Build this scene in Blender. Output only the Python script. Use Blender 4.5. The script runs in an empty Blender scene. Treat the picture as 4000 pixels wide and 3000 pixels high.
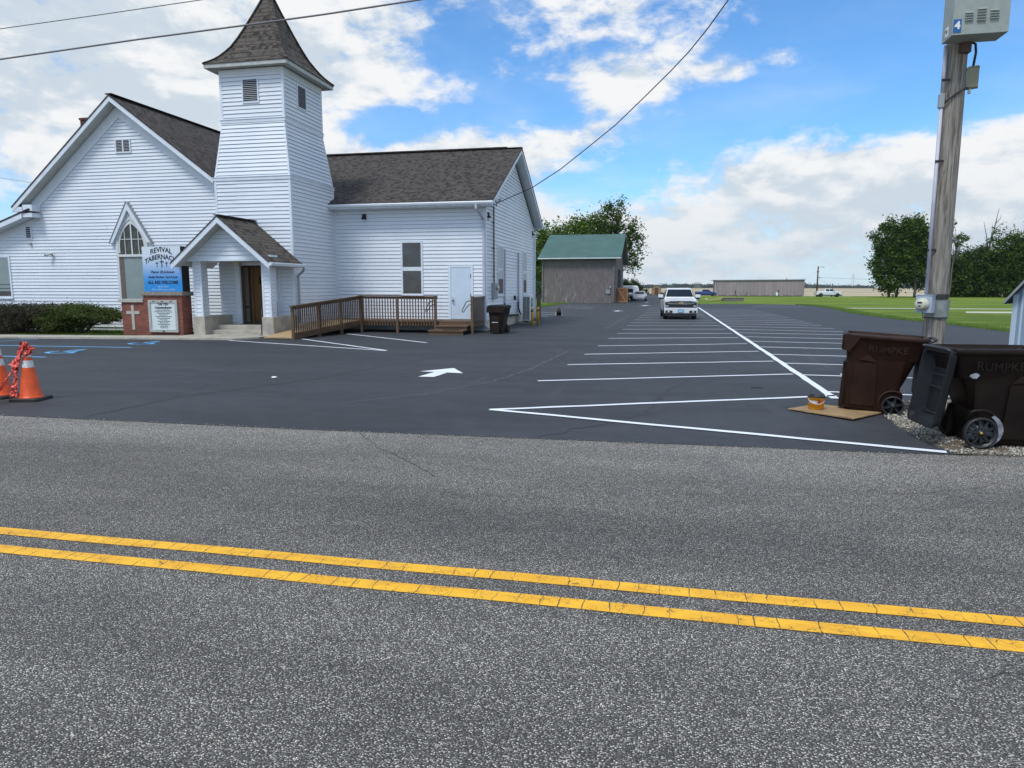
import bpy, bmesh, math, random
import numpy as np
from mathutils import Vector, Matrix
R=math.radians
random.seed(7)
S=bpy.context.scene
COL=S.collection
# ------------------------------------------------------------ camera
cd=bpy.data.cameras.new('camera'); cam=bpy.data.objects.new('camera',cd); COL.objects.link(cam)
cam.location=(0,0,1.7); cam.rotation_euler=(R(90-7.935),0,R(12.0))
cd.sensor_fit='HORIZONTAL'; cd.sensor_width=36; cd.lens=24.53; cd.clip_start=.05; cd.clip_end=9000
S.camera=cam
S.view_settings.view_transform='Standard'; S.view_settings.look='None'; S.view_settings.exposure=0.40; S.view_settings.gamma=1
S.render.engine='CYCLES'
# ------------------------------------------------------------ node helper
def nd(nt,typ,ins=None,**at):
    n=nt.nodes.new(typ)
    for k,v in at.items(): setattr(n,k,v)
    for k,v in (ins or {}).items():
        if isinstance(v,bpy.types.NodeSocket): nt.links.new(v,n.inputs[k])
        else: n.inputs[k].default_value=v
    return n
def mth(nt,op,a,b=0.,c=None,clamp=False):
    ins={0:a,1:b}
    if c is not None: ins[2]=c
    return nd(nt,'ShaderNodeMath',ins,operation=op,use_clamp=clamp).outputs[0]
def ss(nt,v,lo,hi,a=0.,b=1.):
    return nd(nt,'ShaderNodeMapRange',{'Value':v,'From Min':lo,'From Max':hi,'To Min':a,'To Max':b},interpolation_type='SMOOTHSTEP').outputs[0]
def mixc(nt,f,a,b,bt='MIX'):
    n=nd(nt,'ShaderNodeMix',data_type='RGBA',blend_type=bt)
    for i,v in ((0,f),(6,a),(7,b)):
        if isinstance(v,bpy.types.NodeSocket): nt.links.new(v,n.inputs[i])
        elif i==0: n.inputs[0].default_value=v
        else: n.inputs[i].default_value=(*v[:3],1)
    return n.outputs[2]
def noise(nt,vec,scale,detail=4,rough=.55,dist=0.):
    return nd(nt,'ShaderNodeTexNoise',{'Vector':vec,'Scale':scale,'Detail':detail,'Roughness':rough,'Distortion':dist})
def mapping(nt,vec,scale=(1,1,1),loc=(0,0,0)):
    return nd(nt,'ShaderNodeMapping',{'Vector':vec,'Scale':scale,'Location':loc}).outputs[0]
# ------------------------------------------------------------ world: sky with clouds
SUN_EL,SUN_AZ=58.,203.     # azimuth measured clockwise from +Y
W=bpy.data.worlds.new('World'); S.world=W; W.use_nodes=True; wt=W.node_tree; wt.nodes.clear()
sky=nd(wt,'ShaderNodeTexSky',sky_type='NISHITA',sun_disc=False,sun_elevation=R(SUN_EL),sun_rotation=R(SUN_AZ),air_density=1.0,dust_density=.6,ozone_density=1.6)
tc=nd(wt,'ShaderNodeTexCoord').outputs['Generated']
sp=nd(wt,'ShaderNodeSeparateXYZ',{0:tc}); X,Y,Z=sp.outputs
az=mth(wt,'MULTIPLY',mth(wt,'ARCTAN2',X,Y),57.2958)
el=mth(wt,'MULTIPLY',mth(wt,'ARCSINE',Z),57.2958)
zz=mth(wt,'ADD',mth(wt,'MAXIMUM',Z,0.0),.16)
px_=mth(wt,'DIVIDE',X,zz); py_=mth(wt,'DIVIDE',Y,zz)
cp=nd(wt,'ShaderNodeCombineXYZ',{0:px_,1:py_,2:0.}).outputs[0]
n1=noise(wt,cp,1.15,9,.58,.25).outputs[0]
n1b=noise(wt,mapping(wt,cp,loc=(3,1,0)),4.6,6,.55,.1).outputs[0]
dirn=mapping(wt,tc,scale=(1,1,1.9))
n2=noise(wt,dirn,6.5,8,.56,.4).outputs[0]
n3=noise(wt,mapping(wt,tc,scale=(1,1,2.2),loc=(5,2,1)),16.,7,.6,.2).outputs[0]
def blob(a,e,sa,se,w):
    da=mth(wt,'DIVIDE',mth(wt,'SUBTRACT',az,a),sa); de=mth(wt,'DIVIDE',mth(wt,'SUBTRACT',el,e),se)
    q=mth(wt,'ADD',mth(wt,'MULTIPLY',da,da),mth(wt,'MULTIPLY',de,de))
    return mth(wt,'MULTIPLY',mth(wt,'EXPONENT',mth(wt,'MULTIPLY',q,-1.)),w)
cov=None
for b in [(15.,14.2,10.5,3.6,-.72),(1.5,12.2,5.5,2.4,-.42),(-21.0,12.4,4.2,1.3,-.62),(-11.5,13.9,4.6,1.5,-.50),(-16.2,17.2,2.6,1.2,-.42),
          (-3.6,8.6,3.6,1.6,-.42),(23.,13.2,5.,2.2,-.30),(-45.,5.0,3.5,1.5,-.30),(12.,21.,12.,3.5,-.30),(4.6,15.6,3.0,1.1,.45),(-3.2,14.8,3.8,1.8,.34),(8.6,16.3,1.4,1.2,.40),
          (13.5,8.0,10.,2.3,.50),(-36.,14.,13.,7.,.50),(-14.5,9.6,7.,1.6,.40),(30.,9.5,7,2,.5),(10.,4.,22.,2.6,.22),(-6.,11.6,3.,1.2,.28)]:
    s=blob(*b); cov=s if cov is None else mth(wt,'ADD',cov,s)
fld=mth(wt,'ADD',mth(wt,'MULTIPLY',n2,.50),mth(wt,'ADD',mth(wt,'MULTIPLY',n3,.34),mth(wt,'MULTIPLY',n1,.16)))
fld=mth(wt,'ADD',mth(wt,'MULTIPLY',mth(wt,'SUBTRACT',fld,.5),2.3),.5)
n4=noise(wt,mapping(wt,tc,scale=(1,1,1.7),loc=(1,7,3)),42.,6,.62,.3).outputs[0]
fld=mth(wt,'ADD',fld,mth(wt,'MULTIPLY',mth(wt,'SUBTRACT',n4,.5),.50))
cl=mth(wt,'ADD',fld,cov)
mask=ss(wt,cl,.30,.70)
n2u=noise(wt,mapping(wt,tc,scale=(1,1,1.9),loc=(0,0,.075)),6.5,8,.56,.4).outputs[0]
n3u=noise(wt,mapping(wt,tc,scale=(1,1,2.2),loc=(5,2,1.035)),16.,7,.6,.2).outputs[0]
relief=mth(wt,'ADD',mth(wt,'MULTIPLY',mth(wt,'SUBTRACT',n2,n2u),1.5),mth(wt,'MULTIPLY',mth(wt,'SUBTRACT',n3,n3u),1.0))
shade=mth(wt,'ADD',mth(wt,'ADD',mth(wt,'MULTIPLY',n2,.45),mth(wt,'MULTIPLY',n3,.35)),mth(wt,'ADD',relief,.28))
darkb=mth(wt,'ADD',blob(-43.,13.5,8.,3.,.30),mth(wt,'ADD',blob(-46.,19.,6.,2.5,.25),mth(wt,'ADD',blob(14.,6.5,10.,2.2,.17),blob(20.,2.5,14.,3.,.12))))
lit=ss(wt,mth(wt,'SUBTRACT',shade,darkb),.36,.86)
lowl=ss(wt,el,0.,10.,.50,1.)
lit=mth(wt,'MULTIPLY',lit,lowl)
ccol=mixc(wt,lit,(.47,.535,.60),(.70,.71,.72))
wisp=mth(wt,'MULTIPLY',ss(wt,n1,.42,.75),.28)
hz=ss(wt,el,9.,0.,0.,.75)
skyc=nd(wt,'ShaderNodeVectorMath',{0:sky.outputs[0],1:(.070,.114,.150)},operation='MULTIPLY').outputs[0]
s1=mixc(wt,wisp,skyc,(.62,.70,.80))
s2=mixc(wt,hz,s1,(.55,.64,.73))
fin=mixc(wt,mask,s2,ccol)
bg=nd(wt,'ShaderNodeBackground',{'Color':fin,'Strength':1.0})
# the sky brightness below the zenith is what lights the ground; strength .1-type sky is folded in above (x .13)
nd(wt,'ShaderNodeOutputWorld',{0:bg.outputs[0]})
# ------------------------------------------------------------ sun
sd=bpy.data.lights.new('sun','SUN'); sd.energy=1.75; sd.angle=R(15); sd.color=(1,.965,.91)
sun=bpy.data.objects.new('sun',sd); COL.objects.link(sun)
sv=Vector((math.sin(R(SUN_AZ))*math.cos(R(SUN_EL)),math.cos(R(SUN_AZ))*math.cos(R(SUN_EL)),math.sin(R(SUN_EL))))
sun.rotation_euler=sv.to_track_quat('Z','Y').to_euler(); sun.location=(0,-20,40)
# ------------------------------------------------------------ materials
MATS={}
def mat(name,col,rough=.6,metal=0.,ns=None,na=.2,bs=None,ba=.2,coord='Object',spec=.5,stretch=(1,1,1),bd=.01,coat=0.,col2=None):
    if name in MATS: return MATS[name]
    m=bpy.data.materials.new(name); m.use_nodes=True; t=m.node_tree; p=t.nodes['Principled BSDF']
    p.inputs['Roughness'].default_value=rough; p.inputs['Metallic'].default_value=metal; p.inputs['Specular IOR Level'].default_value=spec
    p.inputs['Coat Weight'].default_value=coat; p.inputs['Coat Roughness'].default_value=.08
    p.inputs['Base Color'].default_value=(*col,1)
    v=nd(t,'ShaderNodeTexCoord').outputs[coord]
    if stretch!=(1,1,1): v=mapping(t,v,scale=stretch)
    if ns:
        f=noise(t,v,ns,6,.6).outputs[0]
        f=ss(t,f,.3,.7)
        c2=col2 or tuple(c*(1-na) for c in col)
        c1=col if col2 else tuple(min(1,c*(1+na*.6)) for c in col)
        t.links.new(mixc(t,f,c2,c1),p.inputs['Base Color'])
    if bs:
        b=noise(t,v,bs,5,.6).outputs[0]
        bb=nd(t,'ShaderNodeBump',{'Height':b,'Strength':ba,'Distance':bd})
        t.links.new(bb.outputs[0],p.inputs['Normal'])
    MATS[name]=m; return m
def newmat(name):
    m=bpy.data.materials.new(name); m.use_nodes=True; t=m.node_tree; MATS[name]=m
    return m,t,t.nodes['Principled BSDF']
def bump(t,p,h,s,d): 
    b=nd(t,'ShaderNodeBump',{'Height':h,'Strength':s,'Distance':d}); t.links.new(b.outputs[0],p.inputs['Normal'])
def setc(t,p,c): t.links.new(c,p.inputs['Base Color'])
# road: chip-seal aggregate
m,t,p=newmat('road_aggregate'); v=nd(t,'ShaderNodeTexCoord').outputs['Object']
vv=mapping(t,v,scale=(1,1.25,1))
vo=nd(t,'ShaderNodeTexVoronoi',{'Vector':vv,'Scale':118.,'Randomness':1.},feature='F1')
sc=nd(t,'ShaderNodeSeparateColor',{0:vo.outputs['Color']})
cr=nd(t,'ShaderNodeValToRGB',{0:sc.outputs[0]}); e=cr.color_ramp
for pos,c in ((.0,(.045,.045,.048)),(.38,(.075,.077,.08)),(.62,(.13,.133,.138)),(.82,(.20,.205,.21)),(.95,(.34,.35,.355))):
    q=e.elements.new(pos); q.color=(*c,1)
e.elements.remove(e.elements[0]); e.elements.remove(e.elements[-1])
edge=ss(t,vo.outputs['Distance'],.30,.62)
tint=mixc(t,sc.outputs[1],(.93,.95,1.0),(1.06,1.0,.93))
c=mixc(t,1.0,cr.outputs[0],tint,'MULTIPLY')
c=mixc(t,edge,c,(.018,.018,.020))
lg=noise(t,mapping(t,v,scale=(.25,1.3,1)),.9,5,.6).outputs[0]
mid=noise(t,v,5.,4,.6).outputs[0]
yy=nd(t,'ShaderNodeSeparateXYZ',{0:v}).outputs[1]
wear=mth(t,'MULTIPLY',ss(t,yy,3.6,4.4),ss(t,yy,6.6,5.2))   # darker bound strip in the far lane
shd=mth(t,'ADD',ss(t,lg,.3,.7,.78,1.16),mth(t,'MULTIPLY',mth(t,'SUBTRACT',mid,.5),.35))
shd=mth(t,'SUBTRACT',shd,mth(t,'MULTIPLY',wear,.16))
edg2=ss(t,yy,6.2,7.4); shd=mth(t,'ADD',shd,mth(t,'MULTIPLY',edg2,.35))
c=nd(t,'ShaderNodeVectorMath',{0:c,'Scale':shd},operation='SCALE').outputs[0]
c=nd(t,'ShaderNodeVectorMath',{0:c,1:(2.50,2.36,2.02)},operation='MULTIPLY').outputs[0]
lt=noise(t,mapping(t,v,scale=(.5,.5,1),loc=(4,2,0)),1.3,5,.6,.5).outputs[0]; c=mixc(t,ss(t,lt,.56,.72,0,.28),c,(.055,.055,.055)); oil=noise(t,mapping(t,v,scale=(.35,1.6,1),loc=(1,9,0)),2.2,5,.65,.8).outputs[0]; c=mixc(t,ss(t,oil,.66,.72,0,.35),c,(.03,.03,.03))
setc(t,p,c); p.inputs['Roughness'].default_value=.82
hh=mth(t,'MULTIPLY',vo.outputs['Distance'],-1.); bump(t,p,hh,.8,.006)
# lot: fresh sealcoat
m,t,p=newmat('sealed_asphalt'); v=nd(t,'ShaderNodeTexCoord').outputs['Object']
a=noise(t,mapping(t,v,scale=(.35,1.1,1)),.8,6,.62,.6).outputs[0]; b=noise(t,v,3.2,6,.65,.3).outputs[0]; f=noise(t,v,140.,2,.7).outputs[0]
g_=mth(t,'ADD',mth(t,'MULTIPLY',a,.6),mth(t,'MULTIPLY',b,.4)); g_=ss(t,g_,.33,.67)
c=mixc(t,g_,(.030,.0335,.0385),(.051,.0555,.062)); tr_=noise(t,mapping(t,v,scale=(.9,.10,1),loc=(2,3,0)),1.4,5,.6,1.).outputs[0]; c=mixc(t,ss(t,tr_,.60,.70,0,.30),c,(.085,.088,.096))
sp2=ss(t,f,.60,.74); c=mixc(t,mth(t,'MULTIPLY',sp2,.35),c,(.12,.125,.14))
vs=nd(t,'ShaderNodeTexVoronoi',{'Vector':v,'Scale':1.7},feature='F1'); spot=ss(t,vs.outputs['Distance'],.055,.03); 
c=mixc(t,mth(t,'MULTIPLY',spot,.6),c,(.03,.03,.035))
ln=noise(t,mapping(t,v,scale=(.12,2.2,1)),1.6,4,.5,1.2).outputs[0]; st=ss(t,mth(t,'ABSOLUTE',mth(t,'SUBTRACT',ln,.5)),.012,.0)
c=mixc(t,mth(t,'MULTIPLY',st,.35),c,(.032,.033,.040))
setc(t,p,c); p.inputs['Roughness'].default_value=.72; p.inputs['Specular IOR Level'].default_value=.35
bump(t,p,mth(t,'ADD',f,mth(t,'MULTIPLY',b,.6)),.35,.006)
# yellow paint, cracked
m,t,p=newmat('yellow_road_paint'); v=nd(t,'ShaderNodeTexCoord').outputs['Object']
w=noise(t,v,7.,3,.6).outputs['Color']
xv=nd(t,'ShaderNodeVectorMath',{0:v,1:nd(t,'ShaderNodeVectorMath',{0:w,1:(.06,.06,0)},operation='MULTIPLY').outputs[0]},operation='ADD').outputs[0]
xs_=nd(t,'ShaderNodeSeparateXYZ',{0:v}); wv=mth(t,'ADD',mth(t,'MULTIPLY',xs_.outputs[0],7.2),mth(t,'ADD',mth(t,'MULTIPLY',noise(t,v,5.,4,.6).outputs[0],.45),mth(t,'MULTIPLY',ss(t,xs_.outputs[1],3.69,3.73),33.3)))
v1=nd(t,'ShaderNodeTexVoronoi',{'W':wv,'Scale':1.},feature='DISTANCE_TO_EDGE',voronoi_dimensions='1D').outputs['Distance']
v2=nd(t,'ShaderNodeTexVoronoi',{'Vector':xv,'Scale':26.},feature='DISTANCE_TO_EDGE').outputs['Distance']
c1=mth(t,'MULTIPLY',ss(t,v1,.028,.010),ss(t,noise(t,v,3.4,4,.6).outputs[0],.36,.56,.15,.95)); c2=mth(t,'MULTIPLY',ss(t,v2,.035,.01),ss(t,noise(t,v,9.,3).outputs[0],.46,.58))
ck=mth(t,'MAXIMUM',c1,mth(t,'MULTIPLY',c2,.8))
base=mixc(t,ss(t,noise(t,mapping(t,v,scale=(1,3,1)),4.,5,.6).outputs[0],.35,.65),(.80,.40,.016),(.92,.50,.022))
wr__=ss(t,noise(t,v,30.,5,.7).outputs[0],.60,.72,0,.55); base=mixc(t,wr__,base,(.36,.24,.09)); setc(t,p,mixc(t,ck,base,(.04,.035,.03))); p.inputs['Roughness'].default_value=.6
g2=nd(t,'ShaderNodeTexVoronoi',{'Vector':v,'Scale':88.}).outputs['Distance']
bump(t,p,mth(t,'SUBTRACT',mth(t,'MULTIPLY',ck,-1.),mth(t,'MULTIPLY',g2,.7)),.5,.004)
def paint(name,col,dirt):
    m,t,p=newmat(name); v=nd(t,'ShaderNodeTexCoord').outputs['Object']
    n_=noise(t,v,40.,4,.7).outputs[0]; n0=noise(t,v,2.,3,.6).outputs[0]
    c=mixc(t,ss(t,n0,.3,.7,.0,.25),col,tuple(x*.8 for x in col))
    c=mixc(t,ss(t,n_,.68,.76,0,dirt),c,(.09,.09,.1)); setc(t,p,c); p.inputs['Roughness'].default_value=.55
    bump(t,p,noise(t,v,140.,2,.7).outputs[0],.3,.004)
paint('white_line_paint',(.82,.86,.90),.6); paint('blue_line_paint',(.14,.44,.78),.6)
# grass, field
m,t,p=newmat('lawn_grass'); v=nd(t,'ShaderNodeTexCoord').outputs['Object']
a=noise(t,mapping(t,v,scale=(.08,.35,1)),1.,5,.6).outputs[0]; b=noise(t,v,4.,6,.75).outputs[0]; f=noise(t,v,38.,3,.8).outputs[0]
c=mixc(t,ss(t,a,.42,.58),(.105,.175,.016),(.27,.36,.045)); c=mixc(t,ss(t,b,.40,.68,0,.7),c,(.055,.115,.012)); c=mixc(t,ss(t,f,.35,.7,0,.6),c,(.19,.26,.045))
setc(t,p,c); p.inputs['Roughness'].default_value=.85; p.inputs['Specular IOR Level'].default_value=.15; bump(t,p,mth(t,'ADD',f,b),1.,.06)
m,t,p=newmat('stubble_field'); v=nd(t,'ShaderNodeTexCoord').outputs['Object']
a=noise(t,mapping(t,v,scale=(.004,.05,1)),1.,5,.6).outputs[0]; b=noise(t,v,.6,6,.75).outputs[0]
c=mixc(t,ss(t,a,.42,.58),(.30,.245,.15),(.56,.47,.30)); c=mixc(t,ss(t,b,.4,.7,0,.4),c,(.20,.17,.10)); setc(t,p,c); p.inputs['Roughness'].default_value=.9; bump(t,p,b,.6,.1)
# siding vinyl
m,t,p=newmat('white_siding'); v=nd(t,'ShaderNodeTexCoord').outputs['Object']
a=noise(t,v,.7,5,.6).outputs[0]; b=noise(t,mapping(t,v,scale=(1,1,.12)),9.,4,.6).outputs[0]
c=mixc(t,ss(t,a,.3,.7),(.69,.745,.80),(.77,.81,.855)); c=mixc(t,ss(t,b,.62,.85,0,.25),c,(.60,.60,.58)); setc(t,p,c)
p.inputs['Roughness'].default_value=.42; bump(t,p,noise(t,mapping(t,v,scale=(.5,.5,6)),3.,4).outputs[0],.12,.01)
mat('lap_shade_joint',(.33,.37,.42),.8); mat('white_trim',(.70,.76,.82),.4,ns=3,na=.06); mat('trim_soft',(.66,.68,.68),.55,ns=5,na=.1)  # first colour: shadow lines of the siding laps painted in, also butt joints
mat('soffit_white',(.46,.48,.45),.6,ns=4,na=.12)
def shingle(name,ca,cb,cc,bw=.30,rh=.145):
    m,t,p=newmat(name); uv=nd(t,'ShaderNodeTexCoord').outputs['UV']
    br=nd(t,'ShaderNodeTexBrick',{'Vector':uv,'Color1':(*ca,1),'Color2':(*cb,1),'Mortar':(*cc,1),'Scale':1.,'Mortar Size':.008,'Mortar Smooth':.1,'Bias':0.,'Brick Width':bw,'Row Height':rh},offset=.37,squash=1.4,squash_frequency=3)
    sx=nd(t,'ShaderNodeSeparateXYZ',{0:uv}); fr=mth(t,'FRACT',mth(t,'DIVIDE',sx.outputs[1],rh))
    wn=nd(t,'ShaderNodeTexWhiteNoise',{'Vector':nd(t,'ShaderNodeVectorMath',{0:nd(t,'ShaderNodeVectorMath',{0:uv,1:(bw*.41,rh,1)},operation='DIVIDE').outputs[0]},operation='FLOOR').outputs[0]},noise_dimensions='3D').outputs[0]
    c=mixc(t,ss(t,wn,.55,.9,0,.75),br.outputs[0],cb); c=mixc(t,ss(t,wn,.30,.16,0,.85),c,cc)
    c=mixc(t,ss(t,noise(t,uv,1.2,5,.6).outputs[0],.35,.65,0,.3),c,ca)
    c=mixc(t,ss(t,noise(t,uv,160.,2,.8).outputs[0],.4,.7,0,.35),c,tuple(x*1.8 for x in cb))
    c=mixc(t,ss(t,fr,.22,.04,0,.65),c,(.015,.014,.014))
    setc(t,p,c); p.inputs['Roughness'].default_value=.9; p.inputs['Specular IOR Level'].default_value=.2
    bump(t,p,mth(t,'SUBTRACT',mth(t,'MULTIPLY',wn,.5),fr),.8,.015)
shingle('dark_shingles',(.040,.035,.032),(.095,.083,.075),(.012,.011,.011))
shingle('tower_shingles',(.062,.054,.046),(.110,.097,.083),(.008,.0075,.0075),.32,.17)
# brick
m,t,p=newmat('red_brick'); uv=nd(t,'ShaderNodeTexCoord').outputs['UV']
br=nd(t,'ShaderNodeTexBrick',{'Vector':uv,'Color1':(.20,.050,.030,1),'Color2':(.30,.085,.050,1),'Mortar':(.22,.17,.145,1),'Scale':1.,'Mortar Size':.006,'Mortar Smooth':.15,'Bias':-.2,'Brick Width':.205,'Row Height':.068})
c=mixc(t,ss(t,noise(t,uv,6.,5,.6).outputs[0],.4,.7,0,.5),br.outputs[0],(.13,.04,.03)); setc(t,p,c); p.inputs['Roughness'].default_value=.85
bump(t,p,mth(t,'ADD',mth(t,'MULTIPLY',br.outputs[1],-1.),mth(t,'MULTIPLY',noise(t,uv,60.,4).outputs[0],.4)),.7,.006)
mat('concrete',(.42,.39,.33),.85,ns=3,na=.22,bs=60,ba=.4); mat('cast_stone',(.44,.42,.37),.8,ns=9,na=.15,bs=80,ba=.3)
mat('cap_stone',(.26,.23,.20),.8,ns=9,na=.2,bs=60,ba=.3); mat('foundation_cream',(.55,.52,.43),.85,ns=4,na=.2,bs=50,ba=.3)
# wood with grain along UV u
def wood(name,ca,cb,cc,gs=9.,str_=(1.2,14,1),coord='UV',rough=.75,knots=0.):
    m,t,p=newmat(name); v=nd(t,'ShaderNodeTexCoord').outputs[coord]; q=mapping(t,v,scale=str_)
    a=noise(t,q,gs,6,.62,.8).outputs[0]; b=noise(t,v,1.5,4,.6).outputs[0]
    c=mixc(t,ss(t,a,.36,.62),ca,cb); c=mixc(t,ss(t,b,.42,.68,0,.6),c,cc)
    if knots:
        k=nd(t,'ShaderNodeTexVoronoi',{'Vector':mapping(t,v,scale=(1,1,.6)),'Scale':7.}).outputs['Distance']; c=mixc(t,ss(t,k,.10,.05,0,knots),c,(.03,.02,.015))
    setc(t,p,c); p.inputs['Roughness'].default_value=rough; bump(t,p,a,.5,.006)
wood('deck_wood',(.080,.044,.024),(.165,.098,.050),(.12,.09,.062))
wood('deck_new_wood',(.36,.24,.12),(.50,.36,.19),(.42,.31,.18)); wood('weathered_board',(.10,.075,.055),(.19,.15,.12),(.15,.13,.11))
wood('plywood_sheet',(.24,.15,.065),(.40,.27,.13),(.17,.115,.06),5.,(1,3,1),rough=.7,knots=.4)
wood('pole_wood',(.085,.076,.062),(.31,.285,.245),(.215,.20,.175),7.,(4.5,4.5,.28),coord='Object',knots=.0)
wood('door_oak',(.12,.052,.016),(.20,.095,.030),(.15,.07,.024))
wood('barn_boards',(.105,.092,.092),(.205,.178,.175),(.145,.127,.127),3.,(7,.5,1),rough=.9)
# bare patches on barn boards
t=MATS['barn_boards'].node_tree; p=t.nodes['Principled BSDF']; uvb=nd(t,'ShaderNodeTexCoord').outputs['UV']
old=p.inputs['Base Color'].links[0].from_socket
a=noise(t,mapping(t,uvb,scale=(1.6,.42,1)),1.1,5,.7).outputs[0]; sy=nd(t,'ShaderNodeSeparateXYZ',{0:uvb}).outputs[1]
f=mth(t,'MULTIPLY',ss(t,a,.54,.66),ss(t,sy,3.0,.8,.0,.5)); setc(t,p,mixc(t,f,old,(.42,.39,.34)))
mat('barn_post',(.18,.17,.17),.9,ns=3,na=.2)
# green standing metal roof
m,t,p=newmat('green_metal_roof'); uv=nd(t,'ShaderNodeTexCoord').outputs['UV']; sx=nd(t,'ShaderNodeSeparateXYZ',{0:uv}).outputs[0]
fr=mth(t,'ABSOLUTE',mth(t,'SUBTRACT',mth(t,'FRACT',mth(t,'DIVIDE',sx,.23)),.5)); r_=ss(t,fr,.42,.5)
setc(t,p,mixc(t,ss(t,noise(t,uv,.6,5).outputs[0],.3,.7),(.030,.095,.078),(.050,.135,.110))); p.inputs['Roughness'].default_value=.45; bump(t,p,r_,.8,.03)
m,t,p=newmat('trailer_cladding'); uv=nd(t,'ShaderNodeTexCoord').outputs['UV']; sx=nd(t,'ShaderNodeSeparateXYZ',{0:uv}).outputs[0]
fr=mth(t,'FRACT',mth(t,'DIVIDE',sx,.62)); wn=nd(t,'ShaderNodeTexWhiteNoise',{'W':mth(t,'FLOOR',mth(t,'DIVIDE',sx,.62))},noise_dimensions='1D').outputs[0]
c=mixc(t,wn,(.30,.245,.25),(.36,.295,.30)); c=mixc(t,ss(t,fr,.12,.05,0,.6),c,(.14,.12,.12)); c=mixc(t,ss(t,noise(t,uv,.8,5).outputs[0],.4,.7,0,.3),c,(.24,.21,.21)); setc(t,p,c); p.inputs['Roughness'].default_value=.7
# leaves (random tone per leaf)
def leafmat(name,ca,cb,cc=None):
    m,t,p=newmat(name); r_=nd(t,'ShaderNodeNewGeometry').outputs['Random Per Island']
    c=mixc(t,r_,ca,cb)
    if cc: c=mixc(t,ss(t,r_,.80,.84),c,cc)
    setc(t,p,c); p.inputs['Roughness'].default_value=.6; p.inputs['Specular IOR Level'].default_value=.25
    tr=nd(t,'ShaderNodeBsdfTranslucent',{'Color':c}); mx=nd(t,'ShaderNodeMixShader',{0:.28,1:p.outputs[0],2:tr.outputs[0]})
    t.links.new(mx.outputs[0],t.nodes['Material Output'].inputs[0])
leafmat('leaves_mid',(.035,.085,.008),(.11,.20,.018),(.19,.29,.03)); leafmat('leaves_dark',(.020,.052,.006),(.070,.130,.014),(.13,.20,.03)); leafmat('leaves_deep',(.014,.034,.007),(.045,.085,.013),(.08,.13,.02))
leafmat('leaves_bright',(.10,.18,.03),(.20,.30,.06)); leafmat('needles_green',(.040,.062,.014),(.095,.135,.026),(.13,.16,.035)); leafmat('needles_brown',(.034,.028,.020),(.074,.060,.042),(.085,.095,.04))
leafmat('far_leaves_hazed',(.06,.085,.075),(.10,.13,.115))  # distance haze mixed into the leaf colour
m,t,p=newmat('pebbles'); r_=nd(t,'ShaderNodeNewGeometry').outputs['Random Per Island']
cr=nd(t,'ShaderNodeValToRGB',{0:r_}); cr.color_ramp.elements[0].color=(.12,.105,.085,1); cr.color_ramp.elements[1].color=(.50,.48,.42,1)
for q,c_ in ((.3,(.19,.165,.13)),(.6,(.30,.275,.225)),(.8,(.38,.37,.33))): x=cr.color_ramp.elements.new(q); x.color=(*c_,1)
setc(t,p,cr.outputs[0]); p.inputs['Roughness'].default_value=.8
mat('gravel_bed',(.16,.125,.085),.95,ns=8,na=.4,bs=60,ba=.8); mat('bark',(.10,.085,.07),.9,ns=6,na=.3,bs=14,ba=.8,bd=.03); mat('dead_wood',(.17,.15,.14),.9,ns=6,na=.2)
mat('black_plastic',(.018,.018,.020),.45,bs=40,ba=.15); mat('lid_plastic',(.008,.009,.011),.55,spec=.3,ns=5,na=.3,bs=40,ba=.15)
# bin plastics
def binmat(name,ca,cb,spray=False):
    m,t,p=newmat(name); v=nd(t,'ShaderNodeTexCoord').outputs['Object']
    a=noise(t,v,3.,5,.65).outputs[0]; b=noise(t,mapping(t,v,scale=(6,6,.8)),4.,5,.65).outputs[0]
    c=mixc(t,ss(t,a,.35,.65),ca,cb); c=mixc(t,ss(t,b,.62,.74,0,.25),c,(.06,.045,.035)); 
    setc(t,p,c); p.inputs['Roughness'].default_value=.52; p.inputs['Specular IOR Level'].default_value=.22; sc_f=ss(t,noise(t,mapping(t,v,scale=(1,1,7)),9.,5,.7).outputs[0],.64,.72,0,.30); setc(t,p,mixc(t,sc_f,c,(.085,.07,.06))); bump(t,p,noise(t,v,90.,3).outputs[0],.12,.003)
binmat('bin_brown',(.019,.0075,.0045),(.033,.0135,.0078)); binmat('bin_dark_brown',(.007,.0042,.003),(.014,.008,.005)); binmat('bin_faded_brown',(.013,.008,.0065),(.022,.013,.010))
mat('bin_emboss',(.019,.011,.008),.6); mat('spray_white',(.26,.28,.32),.7,ns=14,na=.5)
m,t,p=newmat('chipped_spokes'); v=nd(t,'ShaderNodeTexCoord').outputs['Object']
a=noise(t,v,26.,4,.6).outputs[0]; setc(t,p,mixc(t,ss(t,a,.50,.56),(.028,.035,.04),(.40,.47,.52))); p.inputs['Roughness'].default_value=.5
mat('tyre',(.02,.02,.021),.8,bs=60,ba=.2); mat('rim_grey',(.32,.33,.34),.35,.8); mat('chrome',(.75,.76,.77),.15,1.)
mat('dark_rim',(.05,.05,.055),.4,.5)
def carpaint(n,c): mat(n,c,.28,coat=.6,ns=2,na=.05)
carpaint('white_car_paint',(.78,.80,.82)); carpaint('blue_car_paint',(.020,.055,.22)); carpaint('silver_car_paint',(.52,.55,.60)); carpaint('pale_car_paint',(.70,.74,.77))
mat('car_glass',(.012,.018,.024),.14,spec=.35); mat('window_glass',(.030,.034,.040),.06,spec=1.0,ns=1.6,na=.7); mat('arch_glass',(.055,.058,.048),.12,ns=6,na=.5)
mat('frosted_glass',(.25,.31,.31),.35,ns=4,na=.08); mat('blind_white',(.55,.56,.55),.6); mat('curtain_brown',(.14,.10,.085),.7)
mat('blue_reflect',(.16,.26,.34),.08,spec=.8)
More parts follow.
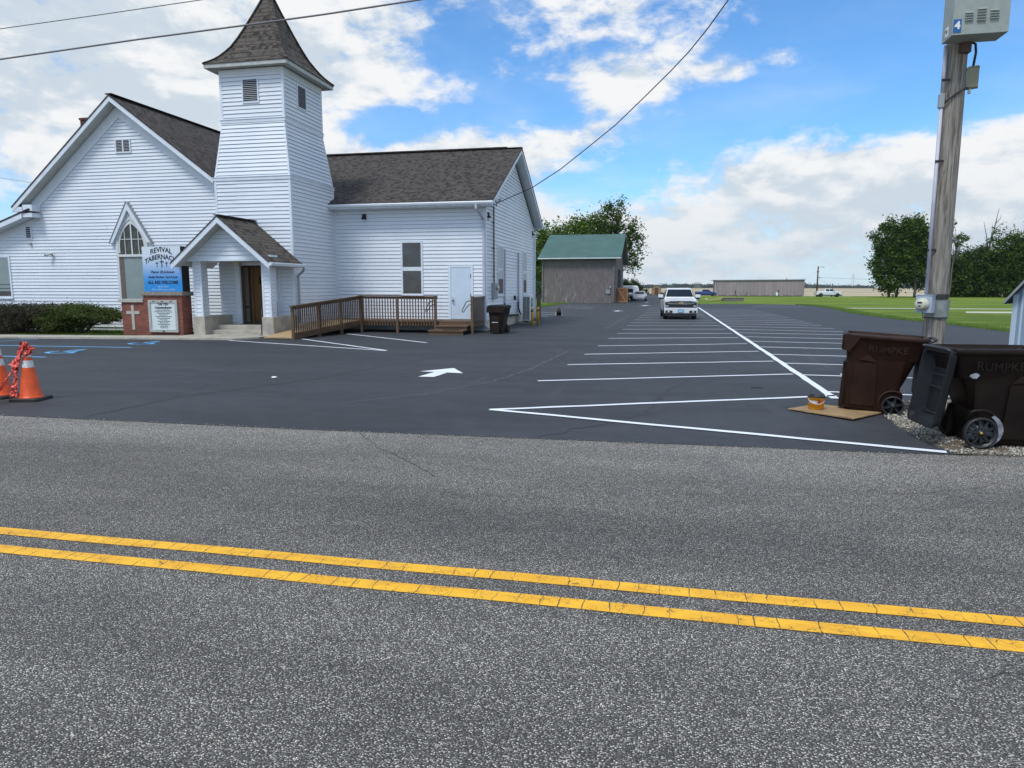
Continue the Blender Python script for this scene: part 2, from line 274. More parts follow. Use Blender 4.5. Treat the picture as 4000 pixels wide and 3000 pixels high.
mat('lamp_glass',(.70,.74,.74),.1); mat('red_lens',(.25,.02,.015),.25); mat('amber_lens',(.5,.2,.03),.3)
mat('plate_blue',(.30,.58,.72),.5); mat('plate_edge',(.03,.14,.30),.5); mat('emblem_gold',(.55,.42,.16),.3,.6)
mat('black_metal',(.02,.02,.022),.4,.3); mat('grey_metal',(.33,.36,.37),.45,.4,ns=6,na=.12); mat('meter_grey',(.40,.47,.55),.5,.1,ns=8,na=.12); mat('meter_glass',(.55,.55,.44),.25,ns=5,na=.1)
mat('cabinet_green',(.30,.345,.325),.55,.0,ns=7,na=.12,bs=120,ba=.1); mat('olive_box',(.27,.27,.18),.55,ns=7,na=.12); mat('pvc_grey',(.47,.48,.56),.5,ns=5,na=.1)
mat('wrap_grey',(.26,.29,.28),.6,ns=9,na=.25,bs=30,ba=.2); mat('sticker_blue',(.010,.11,.33),.5); mat('sticker_white',(.75,.78,.80),.5)
mat('bollard_yellow',(.62,.36,.03),.5,ns=6,na=.15); mat('ac_white',(.72,.76,.76),.45); mat('door_paint',(.60,.71,.82),.4,ns=3,na=.05); mat('door_frame',(.70,.78,.86),.4)
mat('dark_interior',(.012,.012,.012),.9); mat('rubber_mat',(.022,.020,.020),.95,bs=80,ba=.5); mat('brown_metal',(.09,.05,.04),.6)
mat('cone_orange',(.74,.088,.010),.45,ns=7,na=.22); mat('cone_reflective',(.68,.68,.68),.5,ns=26,na=.35); mat('cone_base',(.022,.020,.018),.7,ns=6,na=.2)
mat('tape_pink',(.90,.14,.10),.5,ns=12,na=.2); mat('wire_black',(.03,.03,.035),.6); mat('wire_grey',(.16,.16,.18),.5)
mat('sign_ink',(.012,.012,.03),.5); mat('sign_ink_pale',(.50,.72,.85),.5); mat('sign_side',(.012,.009,.009),.4); mat('notice_white',(.62,.70,.70),.35); mat('notice_frame',(.46,.46,.43),.4,.2,ns=7,na=.1)
mat('shed_blue',(.235,.315,.42),.6,ns=4,na=.12,bs=30,ba=.2); mat('shed_trim',(.42,.52,.60),.6); mat('shed_roof',(.10,.10,.10),.9,ns=5,na=.2)
mat('chimney_brick',(.12,.045,.035),.9,ns=10,na=.3); mat('grey_house',(.42,.42,.41),.7); mat('tan_shed',(.35,.25,.15),.8,ns=2,na=.15); mat('brown_door',(.14,.065,.035),.8)
mat('gate_wood',(.19,.085,.035),.85,ns=4,na=.3,stretch=(6,6,.5)); mat('gate_brace',(.32,.17,.08),.85)
mat('bucket_orange',(.85,.36,.02),.45,ns=5,na=.08); mat('bucket_red',(.30,.035,.015),.5); mat('label_cream',(.62,.57,.50),.6,ns=30,na=.4)
mat('skin',(.45,.28,.20),.6); mat('cloth_dark',(.03,.035,.055),.8); mat('cloth_grey',(.30,.30,.32),.8); mat('denim',(.12,.14,.19),.8); mat('hair_dark',(.03,.02,.015),.7)
mat('bag_white',(.72,.76,.78),.5); mat('hose_black',(.03,.028,.028),.6); mat('far_dark',(.10,.13,.14),.9); mat('litter_white',(.8,.78,.72),.6); mat('insulator',(.25,.2,.16),.5); mat('brass',(.45,.30,.08),.35,.8)
mat('pale_path',(.52,.52,.42),.9,ns=2,na=.2); mat('crack_seal',(.095,.098,.108),.85,ns=9,na=.2); mat('crack_soft',(.065,.065,.065),.9); mat('crack_dark',(.033,.035,.039),.8)
# sign face: printed white-to-blue background (part of the printed design)
m,t,p=newmat('sign_print'); v=nd(t,'ShaderNodeTexCoord').outputs['UV']; vz=nd(t,'ShaderNodeSeparateXYZ',{0:v}).outputs[1]
setc(t,p,mixc(t,ss(t,vz,2.95,1.75),(.66,.74,.80),(.020,.26,.66))); p.inputs['Roughness'].default_value=.35
m=bpy.data.materials.new('haze_air'); m.use_nodes=True; t=m.node_tree; t.nodes.clear(); pv=nd(t,'ShaderNodeVolumePrincipled',{'Color':(.80,.87,.95,1),'Density':.00010,'Anisotropy':.2}); nd(t,'ShaderNodeOutputMaterial',{1:pv.outputs[0]}); MATS['haze_air']=m
# ------------------------------------------------------------ mesh helpers
def autouv(me):
    uv=me.uv_layers.new(name='UVMap') if not me.uv_layers else me.uv_layers[0]
    for f in me.polygons:
        n=f.normal
        if abs(n.z)>.999: t=Vector((1,0,0))
        else: t=Vector((0,0,1)).cross(n).normalized()
        b=n.cross(t)
        for li in f.loop_indices:
            co=me.vertices[me.loops[li].vertex_index].co; uv.data[li].uv=(co.dot(t),co.dot(b))
def link(o,parent,props):
    COL.objects.link(o)
    if parent: o.parent=parent
    for k,v in props.items():
        if v is not None: o[k]=v
    return o
def obj(name,bm,mats,parent=None,local=False,smooth=False,bevel=0.,recalc=True,**props):
    me=bpy.data.meshes.new(name)
    if recalc: bmesh.ops.recalc_face_normals(bm,faces=bm.faces)
    if not isinstance(mats,(list,tuple)): mats=[mats]
    if parent is not None and not local:
        r_=parent
        while r_.parent: r_=r_.parent
        M_=Matrix.Translation(r_.location)@r_.rotation_euler.to_matrix().to_4x4()@Matrix.Diagonal((*r_.scale,1))
        bm.transform(M_.inverted())
    bm.to_mesh(me); bm.free()
    for m_ in mats: me.materials.append(MATS[m_])
    autouv(me)
    if smooth:
        for f in me.polygons: f.use_smooth=True
    o=bpy.data.objects.new(name,me)
    if bevel:
        b=o.modifiers.new('bevel','BEVEL'); b.width=bevel; b.segments=2; b.limit_method='ANGLE'; b.angle_limit=R(40)
    return link(o,parent,props)
def thing(name,label,cat,loc=(0,0,0),rz=0.,group=None,scale=1.):
    o=bpy.data.objects.new(name,None); o.empty_display_size=.2; o.location=loc; o.rotation_euler=(0,0,rz); o.scale=(scale,)*3
    return link(o,None,dict(label=label,category=cat,group=group))
def dup(root,loc,rz=0.,label=None,group=None,scale=None):
    r_=root.copy(); COL.objects.link(r_); r_.location=loc; r_.rotation_euler=(0,0,rz)
    if scale: r_.scale=(scale,)*3
    if label: r_['label']=label
    if group: r_['group']=group
    for ch in list(root.children):
        c_=ch.copy(); COL.objects.link(c_); c_.parent=r_
        for g in ch.children:
            d=g.copy(); COL.objects.link(d); d.parent=c_
    return r_
def NB(): return bmesh.new()
def face(bm,pts,mi=0,thick=None):
    f=bm.faces.new([bm.verts.new(p_) for p_ in pts]); f.material_index=mi; return f
def box(bm,x0,x1,y0,y1,z0,z1,mi=0):
    v=[bm.verts.new((x,y,z)) for z in (z0,z1) for y in (y0,y1) for x in (x0,x1)]
    for q in ((0,2,3,1),(4,5,7,6),(0,1,5,4),(2,6,7,3),(0,4,6,2),(1,3,7,5)):
        bm.faces.new([v[i] for i in q]).material_index=mi
    return v
def slab(bm,pts,d,mi=0):
    """convex polygon pts thickened by vector d"""
    d=Vector(d); a=[bm.verts.new(p_) for p_ in pts]; b=[bm.verts.new(Vector(p_)+d) for p_ in pts]; n=len(pts)
    bm.faces.new(a).material_index=mi; bm.faces.new(b[::-1]).material_index=mi
    for i in range(n): bm.faces.new((a[i],b[i],b[(i+1)%n],a[(i+1)%n])).material_index=mi
def bar(bm,a,b,w,h,up=(0,0,1),mi=0):
    """rectangular bar from a to b, width w (sideways) and height h (along up)"""
    a=Vector(a);b=Vector(b);d=(b-a).normalized();u=Vector(up); s=d.cross(u).normalized(); u=s.cross(d).normalized()
    ring=lambda c:[bm.verts.new(c+s*i*w/2+u*j*h/2) for i,j in ((-1,-1),(1,-1),(1,1),(-1,1))]
    A,B=ring(a),ring(b)
    bm.faces.new(A[::-1]).material_index=mi; bm.faces.new(B).material_index=mi
    for i in range(4): bm.faces.new((A[i],A[(i+1)%4],B[(i+1)%4],B[i])).material_index=mi
def tube(bm,pts,rad,n=8,mi=0,cap=True,smooth=True):
    pts=[Vector(p_) for p_ in pts]
    if not hasattr(rad,'__len__'): rad=[rad]*len(pts)
    rings=[];pv=None
    for i,p_ in enumerate(pts):
        d=(pts[min(i+1,len(pts)-1)]-pts[max(i-1,0)]).normalized()
        u=Vector((0,0,1)) if abs(d.z)<.95 else Vector((1,0,0))
        if pv is not None: s=(pv-d*pv.dot(d)).normalized()
        else: s=d.cross(u).normalized()
        pv=s; t_=d.cross(s)
        rings.append([bm.verts.new(p_+(s*math.cos(a)+t_*math.sin(a))*rad[i]) for a in [2*math.pi*k/n for k in range(n)]])
    for A,B in zip(rings,rings[1:]):
        for k in range(n):
            f=bm.faces.new((A[k],A[(k+1)%n],B[(k+1)%n],B[k])); f.material_index=mi; f.smooth=smooth
    if cap:
        bm.faces.new(rings[0][::-1]).material_index=mi; bm.faces.new(rings[-1]).material_index=mi
def lathe(bm,prof,c=(0,0,0),axis='Z',n=24,mi=0,a0=0,mis=None,smooth=True,sq=None):
    """prof: list of (r, h)"""
    c=Vector(c); rings=[]
    for r_,h in prof:
        ring=[]
        for k in range(n):
            a=a0+2*math.pi*k/n; x,y=r_*math.cos(a),r_*math.sin(a)
            q={'Z':Vector((x,y,h)),'X':Vector((h,x,y)),'Y':Vector((x,h,y))}[axis]
            ring.append(bm.verts.new(c+q))
        rings.append(ring)
    for j,(A,B) in enumerate(zip(rings,rings[1:])):
        for k in range(n):
            f=bm.faces.new((A[k],A[(k+1)%n],B[(k+1)%n],B[k])); f.material_index=mis[j] if mis else mi; f.smooth=smooth
    for Rg,rv in ((rings[0],prof[0][0]),(rings[-1],prof[-1][0])):
        if rv>1e-4:
            f=bm.faces.new(Rg); f.material_index=mi if not mis else mis[0 if Rg is rings[0] else -1]
    return rings
def loft(bm,rings,mi=0,cap=True,smooth=False):
    vs=[[bm.verts.new(p_) for p_ in r_] for r_ in rings]; n=len(vs[0])
    for A,B in zip(vs,vs[1:]):
        for k in range(n):
            f=bm.faces.new((A[k],A[(k+1)%n],B[(k+1)%n],B[k])); f.material_index=mi; f.smooth=smooth
    if cap:
        bm.faces.new(vs[0][::-1]).material_index=mi; bm.faces.new(vs[-1]).material_index=mi
    return vs
def meshraw(name,V,F,matn,parent=None,**props):
    me=bpy.data.meshes.new(name); V=np.asarray(V,dtype=np.float32).reshape(-1,3); F=np.asarray(F,dtype=np.int32); k=F.shape[1]
    me.vertices.add(len(V)); me.vertices.foreach_set('co',V.ravel()); me.loops.add(F.size); me.loops.foreach_set('vertex_index',F.ravel())
    me.polygons.add(len(F)); me.polygons.foreach_set('loop_start',np.arange(0,F.size,k,dtype=np.int32)); me.polygons.foreach_set('loop_total',np.full(len(F),k,dtype=np.int32))
    me.update(calc_edges=True); me.materials.append(MATS[matn]); o=bpy.data.objects.new(name,me); return link(o,parent,props)
def clipz(pts,z,above):
    out=[]
    for i in range(len(pts)):
        a,b=pts[i],pts[(i+1)%len(pts)]; ia=(a.z>=z-1e-6) if above else (a.z<=z+1e-6); ib=(b.z>=z-1e-6) if above else (b.z<=z+1e-6)
        if ia: out.append(a)
        if ia!=ib and abs(b.z-a.z)>1e-9: out.append(a.lerp(b,(z-a.z)/(b.z-a.z)))
    return out
def siding(bm,pts,n,course=.135,z0=0.,dep=.027,mi=0):
    pts=[Vector(p_) for p_ in pts]; n=Vector(n).normalized()
    lo=min(p_.z for p_ in pts); hi=max(p_.z for p_ in pts); k=math.floor((lo-z0)/course); rj=random.Random(int(lo*97+pts[0].x*13+hi*7)); dep0=dep
    while z0+k*course<hi-1e-4:
        dep=dep0*rj.uniform(.82,1.08); a=z0+k*course; b=a+course; q=clipz(clipz(pts,a,True),b,False)
        q=[p_ for i,p_ in enumerate(q) if (p_-q[i-1]).length>1e-4] if q else q
        if len(q)>=3:
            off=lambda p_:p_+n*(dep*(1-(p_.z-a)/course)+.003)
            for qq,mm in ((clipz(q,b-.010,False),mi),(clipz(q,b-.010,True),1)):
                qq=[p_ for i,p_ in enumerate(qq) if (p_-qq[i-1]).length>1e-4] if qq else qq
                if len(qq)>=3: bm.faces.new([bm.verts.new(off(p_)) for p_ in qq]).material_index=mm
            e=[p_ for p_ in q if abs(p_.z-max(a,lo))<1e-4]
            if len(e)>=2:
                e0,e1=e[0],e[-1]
                bm.faces.new([bm.verts.new(x) for x in (off(e0),off(e1),e1+n*.001,e0+n*.001)]).material_index=1  # lap underside takes the painted shade colour
                W_=(e1-e0).length; hd=(e1-e0).normalized(); nj=int(W_/3.2) if rj.random()<.7 else int(W_/5)
                for _ in range(nj):
                    p0=e0+(e1-e0)*rj.uniform(.16,.84); hz=min(b,hi)-a-.014
                    if hz>.08: bm.faces.new([bm.verts.new(x) for x in (off(p0)+n*.0015,off(p0+hd*.005)+n*.0015,off(p0+hd*.005+Vector((0,0,hz)))+n*.0015,off(p0+Vector((0,0,hz)))+n*.0015)]).material_index=1
        k+=1
def sheet(name,pts,z,matn,**props):
    bm=NB(); face(bm,[(x,y,z) for x,y in pts]); bmesh.ops.recalc_face_normals(bm,faces=bm.faces)
    for f in bm.faces:
        if f.normal.z<0: f.normal_flip()
    return obj(name,bm,matn,recalc=False,**props)
def text_bm(s,size,bold=0.,ext=.002,arc=None,italic=0.,spacing=1.,font_w=1.):
    """returns bmesh of text in the XZ plane facing -Y, centred at origin"""
    cu=bpy.data.curves.new('lettering','FONT'); cu.body=s; cu.size=size; cu.align_x='CENTER'; cu.align_y='CENTER'; cu.extrude=ext; cu.offset=bold; cu.shear=italic; cu.space_character=spacing; cu.resolution_u=3
    o=bpy.data.objects.new('lettering',cu); COL.objects.link(o); dg=bpy.context.evaluated_depsgraph_get(); me=bpy.data.meshes.new_from_object(o.evaluated_get(dg))
    bm=NB(); bm.from_mesh(me); bpy.data.objects.remove(o); bpy.data.curves.remove(cu); bpy.data.meshes.remove(me)
    bm.transform(Matrix.Diagonal((font_w,1,1,1)))
    if arc:
        for v in bm.verts: v.co.y+=-arc*v.co.x**2; 
    bm.transform(Matrix.Rotation(R(90),4,'X')); return bm
def merge(dst,src,M_=None,mi=0):
    if M_ is not None: src.transform(M_)
    for f in src.faces: f.material_index=mi
    me=bpy.data.meshes.new('t'); src.to_mesh(me); src.free(); dst.from_mesh(me); bpy.data.meshes.remove(me)
# ------------------------------------------------------------ ground, road, lot, paint
ST=dict(kind='structure')
sheet('ground',[(-2500,-300),(2500,-300),(2500,3500),(-2500,3500)],-.03,'stubble_field',**ST)
sheet('lawn',[(-90,6),(160,6),(160,146),(40,141),(8,139),(-3,150),(-60,165),(-90,150)],-.016,'lawn_grass',**ST)
edge=[(-60,7.5),(-8.6,7.55),(-4.1,7.545),(1.16,7.68),(2.1,7.70),(3.0,7.74)]
sheet('road',[(-90,-1.9),(90,-1.9),(90,8.3),(3.6,7.86)]+edge[::-1]+[(-90,7.5)],-.004,'road_aggregate',**ST)
lot=[(-60,7.5),(-8.6,7.55),(-4.1,7.545),(1.16,7.68),(2.1,7.70),(3.0,7.74),(2.92,8.4),(2.90,9.2),(2.96,10.1),(3.2,10.75),(3.52,11.2),(4.2,11.5),(13.2,11.7),(12.95,30),(12.8,35.2),(12.1,41),(12.1,49.6),(13.05,58.5),(13.25,66),(12.7,71),(9.6,73),(4,72.5),(3.0,76),(3.2,100),(1.5,152),(-3.5,152),(-4.4,100),(-4.6,84),(-4.7,76),(-4.8,74.8),(-9.2,74.6),(-9.5,70),(-9.9,56.6),(-11,47),(-11.5,38),(-13,36),(-12.9,21.5),(-13.4,20.0),(-17.2,19.65),(-21.5,19.15),(-60,17.0)]
sheet('parking_lot',lot,0.,'sealed_asphalt',**ST)
bm=NB(); 
for yc in (3.85,3.57):
    n=60
    for i in range(n):
        x0,x1=-14+i*28/n,-14+(i+1)*28/n; f=lambda x:yc-.005*x+.004*math.sin(x*3.1+yc)
        face(bm,[(x0,f(x0)-.058,.0),(x1,f(x1)-.058,.0),(x1,f(x1)+.058,.0),(x0,f(x0)+.058,.0)])
obj('centre_line',bm,'yellow_road_paint',**ST)
rl=random.Random(3)
def pline(bm,a,b,w,z=.004):
    a=Vector((*a,z));b=Vector((*b,z)); d=(b-a); L=d.length; d/=L; s=Vector((-d.y,d.x,0)); n=max(2,int(L/.45)); pr=None
    for i in range(n+1):
        c_=a+d*L*i/n+s*rl.uniform(-.012,.012)*(0 if i in(0,n) else 1); ww=w*rl.uniform(.93,1.07)/2
        q=(c_-s*ww,c_+s*ww)
        if pr: face(bm,[pr[0],q[0],q[1],pr[1]])
        pr=q
bm=NB()
LS=[((-2.16,12.43),14.45),((-1.98,15.19),16.9),((-1.87,17.65),19.45),((-1.76,20.24),22.0),((-1.68,23.35),24.55),((-1.55,25.96),26.7),((-1.5,28.5),29.4),((-1.44,31.2),32.1),((-1.4,33.9),34.5),((-1.32,36.76),37.2),((-1.24,39.6),39.9),((-1.24,42),42.3),((-1.16,44.4),44.7),((-1.09,47.5),47.7),((-1.04,50.6),50.7),((-1.,54.6),54.6),((-.95,58),58)]
for a,y2 in LS: pline(bm,a,(2.57,y2),.095)
RS=[(12.1,11.75),(14.35,14.2),(16.5,16.25),(18.62,18.3),(20.9,20.45),(23.03,22.55),(25.1,24.55),(27.2,26.7),(29.4,28.63),(31.7,30.8),(33.7,33.2),(35.8,35.1),(37.7,36.95),(39.7,39.0),(42,41.5),(44,43.5),(46,45.5),(48.3,47.9),(50.5,50.0),(52.8,52.4),(55.8,55.6)]
for a,b in RS: pline(bm,(2.72,a),(6.96,b),.095)
for a,b in (((-9.0,56.8),(-5.4,55.1)),((-7.95,45.9),(-6.6,45.3)),((-7.45,43.0),(-6.4,42.7)),((-7.0,40.5),(-6.4,40.1)),((-9.2,62.1),(-5.4,58)),((-9.4,66.3),(-5.5,64)),((-9.3,70.5),(-5.5,69.5)),((7.5,63.5),(11.5,63)),((8.3,66.5),(12.3,65.5))): pline(bm,a,b,.1)
obj('stall_line',bm,'white_line_paint',**ST)
bm=NB(); pline(bm,(2.65,11.35),(3.02,60.5),.125,.007); obj('dividing_line',bm,'white_line_paint',**ST)
bm=NB(); pline(bm,(-2.29,9.31),(2.72,11.66),.105,.007); pline(bm,(-2.29,9.31),(2.93,7.83),.105,.009)
pline(bm,(-13.44,19.85),(-7.17,17.52),.10,.007); pline(bm,(-11.45,20.88),(-7.17,17.54),.10,.009); pline(bm,(-11.15,23.6),(-6.98,20.3),.10,.007)
obj('angled_line',bm,'white_line_paint',**ST)
bm=NB(); pline(bm,(-20.6,16.9),(-20.0,19.2),.1); pline(bm,(-24,16.6),(-14.57,16.97),.12); pline(bm,(-24,14.0),(-14.63,14.19),.12); obj('blue_stall_line',bm,'blue_line_paint',**ST)
def arrow(x,y,s=1.):
    bm=NB(); q=[(-.16,-.75),(.15,-.73),(.20,.02),(.53,-.06),(.1,.75),(-.41,.06),(-.08,.04)]
    face(bm,[(x+a*s,y+b*s,.006) for a,b in (q[0],q[1],q[2],q[6])]); face(bm,[(x+a*s,y+b*s,.006) for a,b in (q[5],q[3],q[4])]); obj('painted_arrow',bm,'white_line_paint',**ST)
arrow(-4.33,13.27); arrow(-3.05,50.,1.); arrow(-1.5,65.,1.3); arrow(-1.55,77.4,.8)
def isa(x,y,s=1.):
    bm=NB(); z=.006
    def arc(r0,r1,a0,a1,cx=0,cy=0,n=20):
        for i in range(n):
            A=a0+(a1-a0)*i/n;B=a0+(a1-a0)*(i+1)/n
            face(bm,[(x+s*(cx+r*math.cos(q)),y+s*(cy+r*math.sin(q)),z) for r,q in ((r0,A),(r1,A),(r1,B),(r0,B))])
    arc(.26,.36,R(150),R(360),-.02,-.12)
    arc(0.001,.09,0,R(360),-.1,.52,10)
    z=.0085; pline(bm,(x-.10*s,y+.42*s),(x-.06*s,y-.05*s),.10*s,z); z=.010
    pline(bm,(x-.06*s,y-.05*s),(x+.26*s,y-.05*s),.09*s,z+.002); pline(bm,(x+.26*s,y-.03*s),(x+.42*s,y-.42*s),.09*s,z+.004); pline(bm,(x+.42*s,y-.42*s),(x+.56*s,y-.38*s),.08*s,z+.006); pline(bm,(x-.08*s,y+.2*s),(x+.2*s,y+.2*s),.07*s,z+.002)
    obj('painted_wheelchair_symbol',bm,'blue_line_paint',**ST)
isa(-15.30,15.55,1.15); isa(-15.30,18.45,1.15)
# sealed cracks
def crack(pts,w,matn,z=.003,jit=.03,seed=1):
    r_=random.Random(seed); bm=NB(); P=[]
    for (a,b) in zip(pts,pts[1:]):
        for i in range(10): P.append((a[0]+(b[0]-a[0])*i/10+r_.uniform(-jit,jit),a[1]+(b[1]-a[1])*i/10+r_.uniform(-jit,jit)))
    P.append(pts[-1])
    for i in range(len(P)-1):
        a,b=Vector((*P[i],z)),Vector((*P[i+1],z)); d=(b-a).normalized(); s=Vector((-d.y,d.x,0)); w0=w*r_.uniform(.4,1)/2; w1=w*r_.uniform(.4,1)/2
        face(bm,[a-s*w0,b-s*w1,b+s*w1,a+s*w0])
    obj('sealed_crack',bm,matn,**ST)
crack([(-4.6,9.4),(-3.6,10.6),(-2.95,12.2),(-2.62,14.3),(-2.5,16.8),(-2.4,18.5)],.07,'crack_seal',seed=1)
crack([(-7.4,7.7),(-7.3,9.4),(-6.2,12.),(-5.9,14.),(-5.2,16.5),(-4.,18.4)],.05,'crack_dark',seed=2)
crack([(-1.3,7.7),(-.2,9.4),(.05,11.2),(.5,13.2)],.06,'crack_dark',seed=3,jit=.07)
crack([(-2.2,29),(-2.,36),(-1.9,42)],.12,'crack_seal',seed=4)
crack([(.6,15.2),(1.6,14.4),(2.2,14.6)],.04,'crack_dark',seed=6,jit=.05)
crack([(-3.43,7.49),(-2.94,6.86),(-2.57,6.52),(-2.26,6.20),(-1.93,5.85)],.014,'crack_soft',.0,.012,11)
crack([(.24,5.80),(1.05,5.88),(2.12,6.19),(2.77,6.52)],.007,'crack_soft',.0,.012,12); crack([(1.39,3.19),(1.54,3.29),(1.63,3.30)],.010,'crack_soft',.0,.006,13); crack([(-1.67,2.96),(-1.51,2.93),(-1.36,2.97)],.006,'crack_soft',.0,.006,14)
crack([(1.5,12.35),(1.62,12.32),(1.74,12.34)],.08,'crack_dark',.003,.03,15)
# sidewalk
bm=NB(); sw=[(-60,17.0),(-21.5,19.15),(-17.2,19.65),(-13.4,20.0),(-12.95,20.75),(-12.95,23.0),(-15.85,23.0),(-15.95,21.0),(-17.9,20.55),(-22.3,20.05),(-60,18.2)]
slab(bm,[(x,y,-.03) for x,y in sw],(0,0,.085)); obj('sidewalk',bm,'concrete',**ST)
bm=NB()
for x in (-27,-25.4,-23.8,-22.2,-20.6,-19.,-17.4,-15.8,-14.3):
    y0=19.15+(x+21.5)*.105; face(bm,[(x,y0,.057),(x+.012,y0,.057),(x+.012,y0+.85,.057),(x,y0+.85,.057)])
obj('sidewalk_joint',bm,'dark_interior',**ST)
sheet('mulch_bed',[(-60,18.3),(-22.3,20.1),(-19.3,20.45),(-19.6,22.6),(-23.,23.1),(-60,23.1)],-.010,'gravel_bed',**ST)
for q,nm in (([(13.1,57.8),(14.3,60.2),(60,60.2),(60,61.8),(14.,61.8),(13.2,60)],'path'),([(19.7,51.5),(60,51.5),(60,55.8),(20.8,54.4)],'path'),([(24,136),(34,137),(34,139),(24,138)],'path')): sheet(nm,q,-.010,'pale_path',**ST)
# ------------------------------------------------------------ church
church=thing('church','white vinyl sided church with shingled steeple, gable front and side wing','church',(-14,25,0))
def cobj(name,bm,m,parent=church,**k): return obj(name,bm,m,parent,**k)
NF=(0,-1,0); NR=(1,0,0)
GY,TY,WY,XW=23.6,23.05,26.4,-6.65   # nave front, tower front, wing front, wing side planes
RX,RZ=-20.05,8.69                   # nave ridge (top of shingles)
zl=lambda x:RZ-(RX-x)*.822; zr=lambda x:RZ-(x-RX)*.745
# nave front wall
bm=NB(); D_=.30
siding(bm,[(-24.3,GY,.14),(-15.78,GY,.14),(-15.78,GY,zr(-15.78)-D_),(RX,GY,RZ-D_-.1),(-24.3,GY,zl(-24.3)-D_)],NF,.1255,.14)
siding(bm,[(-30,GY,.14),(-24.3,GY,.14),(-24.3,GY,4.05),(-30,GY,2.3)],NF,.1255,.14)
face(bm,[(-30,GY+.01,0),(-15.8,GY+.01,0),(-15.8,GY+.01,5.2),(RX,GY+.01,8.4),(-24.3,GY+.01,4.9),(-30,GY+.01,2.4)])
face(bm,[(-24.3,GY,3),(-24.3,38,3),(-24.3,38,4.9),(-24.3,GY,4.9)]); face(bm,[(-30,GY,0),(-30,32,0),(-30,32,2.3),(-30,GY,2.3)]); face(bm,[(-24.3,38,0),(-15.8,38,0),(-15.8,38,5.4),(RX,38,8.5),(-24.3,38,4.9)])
cobj('nave_wall',bm,['white_siding','lap_shade_joint'],recalc=False)
bm=NB(); box(bm,-30,-15.85,GY+.03,GY+.3,-.02,.135); cobj('foundation',bm,'concrete')
# frieze boards under the rake
bm=NB()
slab(bm,[(-24.3,GY-.045,zl(-24.3)-.24),(RX,GY-.045,RZ-.26),(RX,GY-.045,RZ-.72),(-24.3,GY-.045,zl(-24.3)-.70)],(0,.02,0))
slab(bm,[(RX,GY-.045,RZ-.26),(-15.9,GY-.045,zr(-15.9)-.24),(-15.9,GY-.045,zr(-15.9)-.66),(RX,GY-.045,RZ-.72)],(0,.02,0))
cobj('frieze_board',bm,'white_trim')
# nave roof: shingle slabs + fascia + soffit
bm=NB(); yb=38.2; yf=23.12; xl,xr=-24.80,-15.2
slab(bm,[(xl,yf,zl(xl)),(RX,yf,RZ),(RX,yb,RZ),(xl,yb,zl(xl))],(0,0,-.05)); slab(bm,[(RX,yf,RZ),(xr,yf,zr(xr)),(xr,yb,zr(xr)),(RX,yb,RZ)],(0,0,-.05))
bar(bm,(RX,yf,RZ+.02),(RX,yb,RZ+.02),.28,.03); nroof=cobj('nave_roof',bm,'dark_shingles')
bm=NB(); box(bm,-22.47,-22.08,24.35,24.85,6.3,8.16); box(bm,-22.50,-22.05,24.32,24.88,8.16,8.24); obj('chimney',bm,'chimney_brick',nroof)
def rake(bm,a,b,y,h=.19,th=.03,drop=.05):
    a=Vector((a[0],y,a[1]-drop));b=Vector((b[0],y,b[1]-drop)); slab(bm,[a,b,b-Vector((0,0,h)),a-Vector((0,0,h))],(0,th,0))
bm=NB(); rake(bm,(xl+.02,zl(xl+.02)),(RX,RZ),yf+.02); rake(bm,(RX,RZ),(-15.95,zr(-15.95)),yf+.02)
# eave return at the left end
box(bm,xl+.05,-24.33,yf+.03,GY+.2,zl(xl)-.20,zl(xl)-.02); box(bm,-24.34,-23.9,yf+.06,GY-.031,zl(xl)-.18,zl(xl)+.06); cobj('rake_fascia',bm,'white_trim')
bm=NB()
slab(bm,[(-24.4,yf+.05,zl(-24.4)-.22),(RX,yf+.05,RZ-.25),(RX,GY+.05,RZ-.25),(-24.4,GY+.05,zl(-24.4)-.22)],(0,0,.02)); slab(bm,[(RX,yf+.05,RZ-.25),(-15.95,yf+.05,zr(-15.95)-.22),(-15.95,GY+.05,zr(-15.95)-.22),(RX,GY+.05,RZ-.25)],(0,0,.02))
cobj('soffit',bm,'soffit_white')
# annex roof
bm=NB(); za=lambda x:4.36+(x+24.6)*.33
slab(bm,[(-30.6,23.1,za(-30.6)+.14),(-24.0,23.1,za(-24.0)+.14),(-24.31,32,za(-24.31)+.14),(-30.6,32,za(-30.6)+.14)],(0,0,-.05)); cobj('annex_roof',bm,'dark_shingles')
bm=NB(); slab(bm,[(-30.6,23.12,za(-30.6)+.08),(-24.35,23.12,za(-24.35)+.08),(-24.35,23.12,za(-24.35)-.11),(-30.6,23.12,za(-30.6)-.11)],(0,.03,0)); box(bm,-24.35,-23.9,23.16,GY-.03,za(-24.2)-.12,za(-24.2)+.04)
slab(bm,[(-30.6,23.15,za(-30.6)-.1),(-24.35,23.15,za(-24.35)-.1),(-24.35,GY,za(-24.35)-.1),(-30.6,GY,za(-30.6)-.1)],(0,0,.02)); cobj('annex_fascia',bm,'white_trim')
